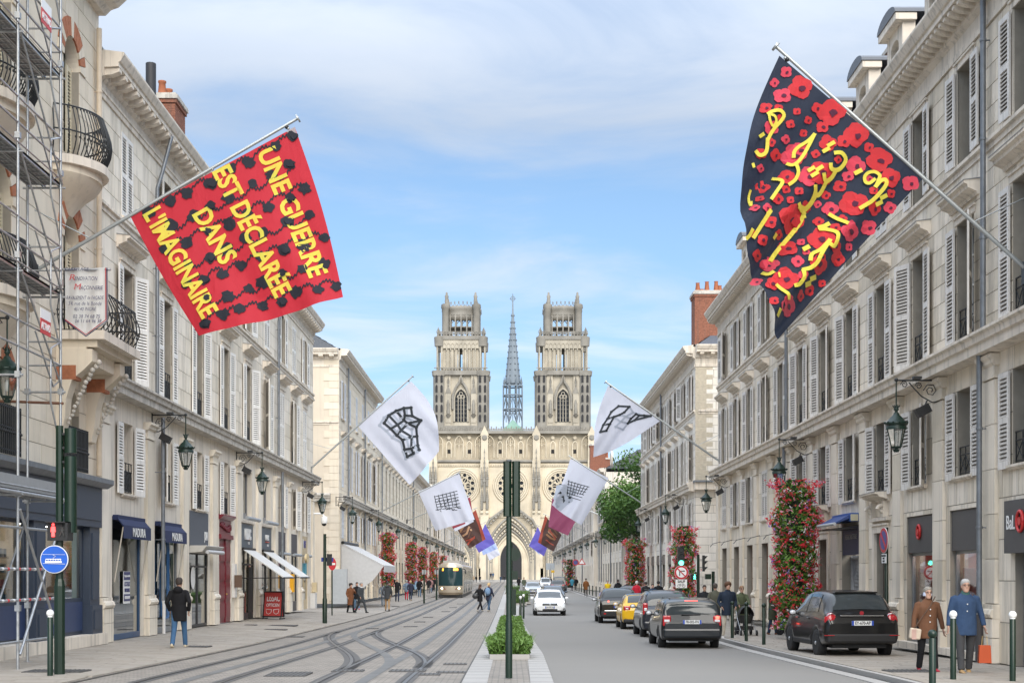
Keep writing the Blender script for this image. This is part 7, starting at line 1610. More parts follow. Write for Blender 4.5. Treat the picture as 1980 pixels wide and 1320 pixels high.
# security camera on the left corner
t = empty('security_camera', (XL+.6, 79.9, 5.0), 0, 'white dome camera on the corner of the left-hand terrace', 'camera'); MB().tube([(-.6, 0, .3), (.0, 0, .3), (.1, 0, .15)], .05, WHITEP, 8).build('arm', t); MB().lathe([(.16, 0), (.18, .05), (.18, .35), (.1, .4)], WHITEP, 12, (.1, 0, -.25)).build('housing', t); MB().ball((.1, 0, -.26), .14, BLACK, 10, 6).build('dome', t)
# ---------------------------------------------------------------- tram
CHAMP = mat('champagne_metallic', (.50, .43, .335), .3, .04, 2, metal=.4, coat=.4); TGLASS = mat('tram_glass', (.02, .045, .05), .12, 0, spec=.15); BELL = plain('bellows_grey', (.06, .06, .062), .8)
LAMPW = mat('headlamp_lit', (.9, .85, .7), .3, 0, emit=(1, .82, .5), estr=5.); LEDO = mat('led_orange', (.5, .2, .02), .4, 0, emit=(1, .35, .03), estr=1.6); LAMPR = plain('lamp_red_plain', (.35, .01, .015), .25)
def tram():
    q = Vector((-5.6, 131.5, gz(131.5))); t = empty('tram', q, 0, 'champagne-coloured tram coming towards the viewer on the left track', 'tram')
    rows = [(.28, 1.08), (.45, 1.15), (.9, 1.2), (1.5, 1.2), (2.2, 1.2), (2.7, 1.17), (2.98, 1.08), (3.15, .92), (3.24, .6)]
    def fy(t_, z): return .62*abs(t_)**3.2+.10*max(0, .9-z)+.16*max(0, z-1.0)**1.6*.75
    n = 14; rings = [[Vector((w*(2*i/n-1), fy(2*i/n-1, z), z)) for i in range(n+1)] for z, w in rows]
    b = MB(); b.loft(rings, CHAMP, False, True, closed=False)
    Ls = [1.6, 7.2, 14.2, 19.0, 26.0, 32.6]
    for z, w in (): pass
    sec = [Vector((w, 0, z)) for z, w in rows]+[Vector((-w, 0, z)) for z, w in rows[::-1]]
    front = [Vector((w, fy(1, z), z)) for z, w in rows]+[Vector((-w, fy(-1, z), z)) for z, w in rows[::-1]]
    b.loft([[p for p in front], [p+Vector((0, Ls[0], 0)) for p in sec]], CHAMP, False, True); b.build('cab', t, fix=True)
    for k, (a, c) in enumerate(zip(Ls, Ls[1:])):
        m = MB(); m.loft([[p+Vector((0, a+(.25 if k else 0), 0)) for p in sec], [p+Vector((0, c-.25, 0)) for p in sec]], CHAMP, True, True); o = m.build('car_module', t, fix=True)
        MB().loft([[Vector((p.x*.93, c-.25, .4+(p.z-.4)*.95)) for p in sec], [Vector((p.x*.93, c+.25, .4+(p.z-.4)*.95)) for p in sec]], BELL, True, False).build('bellows', t, fix=True)
        nb = max(2, int((c-a-.5)/1.5)); e = (c-a-.6)/nb
        for i in range(nb):
            y0 = a+.3+e*i
            for sx in (-1, 1):
                door = i % 3 == 1; MB().box(sx*1.2-.012, sx*1.2+.012, y0+.08, y0+e-.08, .45 if door else 1.25, 2.55, TGLASS).build('door' if door else 'side_window', o)
        MB().box(-.8, .8, a+1, c-1, 3.22, 3.48, plain('roof_equipment', (.38, .36, .33), .6)).build('roof_unit', o)
    def patch(name, z0, z1, x0, x1, m, off=.02, nn=10, par=None):
        p = MB(); vs = []
        def wz(z): return lerp_table([(a, c) for a, c in rows], z)
        for j in range(nn+1):
            z = z0+(z1-z0)*j/nn
            for i in range(nn+1): tt = x0+(x1-x0)*i/nn; vs.append((wz(z)*tt, fy(tt, z)-off, z))
        p.add(vs, [(j*(nn+1)+i, j*(nn+1)+i+1, (j+1)*(nn+1)+i+1, (j+1)*(nn+1)+i) for j in range(nn) for i in range(nn)], m, True); return p.build(name, par or t)
    w_ = patch('windscreen', 1.12, 2.82, -.93, .93, TGLASS); patch('destination_display', 2.52, 2.74, .22, .6, LEDO, .032, 3, w_); patch('line_display', 2.5, 2.74, -.66, -.55, LEDO, .032, 2, w_)
    for sx in (-1, 1):
        o = patch('headlight_panel', .78, .98, sx*.45, sx*.86, plain('headlamp_housing', (.2, .17, .13), .3), .02, 4); MB().ball((sx*.78, fy(.65, .88)-.03, .88), .10, LAMPW, 10, 6, (1, .5, 1)).build('headlight', o); MB().ball((sx*.5, fy(.42, .82)-.02, .82), .05, LAMPR, 8, 5, (1, .5, 1)).build('marker_lamp', o)
        MB().tube([(sx*1.15, .5, 2.7), (sx*1.38, .3, 2.6), (sx*1.4, .3, 2.2)], .05, BLACK, 6).build('mirror', t)
    patch('bumper', .30, .5, -.97, .97, plain('bumper_bronze', (.25, .2, .14), .4, metal=.4), .03, 8); MB().box(-1.1, 1.1, .3, 32, .02, .3, BLACK).build('underframe', t)
    MB().tube([(0, 9.8, 3.45), (0, 10.6, 3.9), (0, 9.9, 4.3)], .03, BLACK, 5).build('aerial', t)
tram()
# ---------------------------------------------------------------- cars
def catmull(P, t):
    n = len(P)-1; t = min(max(t, 0), n-1e-6); i = int(t); f = t-i; a, b, c, d = P[max(i-1, 0)], P[i], P[i+1], P[min(i+2, n)]
    return tuple(.5*(2*b[j]+(c[j]-a[j])*f+(2*a[j]-5*b[j]+4*c[j]-d[j])*f*f+(3*b[j]-a[j]-3*c[j]+d[j])*f**3) for j in range(len(b)))
CGLASS = mat('car_glass', (.04, .047, .05), .07, 0, spec=.5); RIM = mat('alloy_rim', (.42, .43, .44), .35, .05, 5, metal=.7); CHROME = mat('chrome', (.6, .61, .62), .18, 0, metal=1.); PLASTIC = mat('bumper_plastic', (.011, .011, .012), .6, .1, 30); TAIL = mat('tail_lamp_red', (.42, .012, .018), .18, .1, 20, coat=.5); TAILON = mat('brake_lamp_lit', (.7, .03, .03), .3, 0, emit=(1, .08, .05), estr=2.6); CLRL = mat('clear_lamp', (.65, .66, .68), .12, 0, coat=.5); PLATE = plain('number_plate', (.72, .73, .72), .45); PBLUE = plain('plate_blue', (.02, .07, .42), .4); PTXT = plain('plate_ink', (.015, .015, .018), .5)
def paint(name, col, metal=0.): return mat('car_paint_'+name, col, .28, .02, 3, metal=metal, coat=.5, spec=.4)
class Car:
    def __init__(s, name, label, x, y, rz, st, pm, wheels, wr=.32, dz=-.09):
        s.st = st; s.t = empty(name, (x, y, gz(y)+dz), rz, label, 'car'); s.ys = [q[0] for q in st]; s.pm = pm; s.sx_ = 0
        n = len(st)-1; rings = []; NT = n*5
        for i in range(NT+1):
            half = [s.S(n*i/NT, 8*k/32) for k in range(33)]; ring = half+[Vector((-p.x, p.y, p.z)) for p in half[1:-1]][::-1]; rings.append(ring)
        b = MB(); b.loft(rings, pm, True, True); me = b.mesh('body'); bm = bmesh.new(); bm.from_mesh(me); bmesh.ops.remove_doubles(bm, verts=bm.verts, dist=1e-4); bmesh.ops.recalc_face_normals(bm, faces=bm.faces); bm.to_mesh(me); bm.free()
        mods = []
        for yw in wheels:
            c = MB().lathe([(wr+.075, -1.2), (wr+.075, 1.2)], PLASTIC, 28, M=Matrix.Translation((0, yw, wr)) @ Matrix.Rotation(pi/2, 4, 'Y')); cm = c.mesh('cut'); bm = bmesh.new(); bm.from_mesh(cm); bmesh.ops.remove_doubles(bm, verts=bm.verts, dist=1e-5); bmesh.ops.recalc_face_normals(bm, faces=bm.faces); bm.to_mesh(cm); bm.free(); mods.append(('BOOLEAN', dict(operation='DIFFERENCE', solver='EXACT', object=cm)))
        out = solid(me, mods, 'body'); s.body = put('body', out, s.t)
        s.W = max(q[6] for q in st)
        for yw in wheels:
            for sg in (-1, 1): s.wheel(sg*(s.W-.11), yw, wr, sg)
        un = MB(); y0, y1 = s.ys[0]+.25, s.ys[-1]-.25; un.box(-s.W+.25, s.W-.25, y0, y1, .24, .38, PLASTIC); un.build('underbody', s.t)
    def S(s, t, k):
        y, zb, zs, zbelt, ztop, wl, wm, wb, wt = catmull(s.st, t); m = .5*(wb+wt)+.025*min(1, max(0, (ztop-zbelt))*2.5)
        return Vector((lambda p: (p[0], y, p[1]))(catmull([(0, zb), (wl*.8, zb), (wl, zb+.05), (wm, zs), (wb, zbelt), (m, (zbelt+ztop)/2), (wt, ztop-.05*min(1, (ztop-zbelt)*3)), (wt*.6, ztop-.004), (0, ztop+.012)], k)))
    def wheel(s, x, y, r, sg):
        w = .10; o = MB().lathe([(r*.68, -w), (r*.93, -w), (r, -w*.6), (r, w*.6), (r*.93, w), (r*.68, w)], RUBBER, 24, M=Matrix.Rotation(pi/2, 4, 'Y')).build('wheel', s.t, (x, y, r))
        q = MB(); q.lathe([(r*.70, -w*.8), (r*.70, w*.5)], PLASTIC, 20, M=Matrix.Rotation(pi/2, 4, 'Y')); q.build('wheel_disc', o)
        rm = MB(); xo = sg*w*.78; rm.tube([(xo, r*.66*cos(a), r*.66*sin(a)) for a in [i*pi/12 for i in range(25)]], r*.055, RIM, 6); rm.ball((xo, 0, 0), r*.16, RIM, 8, 5)
        for k in range(10): a = 2*pi*(k//2)/5+(-.13 if k % 2 else .13); rm.tube([(xo, r*.1*cos(a), r*.1*sin(a)), (xo, r*.66*cos(a*1.0), r*.66*sin(a))], r*.055, RIM, 5)
        rm.build('rim', o)
    def tt(s, y):
        """Station parameter for a given y."""
        for i in range(len(s.ys)-1):
            if s.ys[i] <= y <= s.ys[i+1]: return i+(y-s.ys[i])/(s.ys[i+1]-s.ys[i])
        return 0 if y < s.ys[0] else len(s.ys)-1
    def patch(s, name, fT, k0, k1, m, sides=(1, -1), off=.010, n=10, parent=None, join=False):
        """Panel lying on the body between section parameters k0..k1; fT(v) gives the two station parameters at height v."""
        for sg in sides:
            b = MB(); vs = []
            for j in range(n+1):
                v = j/n; k = k0+(k1-k0)*v; a, c = fT(v)
                for i in range(n+1):
                    t = a+(c-a)*i/n; p = s.S(t, k); e = .02; dn = (s.S(t+e, k)-s.S(t-e, k)).cross(s.S(t, min(8, k+e))-s.S(t, max(0, k-e)))
                    if dn.length > 1e-9: dn.normalize()
                    if dn.dot(Vector((p.x, p.y*.3, p.z-.7))) < 0: dn = -dn
                    p = p+dn*off; vs.append((p.x*sg, p.y, p.z))
            b.add(vs, [(j*(n+1)+i, j*(n+1)+i+1, (j+1)*(n+1)+i+1, (j+1)*(n+1)+i) for j in range(n) for i in range(n)], m, True); o = b.build(name, parent or s.t)
        return o
    def top_patch(s, name, ya, yb, w0, w1, m, off=.010, n=10, parent=None):
        """Glass across the car: between stations ya (low edge) and yb (high edge), half widths w0, w1 as k limits."""
        b = MB(); vs = []
        for j in range(n+1):
            v = j/n; t = s.tt(ya)+(s.tt(yb)-s.tt(ya))*v; kk = w0+(w1-w0)*v
            for i in range(-n, n+1):
                k = 8-(8-kk)*abs(i)/n; p = s.S(t, k); e = .03; dn = (s.S(t+e, k)-s.S(t-e, k)).cross(s.S(t, k-e)-s.S(t, k+e if k < 7.9 else k)) if k < 7.9 else Vector((0, -(s.S(t+e, 8).z-s.S(t-e, 8).z), s.S(t+e, 8).y-s.S(t-e, 8).y))
                if dn.length > 1e-9: dn.normalize()
                if dn.z < 0: dn = -dn
                p = p+dn*off; vs.append((p.x*(1 if i >= 0 else -1), p.y, p.z))
        w = 2*n+1; b.add(vs, [(j*w+i, j*w+i+1, (j+1)*w+i+1, (j+1)*w+i) for j in range(n) for i in range(2*n)], m, True); return b.build(name, parent or s.t)
    def box(s, name, x0, x1, y0, y1, z0, z1, m, bev=.02, parent=None, both=False):
        for sg in ((1, -1) if both else (1,)):
            me = MB().box(min(x0*sg, x1*sg), max(x0*sg, x1*sg), y0, y1, z0, z1, m).mesh(name)
            if bev: me = solid(me, [('BEVEL', dict(width=bev, segments=2))], name)
            o = put(name, me, parent or s.t)
        return o
    def plate(s, txt, y, z, w=.52, h=.11, front=False):
        sg = 1 if front else -1; o = s.box('number_plate', -w/2, w/2, y-.006, y+.006, z-h/2, z+h/2, PLATE, 0); yy = y+sg*.008
        for x in (-w/2+.025, w/2-.025): s.box('plate_band', x-.024, x+.024, yy-.001, yy+.001, z-h/2, z+h/2, PBLUE, 0, o)
        me = text_mesh(txt, .105, PTXT, .002, .80, ext=.001); put('plate_text', me, o, (0, yy+sg*.002, z), (pi/2, 0, pi if front else 0))
    def mirrors(s, y, z, w=None, m=None):
        w = w or s.W
        for sg in (-1, 1):
            me = MB().ball((sg*(w+.07), y, z), .11, m or s.pm, 10, 7, (.95, .55, .68)).mesh('wing_mirror'); put('wing_mirror', me, s.t); MB().ball((sg*(w+.07), y-.035, z), .09, CLRL, 8, 6, (.95, .4, .62)).build('mirror_glass', s.t.children[-1]); MB().tube([(sg*(w-.06), y, z-.04), (sg*(w+.03), y, z-.02)], .025, PLASTIC, 6).build('mirror_arm', s.t)
    def side_glass(s, ya, yb, rake_r=.25, rake_f=.55, pill=(0.,), k0=4.22, k1=5.8):
        a, b = s.tt(ya), s.tt(yb); g = [a]+[s.tt(p) for p in pill if p]+[b]
        for i, (t0, t1) in enumerate(zip(g, g[1:])):
            def fT(v, t0=t0, t1=t1, i=i): return (t0+(rake_r*v if i == 0 else .03), t1-(rake_f*v if i == len(g)-2 else .03))
            s.patch('side_window', fT, k0, k1, CGLASS)
def hatch(L, W, H, belt=.98, hood=.92, rear_slope=.42, hoodlen=1.05, tail=.0):
    r, f = -L/2, L/2
    return [(r, .46, .62, belt-.22, belt-.18, W*.82, W*.88, W*.86, W*.74), (r+.07, .37, .60, belt-.06, belt+.0, W*.92, W*.97, W*.93, W*.78), (r+.16, .34, .60, belt, belt+.10, W*.95, W, W*.95, W*.76), (r+.16+rear_slope*.55, .30, .60, belt, belt+(H-belt)*.70, W*.96, W, W*.95, W*.72), (r+.22+rear_slope, .28, .60, belt, H-.05, W*.96, W, W*.955, W*.70), (r+.22+rear_slope+.55, .27, .60, belt-.01, H, W*.96, W, W*.96, W*.71), (f-hoodlen-1.15, .27, .60, belt-.03, H-.02, W*.96, W, W*.96, W*.71), (f-hoodlen-.62, .27, .60, belt-.05, H-.16, W*.96, W, W*.96, W*.69), (f-hoodlen-.12, .27, .60, hood+.0, hood+.13, W*.96, W, W*.95, W*.72), (f-hoodlen+.14, .27, .60, hood-.02, hood+.045, W*.96, W, W*.93, W*.74), (f-.42, .28, .57, hood-.12, hood-.06, W*.95, W*.98, W*.88, W*.70), (f-.12, .30, .52, hood-.24, hood-.20, W*.88, W*.92, W*.80, W*.62), (f, .34, .48, hood-.36, hood-.34, W*.70, W*.74, W*.66, W*.50)]
# --- black compact parked half on the right pavement
q = ground_at(1655, 1271)
c = Car('black_hatchback', 'glossy black small SUV parked on the right pavement, seen from behind', q.x+.05, q.y+2.15, radians(-2), hatch(4.25, .90, 1.60, 1.02, 1.0, .46, 1.0), paint('black', (.003, .003, .0035)), (-1.28, 1.28), .34, .0)
c.t.rotation_euler.z = radians(3)
c.side_glass(-1.35, .72, .35, .75, (-.35,)); c.top_patch('rear_window', -1.93, -1.50, 6.15, 6.15, CGLASS); c.top_patch('windscreen', 1.0, .35, 6.1, 6.1, CGLASS)
c.box('bumper', -.84, .84, -2.15, -1.95, .36, .60, PLASTIC, .06); c.plate('EY-670-AP', -2.145, .84); c.box('chrome_bar', -.52, .52, -2.11, -2.06, 1.00, 1.03, CHROME, .008)
for sg in (-1, 1):
    me = MB().ball((sg*.72, -2.0, .90), .185, TAIL, 14, 9, (.9, .55, 1.0)).mesh('tail_lamp'); put('tail_lamp', me, c.t); MB().tube([(sg*.72+.15*cos(a)*.95, -2.075+.05*abs(cos(a)), .90+.165*sin(a)) for a in [i*pi/10 for i in range(21)]], .012, CHROME, 5).build('lamp_bezel', c.t); c.box('reflector', sg*.78-.14, sg*.78+.10, -2.165, -2.13, .545, .56, TAIL, 0)
MB().lathe([(.05, 0), (.05, .012)], plain('badge_red', (.35, .02, .03), .3), 16, M=Matrix.Translation((0, -2.06, 1.075)) @ Matrix.Rotation(pi/2, 4, 'X')).build('badge', c.t); MB().tube([(-.32, -1.90, 1.17), (.05, -1.93, 1.15), (.3, -1.92, 1.17)], .014, BLACK, 5).build('rear_wiper', c.t); c.mirrors(.62, 1.03); c.box('roof_spoiler', -.52, .52, -1.62, -1.42, 1.535, 1.575, c.pm, .015)
for y in (-.55, .45): c.box('door_handle', .875, .905, y-.1, y+.1, .90, .93, c.pm, .01, None, True)
c.box('side_skirt', .82, .90, -.85, .85, .28, .40, PLASTIC, .02, None, True)
# --- grey estate
q = ground_at(1338, 1249)
st = hatch(4.5, .87, 1.47, .95, .88, .22, 1.05); st[2] = (-2.14, .34, .60, .95, 1.06, .83, .87, .83, .73); st[3] = (-2.07, .30, .58, .95, 1.28, .84, .87, .84, .72); st[4] = (-1.96, .28, .58, .95, 1.40, .84, .87, .84, .70); st[5] = st[5][:8]+(.69,); st[6] = st[6][:8]+(.68,)
c = Car('grey_estate_car', 'dark grey estate car with lit brake lamps, last in the queue on the right', q.x, q.y+2.2, 0, st, paint('dark_grey', (.008, .011, .015)), (-1.30, 1.36), .31)
c.side_glass(-1.72, .85, .1, .8, (-.95, -.1)); c.top_patch('rear_window', -2.155, -1.99, 6.05, 6.05, CGLASS); c.top_patch('windscreen', 1.05, .45, 6.1, 6.1, CGLASS); c.box('bumper', -.83, .83, -2.28, -2.05, .34, .62, c.pm, .06); c.plate('FB-002-FN', -2.255, .80)
for sg in (-1, 1):
    c.box('tail_lamp', sg*.60, sg*.83, -2.235, -2.0, .68, .98, TAIL, .03); c.box('tail_lamp_clear', sg*.64, sg*.79, -2.245, -2.2, .80, .87, CLRL, .01)
    if sg > 0: MB().ball((.72, -2.24, .925), .062, TAILON, 10, 6, (1, .35, .8)).build('brake_light', c.t)
c.box('high_brake_light', -.18, .18, -2.02, -1.98, 1.385, 1.405, TAILON, 0); c.box('roof_rail', .55, .58, -1.6, .3, 1.43, 1.465, PLASTIC, .01, None, True); MB().tube([(-.3, -2.19, 1.0), (.25, -2.19, 1.02)], .014, BLACK, 5).build('rear_wiper', c.t); c.mirrors(.75, .98)
bd = MB(); bd.prism([(0, .985), (.035, 1.03), (0, 1.075), (-.035, 1.03)], -2.15, -2.14, CHROME, 'y'); bd.build('badge', c.t, fix=True); c.box('boot_crease', -.58, .58, -2.245, -2.235, .64, .655, PLASTIC, 0)
# --- dark blue people carrier ahead of it
st = hatch(4.28, .87, 1.64, 1.02, .98, .36, .9); st[3] = (-1.84, .30, .58, 1.02, 1.42, .84, .87, .83, .66)
c = Car('blue_people_carrier', 'dark blue-grey people carrier in front of the grey estate car', 5.35, 50.6, 0, st, paint('blue_grey', (.014, .017, .026)), (-1.25, 1.4), .31)
c.side_glass(-1.6, .8, .15, .8, (-.8, 0)); c.top_patch('rear_window', -1.97, -1.70, 6.05, 6.05, CGLASS); c.top_patch('windscreen', 1.15, .5, 6.1, 6.1, CGLASS); c.box('bumper', -.83, .83, -2.17, -1.95, .32, .60, c.pm, .06); c.plate('CA-204-BV', -2.15, .72); c.mirrors(.85, 1.05)
for sg in (-1, 1): c.box('tail_lamp', sg*.68, sg*.85, -2.10, -1.85, .80, 1.22, TAIL, .05); c.box('tail_lamp_clear', sg*.71, sg*.81, -2.12, -2.0, .95, 1.05, CLRL, .02)
c.box('roof_rail', .55, .58, -1.5, .3, 1.64, 1.67, PLASTIC, .01, None, True)
# --- yellow hatchback
c = Car('yellow_hatchback', 'yellow hatchback with dark roof, third from the rear of the queue', 5.3, 58.8, 0, hatch(3.95, .86, 1.46, .98, .95, .42, .95), paint('yellow', (.72, .42, .012)), (-1.22, 1.28), .32)
c.side_glass(-1.25, .7, .4, .7, (-.2,)); c.top_patch('rear_window', -1.78, -1.40, 6.1, 6.1, CGLASS); c.top_patch('windscreen', 1.0, .4, 6.1, 6.1, CGLASS); c.box('bumper', -.80, .80, -2.0, -1.82, .30, .46, PLASTIC, .05); c.plate('DK-618-QW', -1.945, .62); c.mirrors(.6, 1.0)
DKR = paint('roof_dark_blue', (.03, .045, .07)); c.top_patch('roof_panel', -1.25, .15, 6.0, 6.0, DKR, .008)
for sg in (-1, 1): c.box('tail_lamp', sg*.52, sg*.80, -1.97, -1.75, .78, .98, TAIL, .04); c.box('tail_lamp_clear', sg*.60, sg*.72, -1.98, -1.9, .84, .91, CLRL, .02)
# --- black SUV with three-claw lamps
c = Car('black_suv', 'black SUV with three-bar red tail lamps at the head of the queue', 4.95, 67.0, 0, hatch(4.45, .92, 1.63, 1.08, 1.02, .40, 1.0), paint('black', (.003, .003, .0035)), (-1.32, 1.35), .36)
c.side_glass(-1.45, .75, .35, .75, (-.5,)); c.top_patch('rear_window', -2.03, -1.66, 6.1, 6.1, CGLASS); c.top_patch('windscreen', 1.1, .45, 6.1, 6.1, CGLASS); c.box('bumper', -.85, .85, -2.26, -2.05, .32, .60, PLASTIC, .06); c.box('bumper_trim', -.7, .7, -2.28, -2.2, .58, .64, CHROME, .02); c.plate('FQ-371-KX', -2.22, .80); c.mirrors(.7, 1.08)
for sg in (-1, 1):
    for i in range(3): me = MB().box(-.035, .035, -.02, .02, -.07, .07, TAILON).mesh('tail_lamp_bar'); put('tail_lamp_bar', me, c.t, (sg*(.50+i*.12), -2.16+.03*i, 1.0), (0, sg*.25, 0))
    c.box('reflector', sg*.62, sg*.72, -2.27, -2.24, .45, .52, TAIL, 0)
# --- white hatchback coming towards us
def front_car(name, label, x, y, pm, lit=True, plate='EW-967-PB', L=4.25, W=.90, H=1.46, dirn=pi):
    c = Car(name, label, x, y, dirn, hatch(L, W, H, .95, .93, .45, 1.0), pm, (-1.3, 1.33), .32); f = L/2
    c.side_glass(-1.3, .72, .4, .75, (-.3,)); c.top_patch('windscreen', f-1.0, f-1.72, 6.05, 6.05, CGLASS); c.top_patch('rear_window', -f+.2, -f+.6, 6.1, 6.1, CGLASS); c.mirrors(f-1.45, .98)
    c.box('grille', -.42, .42, f-.10, f+.004, .58, .72, PLASTIC, .03); c.box('lower_grille', -.42, .42, f-.12, f+.012, .30, .42, PLASTIC, .03); c.plate(plate, f+.022, .50, front=True)
    MB().lathe([(.06, 0), (.06, .02)], CHROME, 14, M=Matrix.Translation((0, f+.02, .66)) @ Matrix.Rotation(-pi/2, 4, 'X')).build('badge', c.t)
    for i in range(3): c.box('grille_bar', -.38, .38, f+.0, f+.012, .60+.04*i, .61+.04*i, CHROME, 0)
    for sg in (-1, 1):
        me = MB().loft([[Vector((sg*x_, f-.12-.34*(abs(x_)-.42)**1.2, z)) for x_, z in ((.44, .62), (.62, .64), (.82, .74), (.80, .79), (.60, .72), (.44, .70))], [Vector((sg*x_, f-.40-.42*(abs(x_)-.42), z)) for x_, z in ((.44, .62), (.62, .64), (.80, .74), (.78, .79), (.60, .72), (.44, .70))]], CLRL, True, False).mesh('headlight'); o = put('headlight', me, c.t)
        if lit: MB().tube([(sg*.44, f-.10, .70), (sg*.60, f-.17, .735), (sg*.79, f-.30, .80)], .022, mat('daylight_led', (.9, .9, .85), .3, 0, emit=(1, .93, .75), estr=6), 6).build('running_light', o)
        c.box('fog_lamp_recess', sg*.56, sg*.80, f-.30, f-.05, .34, .50, PLASTIC, .03)
    return c
front_car('white_hatchback', 'white hatchback with headlights on, driving towards the viewer', 2.15, 80.5, paint('white', (.72, .73, .73)))
front_car('silver_hatchback', 'silver car following behind the white hatchback', 2.3, 150, paint('silver', (.36, .38, .39), .5), True, 'DR-482-TL')
front_car('blue_saloon', 'slate blue car partly hidden right behind the white hatchback', 3.2, 108, paint('slate_blue', (.06, .085, .12), .3), False, 'BX-155-GH')
front_car('white_van_car', 'small white car far up the road beside the dark estate', 5.2, 215, paint('white', (.72, .73, .73)), False, 'CD-903-LN', H=1.7)
c = Car('dark_red_lamp_car', 'dark grey car with red tail lamps far up the right lane', 5.6, 172, 0, hatch(4.4, .9, 1.55, 1.0, .95, .4, 1.0), paint('mid_grey', (.06, .06, .065), .3), (-1.3, 1.33), .33); c.side_glass(-1.4, .7, .35, .75); c.top_patch('rear_window', -2.0, -1.6, 6.1, 6.1, CGLASS); c.plate('GA-771-RS', -2.2, .75)
for sg in (-1, 1): c.box('tail_lamp', sg*.5, sg*.82, -2.18, -1.95, .85, 1.0, TAIL, .03)
c = Car('grey_delivery_van', 'grey van parked in the far right lane by the flower column', 6.3, 186, 0, hatch(4.8, .95, 1.9, 1.1, 1.05, .2, .8), paint('van_grey', (.09, .095, .10), .2), (-1.5, 1.5), .34); c.side_glass(-1.6, 1.0, .1, .6, (.1,)); c.top_patch('rear_window', -2.25, -2.0, 6.1, 6.1, CGLASS); [c.box('tail_lamp', sg*.75, sg*.92, -2.42, -2.2, .9, 1.3, TAIL, .03) for sg in (-1, 1)]
c = Car('parked_black_saloon', 'black car parked sideways on beside the man in the yellow shirt', 8.3, 97, radians(-12), hatch(4.3, .88, 1.44, .95, .9, .5, 1.05), paint('black', (.003, .003, .0035)), (-1.3, 1.33), .32, .02); c.side_glass(-1.3, .7, .4, .75); c.top_patch('rear_window', -1.95, -1.5, 6.1, 6.1, CGLASS); c.plate('AB-340-ZC', -2.15, .7)
for sg in (-1, 1): c.box('tail_lamp', sg*.55, sg*.82, -2.13, -1.9, .78, .92, TAIL, .03)
# ---------------------------------------------------------------- people
rr = random.Random(61)
SKINS = [mat('skin_light', (.50, .30, .22), .55, .08, 12, spec=.35), mat('skin_dark', (.11, .06, .042), .5, .08, 12, spec=.35)]
def fabric(col, rough=.85):
    n = 'fabric_%02d_%02d_%02d' % tuple(int(c*99) for c in col)
    return mat(n, col, rough, .16, 7, .55, 9, spec=.25)
def ell(c, rx, ry, n=14, ax=None, tilt=None):
    return [Vector((c[0]+rx*cos(2*pi*i/n), c[1]+ry*sin(2*pi*i/n), c[2])) for i in range(n)]
def ik(a, b, l1, l2, pole):
    d = b-a; L = min(d.length, (l1+l2)*.995); d.normalize(); x = (l1*l1-l2*l2+L*L)/(2*L); h = sqrt(max(0, l1*l1-x*x)); p = (pole-d*pole.dot(d)); p.normalize(); return a+d*x+p*h, a+d*L
def hand(b, w, d, side, m, curl=.35, s=1.):
    """Palm and five separate fingers from wrist w along direction d."""
    d = d.normalized(); fwd = Vector((0, -1, 0)); fwd = (fwd-d*fwd.dot(d)); fwd = fwd.normalized() if fwd.length > .1 else Vector((1, 0, 0)); out = Vector((side, 0, 0)); nrm = d.cross(fwd)*side
    p = w+d*.045*s; b.loft([[q+(fwd*cos(a)*rw+nrm*sin(a)*rn) for a in [i*pi/4 for i in range(8)]] for q, rw, rn in ((w-d*.02, .024*s, .02*s), (w+d*.03*s, .036*s, .017*s), (w+d*.085*s, .040*s, .015*s), (w+d*.10*s, .036*s, .012*s))], m)
    for k in range(4):
        o = w+d*.085*s+fwd*(.030-.020*k)*s; L = (.072, .080, .074, .058)[k]*s; kn = o+d*L*.5; b.tube([o-d*.02*s, kn, kn+(d*cos(curl*2.2)-nrm*sin(curl*2.2))*L*.55], [.0095*s, .009*s, .0075*s], m, 6)
    o = w+d*.03*s+fwd*.03*s; b.tube([o, o+(fwd*.7+d*.55)*.045*s, o+(fwd*.55+d*1.15-nrm*.2)*.06*s], [.012*s, .0105*s, .008*s], m, 6)
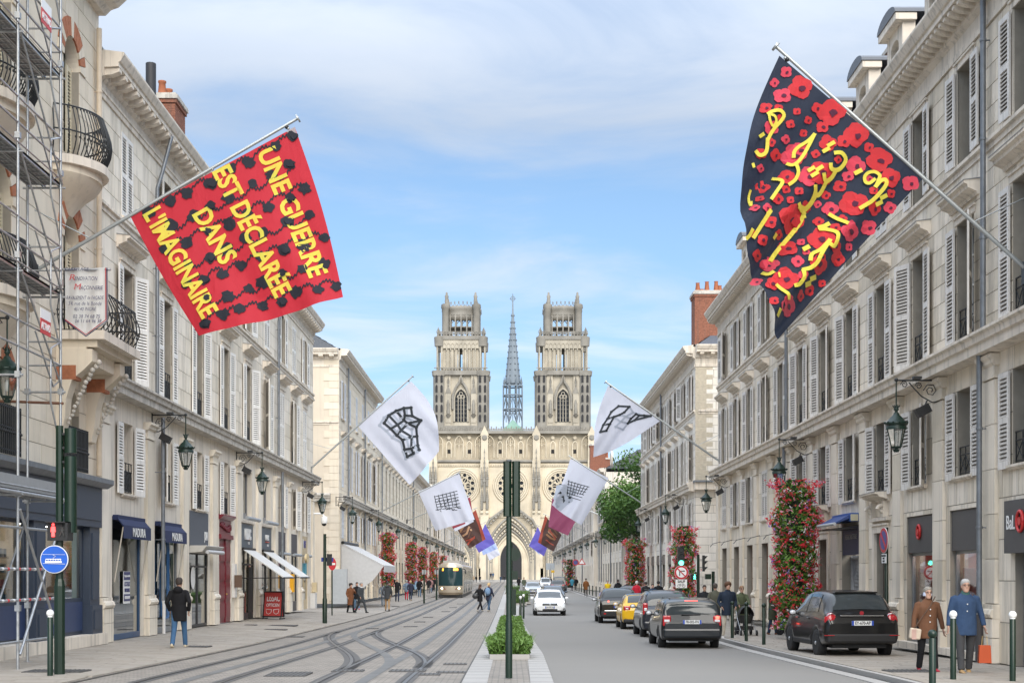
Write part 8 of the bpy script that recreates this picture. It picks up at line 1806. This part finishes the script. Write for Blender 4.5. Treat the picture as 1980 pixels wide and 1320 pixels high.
def person(label, x, y, rz=0., h=1.75, stride=.35, top=(.05, .05, .05), low=(.05, .06, .09), shoe=(.03, .03, .03), hair=(.05, .035, .025), hlen=0, coat=.62, skin=0, vox=.02, arms=None, build=1., dz=.03, bag=None, lead=1, hat=None, hood=False, collar=None, glasses=False, curly=False, name='person', lean=0., group=None, look=0., skirt=False, short=False):
    t = empty(name, (x, y, gx(x, y)+dz), rz, label, 'person', group); k = h/1.75; sk = SKINS[skin]; TM = fabric(top); LMt = fabric(low); SM = fabric(shoe, .6); HM = mat('hair_%02d' % int(hair[0]*99), hair, .7, .25, 30, .5, 60)
    # skeleton (faces -y)
    hipz = .92; legs = []
    for sd in (1, -1):
        a = stride*(lead if sd > 0 else -lead); hp = Vector((sd*.095*build, 0, hipz)); fwd = Vector((0, -sin(a), -cos(a)));
        kn = hp+Vector((0, -sin(max(a, a*.4)), -cos(a)))*.44 if a > 0 else hp+Vector((0, -sin(a*.55), -cos(a*.55)))*.44
        sh_ = a*.85 if a > 0 else a*1.5; an = kn+Vector((0, -sin(sh_), -cos(sh_)))*.42; legs.append([hp, kn, an, a])
    drop = min(l[2].z for l in legs)-.075
    for l in legs: l[0].z -= drop; l[1].z -= drop; l[2].z -= drop
    hz = hipz-drop; ly = -lean; hip = Vector((0, 0, hz)); ch = Vector((0, ly*.6, hz+.43)); nk = Vector((0, ly*.9-.01, hz+.56)); hd = Vector((0, ly*1.1-.03, hz+.70))
    shs = [Vector((sd*.182*build, ly*.85+.01, hz+.475)) for sd in (1, -1)]; wr = []; el = []
    for i, sd in enumerate((1, -1)):
        tgt = None if not arms else arms[i]
        if tgt is None: sw = -stride*(lead if sd > 0 else -lead)*.75; tg = shs[i]+Vector((sd*.07, -sin(sw)*.5-.06, -.50*cos(sw)))
        else: tg = Vector(tgt)*(1)-Vector((0, 0, drop*0))
        e, w = ik(shs[i], tg, .29, .26, Vector((sd*.5, .9, -.1))); el.append(e); wr.append(w)
    # --- skin: head, neck, core, arms and hands as one surface
    b = MB(); b.loft([ell((hd.x, hd.y+oy, hd.z+oz), rx, ry, 14) for oz, rx, ry, oy in ((-.125, .018, .02, -.055), (-.115, .042, .045, -.045), (-.085, .058, .07, -.025), (-.04, .068, .086, -.008), (.01, .074, .096, 0), (.055, .075, .097, .003), (.09, .066, .085, .006), (.115, .044, .058, .008), (.125, .012, .015, .008))], sk)
    b.tube([nk-Vector((0, 0, .12)), nk, hd+Vector((0, .015, -.05))], [.058, .052, .05], sk, 10); b.tube([hip, ch, nk], [.06, .08, .055], sk, 8)
    b.ball((hd.x, hd.y-.098, hd.z-.02), .018, sk, 6, 5, (.8, 1.1, 1.5)); b.ball((hd.x, hd.y-.083, hd.z-.068), .022, sk, 6, 4, (1.2, .5, .35))
    for sd in (1, -1): b.ball((hd.x+sd*.075, hd.y+.008, hd.z-.012), .022, sk, 6, 5, (.45, .8, 1.35))
    for i, sd in enumerate((1, -1)):
        b.tube([ch+Vector((0, 0, .04)), shs[i], el[i], wr[i]], [.05, .045, .038, .024], sk, 8); hand(b, wr[i], (wr[i]-el[i])*.6+Vector((0, 0, -.1)) if not arms or arms[i] is None else (wr[i]-el[i]), sd, sk)
    for l in legs: b.tube([hip, l[0], l[1], l[2]], [.05, .05, .04, .032], sk, 8)
    v2 = .0085 if vox < .018 else vox
    put('body', solid(b.mesh('body'), [('REMESH', dict(mode='VOXEL', voxel_size=v2)), ('SMOOTH', dict(factor=.4, iterations=1))], 'body'), t, sc=(k, k, k)); 
    me = t.children[-1].data; me.materials.clear(); me.materials.append(sk); me.polygons.foreach_set('use_smooth', [True]*len(me.polygons))
    def garment(mb, name, m, it=3, vs=None):
        me = solid(mb.mesh(name), [('REMESH', dict(mode='VOXEL', voxel_size=vs or vox)), ('SMOOTH', dict(factor=.5, iterations=it))], name); me.materials.clear(); me.materials.append(m); me.polygons.foreach_set('use_smooth', [True]*len(me.polygons)); return put(name, me, t, sc=(k, k, k))
    # --- trousers
    b = MB(); b.loft([ell((0, .0, hz+z), rx*build, ry*build, 14) for z, rx, ry in ((-.10, .15, .10), (-.02, .172, .118), (.08, .165, .112), (.16, .15, .105))], LMt)
    for l in legs:
        up = (l[0]-l[1]).normalized(); f = Vector((0, -.0, 0)); b.tube([l[0]+Vector((0, 0, .02)), l[0].lerp(l[1], .45), l[1], l[1].lerp(l[2], .4), l[2]+Vector((0, 0, -.01))], [.098*build, .085*build, .066*build, .062*build, .056*build], LMt, 12)
    garment(b, 'trousers', LMt)
    # --- jacket or coat
    b = MB(); zl = coat-hz*0; zb = hz-(.92-coat); low_r = .185 if coat > .6 else .20
    b.loft([ell((0, oy, z), rx*build, ry*build, 16) for z, rx, ry, oy in ((zb, low_r, .15, 0), (max(zb+.02, hz+.02), .188, .142, 0), (hz+.16, .178, .132, ly*.25), (hz+.30, .192, .138, ly*.5), (hz+.41, .19, .132, ly*.75), (hz+.49, .145, .105, ly*.85), (hz+.545, .085, .075, ly*.9), (hz+.585, .062, .064, ly*.9))], TM)
    for i, sd in enumerate((1, -1)):
        e2 = el[i].lerp(shs[i], .66) if short else wr[i]-(wr[i]-el[i])*.06
        b.tube([shs[i]+Vector((-sd*.06, 0, .0)), shs[i]+Vector((0, 0, -.015)), shs[i].lerp(el[i], .5), el[i], el[i].lerp(wr[i], .5), e2] if not short else [shs[i]+Vector((-sd*.06, 0, 0)), shs[i], e2], [.062, .068, .062, .056, .051, .046] if not short else [.062, .068, .064], TM, 12)
    if hood: b.ball((0, ly+.11, hz+.53), .12, TM, 10, 7, (1.0, .65, .75))
    jk = garment(b, 'jacket', TM)
    if collar: MB().loft([ell((0, ly*.9-.01, hz+.52+z), r_, r_*1.0, 12) for z, r_ in ((0, .082), (.03, .088), (.07, .078), (.10, .068))], fabric(collar)).build('scarf', t); t.children[-1].scale = (k, k, k)
    # --- shoes
    for l in legs:
        a = l[2]; tl = 0 if l[3] >= 0 else .55; Mx = Matrix.Translation(a) @ Matrix.Rotation(tl, 4, 'X') @ Matrix.Translation((0, 0, -.075))
        b = MB(); b.loft([[Mx @ Vector((rx*cos(q), yy, z0+rz_*(sin(q) if sin(q) > 0 else sin(q)*.35)+.0)) for q in [i*pi/5 for i in range(10)]] for yy, rx, rz_, z0 in ((.065, .02, .03, .03), (.05, .034, .06, .022), (0, .038, .065, .022), (-.07, .043, .045, .022), (-.13, .045, .032, .022), (-.18, .034, .024, .02), (-.195, .012, .012, .02))], SM); o = b.build('shoe', t, fix=True); o.scale = (k, k, k)
    # --- hair
    b = MB()
    if hlen >= 0:
        sc_ = .012 if not curly else .035
        b.loft([ell((hd.x, hd.y+oy, hd.z+oz), rx+sc_, ry+sc_, 14) for oz, rx, ry, oy in (((-.045, .060, .060, .04), (.01, .072, .080, .026), (.05, .076, .092, .012), (.09, .067, .086, .006), (.118, .045, .06, .006), (.131, .014, .016, .006)))], HM)
        if hlen: b.loft([ell((hd.x, hd.y+.045+.02*j, hd.z+.03-j*hlen/4), .085-.006*j, .05, 12) for j in range(5)], HM)
        if curly:
            for i in range(46): a = rr.uniform(0, 2*pi); e = rr.uniform(-.1, 1.2); p = Vector((.095*cos(a)*cos(e), .11*sin(a)*cos(e)+.01, .10*sin(e)+.03)); (p.y > -.06 or p.z > .07) and b.ball(tuple(hd+p), .028, HM, 6, 4)
        garment(b, 'hair', HM, 1, min(vox, .014))
    if glasses:
        b = MB()
        for sd in (1, -1): b.tube([(hd.x+sd*.032+.024*cos(a), hd.y-.098, hd.z+.012+.018*sin(a)) for a in [i*pi/5 for i in range(11)]], .003, BLACK, 4)
        if glasses == 'sun':
            for sd in (1, -1): b.ball((hd.x+sd*.034, hd.y-.09, hd.z+.012), .028, BLACK, 8, 5, (1, .3, .8))
        b.tube([(hd.x-.07, hd.y-.01, hd.z+.02), (hd.x-.055, hd.y-.095, hd.z+.015)], .003, BLACK, 4); b.tube([(hd.x+.07, hd.y-.01, hd.z+.02), (hd.x+.055, hd.y-.095, hd.z+.015)], .003, BLACK, 4); o = b.build('glasses', t); o.scale = (k, k, k)
    if vox < .022:
        for sd in (1, -1): o = MB().ball((hd.x+sd*.031, hd.y-.086, hd.z+.012), .012, plain('eye_dark', (.03, .025, .02), .3), 6, 4, (1.2, .6, .7)).build('eye', t); o.scale = (k, k, k)
    return t, dict(hz=hz*k, wr=[w*k for w in wr], nk=nk*k, hd=hd*k)
def gp(px, py): q = ground_at(px, py); return q.x, q.y
def up(px, Y): return (px-CX)*Y/F, Y
# near right couple, hand in hand
x1, y1 = gp(1793, 1300); x2, y2 = gp(1866, 1303)
mid = (x1+x2)/2
w1, i1 = person('elderly woman in a brown quilted jacket with a cream shoulder bag, holding hands', x1, y1, radians(4), 1.62, .22, (.14, .065, .035), (.012, .012, .014), (.35, .03, .05), (.26, .235, .20), 0, .68, vox=.013, arms=((.33, -.05, .80), (-.32, -.06, .84)), build=1.12, collar=(.55, .60, .72), glasses=True, look=.2)
w2, i2 = person('elderly man in a navy anorak and charcoal trousers carrying an orange paper bag', x2, y2, radians(-3), 1.76, .20, (.035, .065, .13), (.055, .055, .058), (.42, .27, .13), (.40, .39, .375), 0, .70, vox=.013, arms=((.34, -.06, .85), (-.33, -.05, .78)), build=1.15, collar=(.05, .11, .10), glasses=True, lead=-1)
for T_, k_, n_ in ((w1, 1.62/1.75, 4), (w2, 1.76/1.75, 3)):
    for i in range(n_): MB().ball((.0, -.168+.012*i, (1.28-.13*i)*k_), .014, WHITEP, 6, 4).build('button', T_)
bg = empty('shoulder_bag', (x1-.30, y1-.16, gz(y1)+.62), radians(4), 'cream and pink shoulder bag hanging at the elderly woman\'s hip', 'bag'); me = solid(MB().box(-.11, .11, -.045, .045, .03, .24, fabric((.55, .46, .36), .6)).mesh('pouch'), [('BEVEL', dict(width=.03, segments=2))]); put('pouch', me, bg, rot=(0, .15, 0)); MB().box(-.06, .03, -.05, -.044, .03, .22, fabric((.50, .33, .28), .6)).build('front_panel', bg)
MB().tube([(.0, -.02, .24), (.14, -.05, .45), (.30, -.08, .68), (.40, -.03, .84)], .011, fabric((.10, .06, .04), .6), 5).build('strap', bg)
pb = empty('paper_bag', (x2+.345, y2-.06, gz(y2)+.22), radians(-8), 'orange paper carrier bag in the elderly man\'s hand', 'bag'); OR = plain('orange_paper', (.48, .075, .018), .7); b = MB(); b.loft([[Vector((sx*wx, sy*.07, z)) for sx, sy in ((-1, -1), (1, -1), (1, 1), (-1, 1))] for z, wx in ((0, .115), (.33, .10))], OR, True, False); b.build('bag_body', pb, fix=True); MB().tube([(-.05, 0, .33), (-.04, 0, .50), (.04, 0, .50), (.05, 0, .33)], .007, plain('twine', (.5, .35, .15), .8), 5).build('handle', pb)
# left man walking away
x, y = gp(346, 1254); person('man in a black hooded jacket and blue jeans walking away on the left pavement', x, y, pi, 1.90, .34, (.010, .010, .012), (.05, .115, .22), (.55, .47, .34), (.035, .025, .02), 0, .68, vox=.013, arms=((.23, -.06, .90), (-.23, -.04, .90)), build=1.02, hood=True, lead=-1)
# group by the awning
x, y = gp(678, 1185); person('woman in a chestnut coat walking beside the grey awning', x, y, radians(35), 1.68, .25, (.16, .065, .03), (.012, .012, .013), (.02, .02, .02), (.03, .02, .016), .1, .45, vox=.022, arms=((.10, -.28, 1.28), None), curly=True)
x, y = gp(698, 1185); person('man in a dark suit striding past the grey awning', x, y, radians(50), 1.78, .42, (.045, .05, .055), (.045, .05, .055), (.02, .02, .02), (.30, .29, .28), 0, .66, vox=.022, collar=(.7, .7, .7))
x, y = gp(688, 1179); person('person in black with blue jeans and red trainers behind the suited man', x, y+.6, radians(20), 1.70, .2, (.015, .015, .017), (.12, .2, .3), (.5, .02, .06), (.02, .015, .012), .15, .66, vox=.025)
x, y = gp(749, 1181); person('man in a charcoal sweatshirt and khaki trousers walking away near the flowers', x, y, pi+.1, 1.78, .25, (.05, .053, .058), (.34, .22, .12), (.06, .04, .03), (.04, .028, .02), 0, .70, vox=.022, hood=True); x, y = gp(741, 1172); person('person in pale denim half hidden by the man in khaki trousers', x, y, pi, 1.62, .2, (.35, .40, .48), (.2, .27, .36), (.05, .05, .05), (.25, .16, .08), .1, .66, vox=.03)
x, y = gp(768, 1163); person('man in a black jacket holding a phone to his ear by the flowers', x, y, .1, 1.84, .2, (.012, .012, .014), (.03, .04, .075), (.02, .02, .02), (.3, .2, .15), 0, .66, vox=.025, arms=(None, (-.12, -.10, 1.55)))
x, y = gp(786, 1160); person('woman in red trousers and a grey-blue jacket walking away', x, y, pi, 1.70, .22, (.14, .19, .26), (.45, .03, .06), (.1, .02, .02), (.3, .24, .18), .05, .70, vox=.03); x, y = gp(794, 1161); person('blonde woman in a navy jacket with a red handbag walking away', x, y, pi-.1, 1.68, .25, (.03, .035, .06), (.03, .04, .07), (.4, .3, .2), (.42, .30, .15), .08, .70, vox=.03)
x, y = gp(811, 1154); person('man in a black jacket and blue jeans coming towards the viewer beside the flowers', x, y, 0, 1.78, .2, (.012, .013, .015), (.10, .17, .27), (.03, .03, .03), (.25, .2, .16), 0, .66, vox=.03)
for i, (px, py, c1, c2, lb) in enumerate(((804, 1151, (.25, .4, .55), (.03, .03, .04), 'person in a pale blue top and dark trousers behind the man in blue jeans'), (818, 1150, (.5, .45, .4), (.3, .22, .14), 'person in a cream top behind the slim post'), (829, 1147, (.02, .02, .022), (.16, .16, .17), 'person in black with grey trousers between the two slim posts'), (833, 1146, (.35, .2, .2), (.1, .16, .26), 'person in jeans carrying a pink bag by the second slim post'), (838, 1144, (.015, .015, .017), (.03, .03, .035), 'person all in black beside the tram, left one'), (845, 1142, (.03, .03, .04), (.05, .09, .15), 'person in a dark jacket hidden beside the tram front'))): x, y = gp(px, py); person(lb, x, y, pi if i % 2 else 0, 1.72, .2, c1, c2, vox=.035, group='walkers beside the tram')
# two women crossing the tracks
x, y = gp(928, 1182); person('dark-haired woman in black crossing the tracks with a black shoulder bag', x, y, pi-.7, 1.66, .42, (.012, .012, .014), (.014, .014, .016), (.45, .42, .38), (.06, .03, .02), .22, .66, vox=.022); t = empty('handbag', (x-.27, y-.12, gz(y)+.75), 0, 'black handbag on the dark-haired woman crossing the tracks', 'bag'); MB().ball((0, 0, .18), .19, plain('black_leather', (.03, .03, .032), .4), 10, 7, (1, .5, .85)).build('pouch', t); MB().tube([(-.08, 0, .32), (.06, 0, .58), (.1, 0, .3)], .012, MATS['black_leather'], 5).build('strap', t)
x, y = gp(945, 1182); person('blonde woman in a navy jacket and jeans crossing the tracks', x, y, pi-.5, 1.72, .32, (.03, .038, .06), (.045, .085, .15), (.45, .42, .38), (.55, .38, .18), .06, .68, vox=.022); t = empty('backpack', (x-.06, y-.20, gz(y)+.98), .3, 'pale blue backpack on the blonde woman crossing the tracks', 'backpack'); MB().ball((0, 0, .22), .21, fabric((.16, .25, .38)), 12, 8, (.85, .6, 1.15)).build('pack', t); MB().ball((0, -.1, .14), .12, fabric((.14, .22, .34)), 10, 6, (1, .5, .9)).build('pocket', t)
# far walkers in the square
for i, (px, py, c1, c2) in enumerate(((906, 1127, (.02, .02, .03), (.05, .08, .14)), (911, 1127, (.30, .2, .1), (.05, .06, .1)), (916, 1126, (.4, .3, .2), (.1, .1, .12)), (921, 1126, (.015, .015, .02), (.03, .03, .04)), (928, 1125, (.02, .02, .02), (.04, .04, .05)), (968, 1125, (.03, .05, .08), (.05, .08, .14)), (975, 1124, (.02, .02, .025), (.04, .05, .09)), (1003, 1139, (.014, .014, .016), (.015, .015, .017)), (1013, 1142, (.07, .085, .06), (.1, .08, .06)), (1049, 1136, (.4, .06, .07), (.05, .05, .06)), (1055, 1135, (.02, .03, .05), (.05, .05, .07)), (1060, 1134, (.3, .42, .5), (.05, .07, .1)), (1064, 1136, (.025, .03, .05), (.04, .05, .08)), (1106, 1141, (.06, .25, .36), (.03, .04, .06)), (1114, 1141, (.012, .012, .014), (.03, .03, .035)))):
    x, y = gp(px, py); lb = 'tiny distant walker in %s, %s' % (('navy', 'tan', 'beige', 'black', 'black', 'dark blue', 'black', 'a long black coat', 'olive', 'red', 'dark blue', 'pale blue', 'navy', 'turquoise', 'black')[i], ('leftmost right of the tram', 'second right of the tram', 'third right of the tram', 'fourth right of the tram', 'standing alone right of the tram', 'left one of the pair before the portal', 'right one of the pair before the portal', 'on the median by the small hedge', 'on the median behind the one in black', 'leftmost of the group beside the silver car', 'second of the group beside the silver car', 'third of the group beside the silver car', 'rightmost of the group beside the silver car', 'by the distant flower column', 'beside the one in turquoise')[i])
    person(lb, x, y, rr.choice((0, pi)), 1.72, rr.uniform(.1, .3), c1, c2, vox=.045, group='far walkers')
for i, (px, py) in enumerate(((949, 1112), (953.5, 1112))): person('tiny figure on the cathedral steps, %s of the two' % ('left', 'right')[i], (px-CX)*396.5/F, 396.5, 0, 1.72, .15, ((.03, .03, .04), (.05, .09, .16))[i], (.04, .04, .05), vox=.045, dz=.85, group='figures on the steps')
# right-hand pavement, middle distance
for i, (px, Y, c1, c2, hr, lb, kw) in enumerate(((1175, 110, (.75, .52, .02), (.1, .1, .12), (.3, .22, .16), 'bald man in a bright yellow T-shirt behind the queue of cars', dict(short=True)), (1195, 106, (.02, .022, .026), (.05, .06, .09), (.04, .03, .02), 'man in a dark hooded top with a rucksack behind the black SUV', dict(hood=True)), (1212, 100, (.06, .065, .075), (.05, .05, .06), (.2, .15, .1), 'man in sunglasses and a grey jacket under the flower column', dict(glasses='sun')), (1231, 89, (.48, .02, .04), (.06, .06, .08), (.62, .62, .6), 'white-haired man in a red jacket behind the yellow hatchback', {}), (1249, 85, (.02, .02, .022), (.04, .04, .05), (.03, .025, .02), 'person in a black jacket right of the red jacket', {}), (1262, 81, (.03, .05, .09), (.05, .06, .1), (.05, .03, .02), 'woman with a pink scarf in front of the flower column', dict(hlen=.12, collar=(.6, .35, .38))), (1273, 81.8, (.015, .016, .02), (.03, .03, .04), (.02, .015, .012), 'person in black just right of the woman with the pink scarf', {}), (1133, 140, (.19, .075, .025), (.06, .05, .05), (.04, .03, .02), 'person in a rust-brown coat walking away far up the right pavement', {}))):
    x, y = up(px, Y); person(lb, x, y, (0, pi, 0, 2.6, pi, 0, pi, pi)[i], (1.72, 1.8, 1.74, 1.78, 1.76, 1.66, 1.82, 1.76)[i], .15, c1, c2, hair=hr, vox=.03, **kw)
x, y = up(1362, 56); person('man with glasses in a dark jacket looking out behind the estate car', x, y, 0, 1.68, .1, (.02, .022, .026), (.04, .04, .05), hair=(.04, .035, .03), vox=.022, glasses=True); x, y = up(1383, 51); person('man in a grey-green jacket seen from behind beside the estate car', x, y, pi, 1.76, .12, (.10, .10, .075), (.08, .07, .06), hair=(.07, .055, .045), vox=.022)
x, y = gp(1407, 1234); person('young man with curly hair in a navy puffer jacket and cream trousers', x, y, .15, 1.82, .22, (.016, .022, .042), (.58, .53, .45), (.55, .55, .55), (.10, .045, .02), 0, .70, vox=.018, curly=True, build=1.08, arms=((.22, -.12, .95), (-.22, -.12, .95)))
def pram(name, label, x, y, rz, canopy, covered=False):
    t = empty(name, (x, y, gz(y)+.03), rz, label, 'pushchair'); CH = plain('pram_chassis', (.35, .36, .37), .4, metal=.6) if not covered else BLACK
    for sx in (-1, 1):
        MB().tube([(sx*.24, .52, 1.02), (sx*.25, .10, .52), (sx*.26, -.36, .12)], .016, CH, 6).build('push_bar', t); MB().tube([(sx*.25, .12, .55), (sx*.27, .34, .14)], .016, CH, 6).build('rear_strut', t)
        for yy, r_ in ((-.40, .10), (.36, .14)):
            w = MB(); w.lathe([(r_*.6, -.02), (r_, -.018), (r_, .018), (r_*.6, .02)], RUBBER, 16, M=Matrix.Translation((sx*.27, yy, r_)) @ Matrix.Rotation(pi/2, 4, 'Y')); w.ball((sx*.27, yy, r_), r_*.3, CH, 6, 4); w.build('wheel', t)
    MB().tube([(-.24, .52, 1.02), (.24, .52, 1.02)], .02, BLACK, 6).build('handle', t); MB().tube([(-.26, .36, .16), (.26, .36, .16)], .012, CH, 5).build('axle', t)
    CF = fabric(canopy); b = MB(); b.loft([ell((0, yy, zz), rx, ry, 14) for yy, zz, rx, ry in ((.0, .42, .17, .26), (.0, .55, .22, .36), (-.02, .68, .24, .38))], CF); b.build('carrycot', t, fix=True)
    b = MB(); n = 10; b.loft([[Vector((.25*cos(a), .02+.36*cos(e)*1.0, .66+(.36 if not covered else .44)*sin(e)*sin(a))) for a in [i*pi/n for i in range(n+1)]] for e in [.15+j*(2.9 if covered else 1.9)/8 for j in range(9)]], CF, False, True, closed=False); b.build('canopy', t)
    MB().box(-.2, .2, -.25, .28, .20, .32, BLACK).build('basket', t)
x, y = gp(1440, 1229); person('woman in sunglasses and an olive jacket pushing a black pushchair', x, y+.7, .1, 1.68, .15, (.085, .10, .055), (.03, .03, .035), (.02, .02, .02), (.28, .17, .09), 0, .62, vox=.018, arms=((.20, -.42, 1.04), (-.20, -.42, 1.04)), glasses='sun'); pram('black_pushchair', 'black and chrome pushchair pushed by the woman in olive', x+.0, y-.22, .1, (.025, .024, .026))
x, y = gp(1494, 1228); person('dark-skinned woman in a long olive cardigan with a covered grey pram', x, y, .9, 1.68, .12, (.07, .08, .05), (.035, .055, .10), (.16, .07, .04), (.012, .01, .01), 0, .52, 1, .018, arms=((.14, -.36, 1.04), (-.16, -.38, 1.04)), collar=(.5, .38, .32)); pram('grey_pram', 'grey covered pram pushed by the woman in the cardigan', x+.62, y-.42, .95, (.13, .13, .135), True)
bpy.data.scenes.remove(TMP)
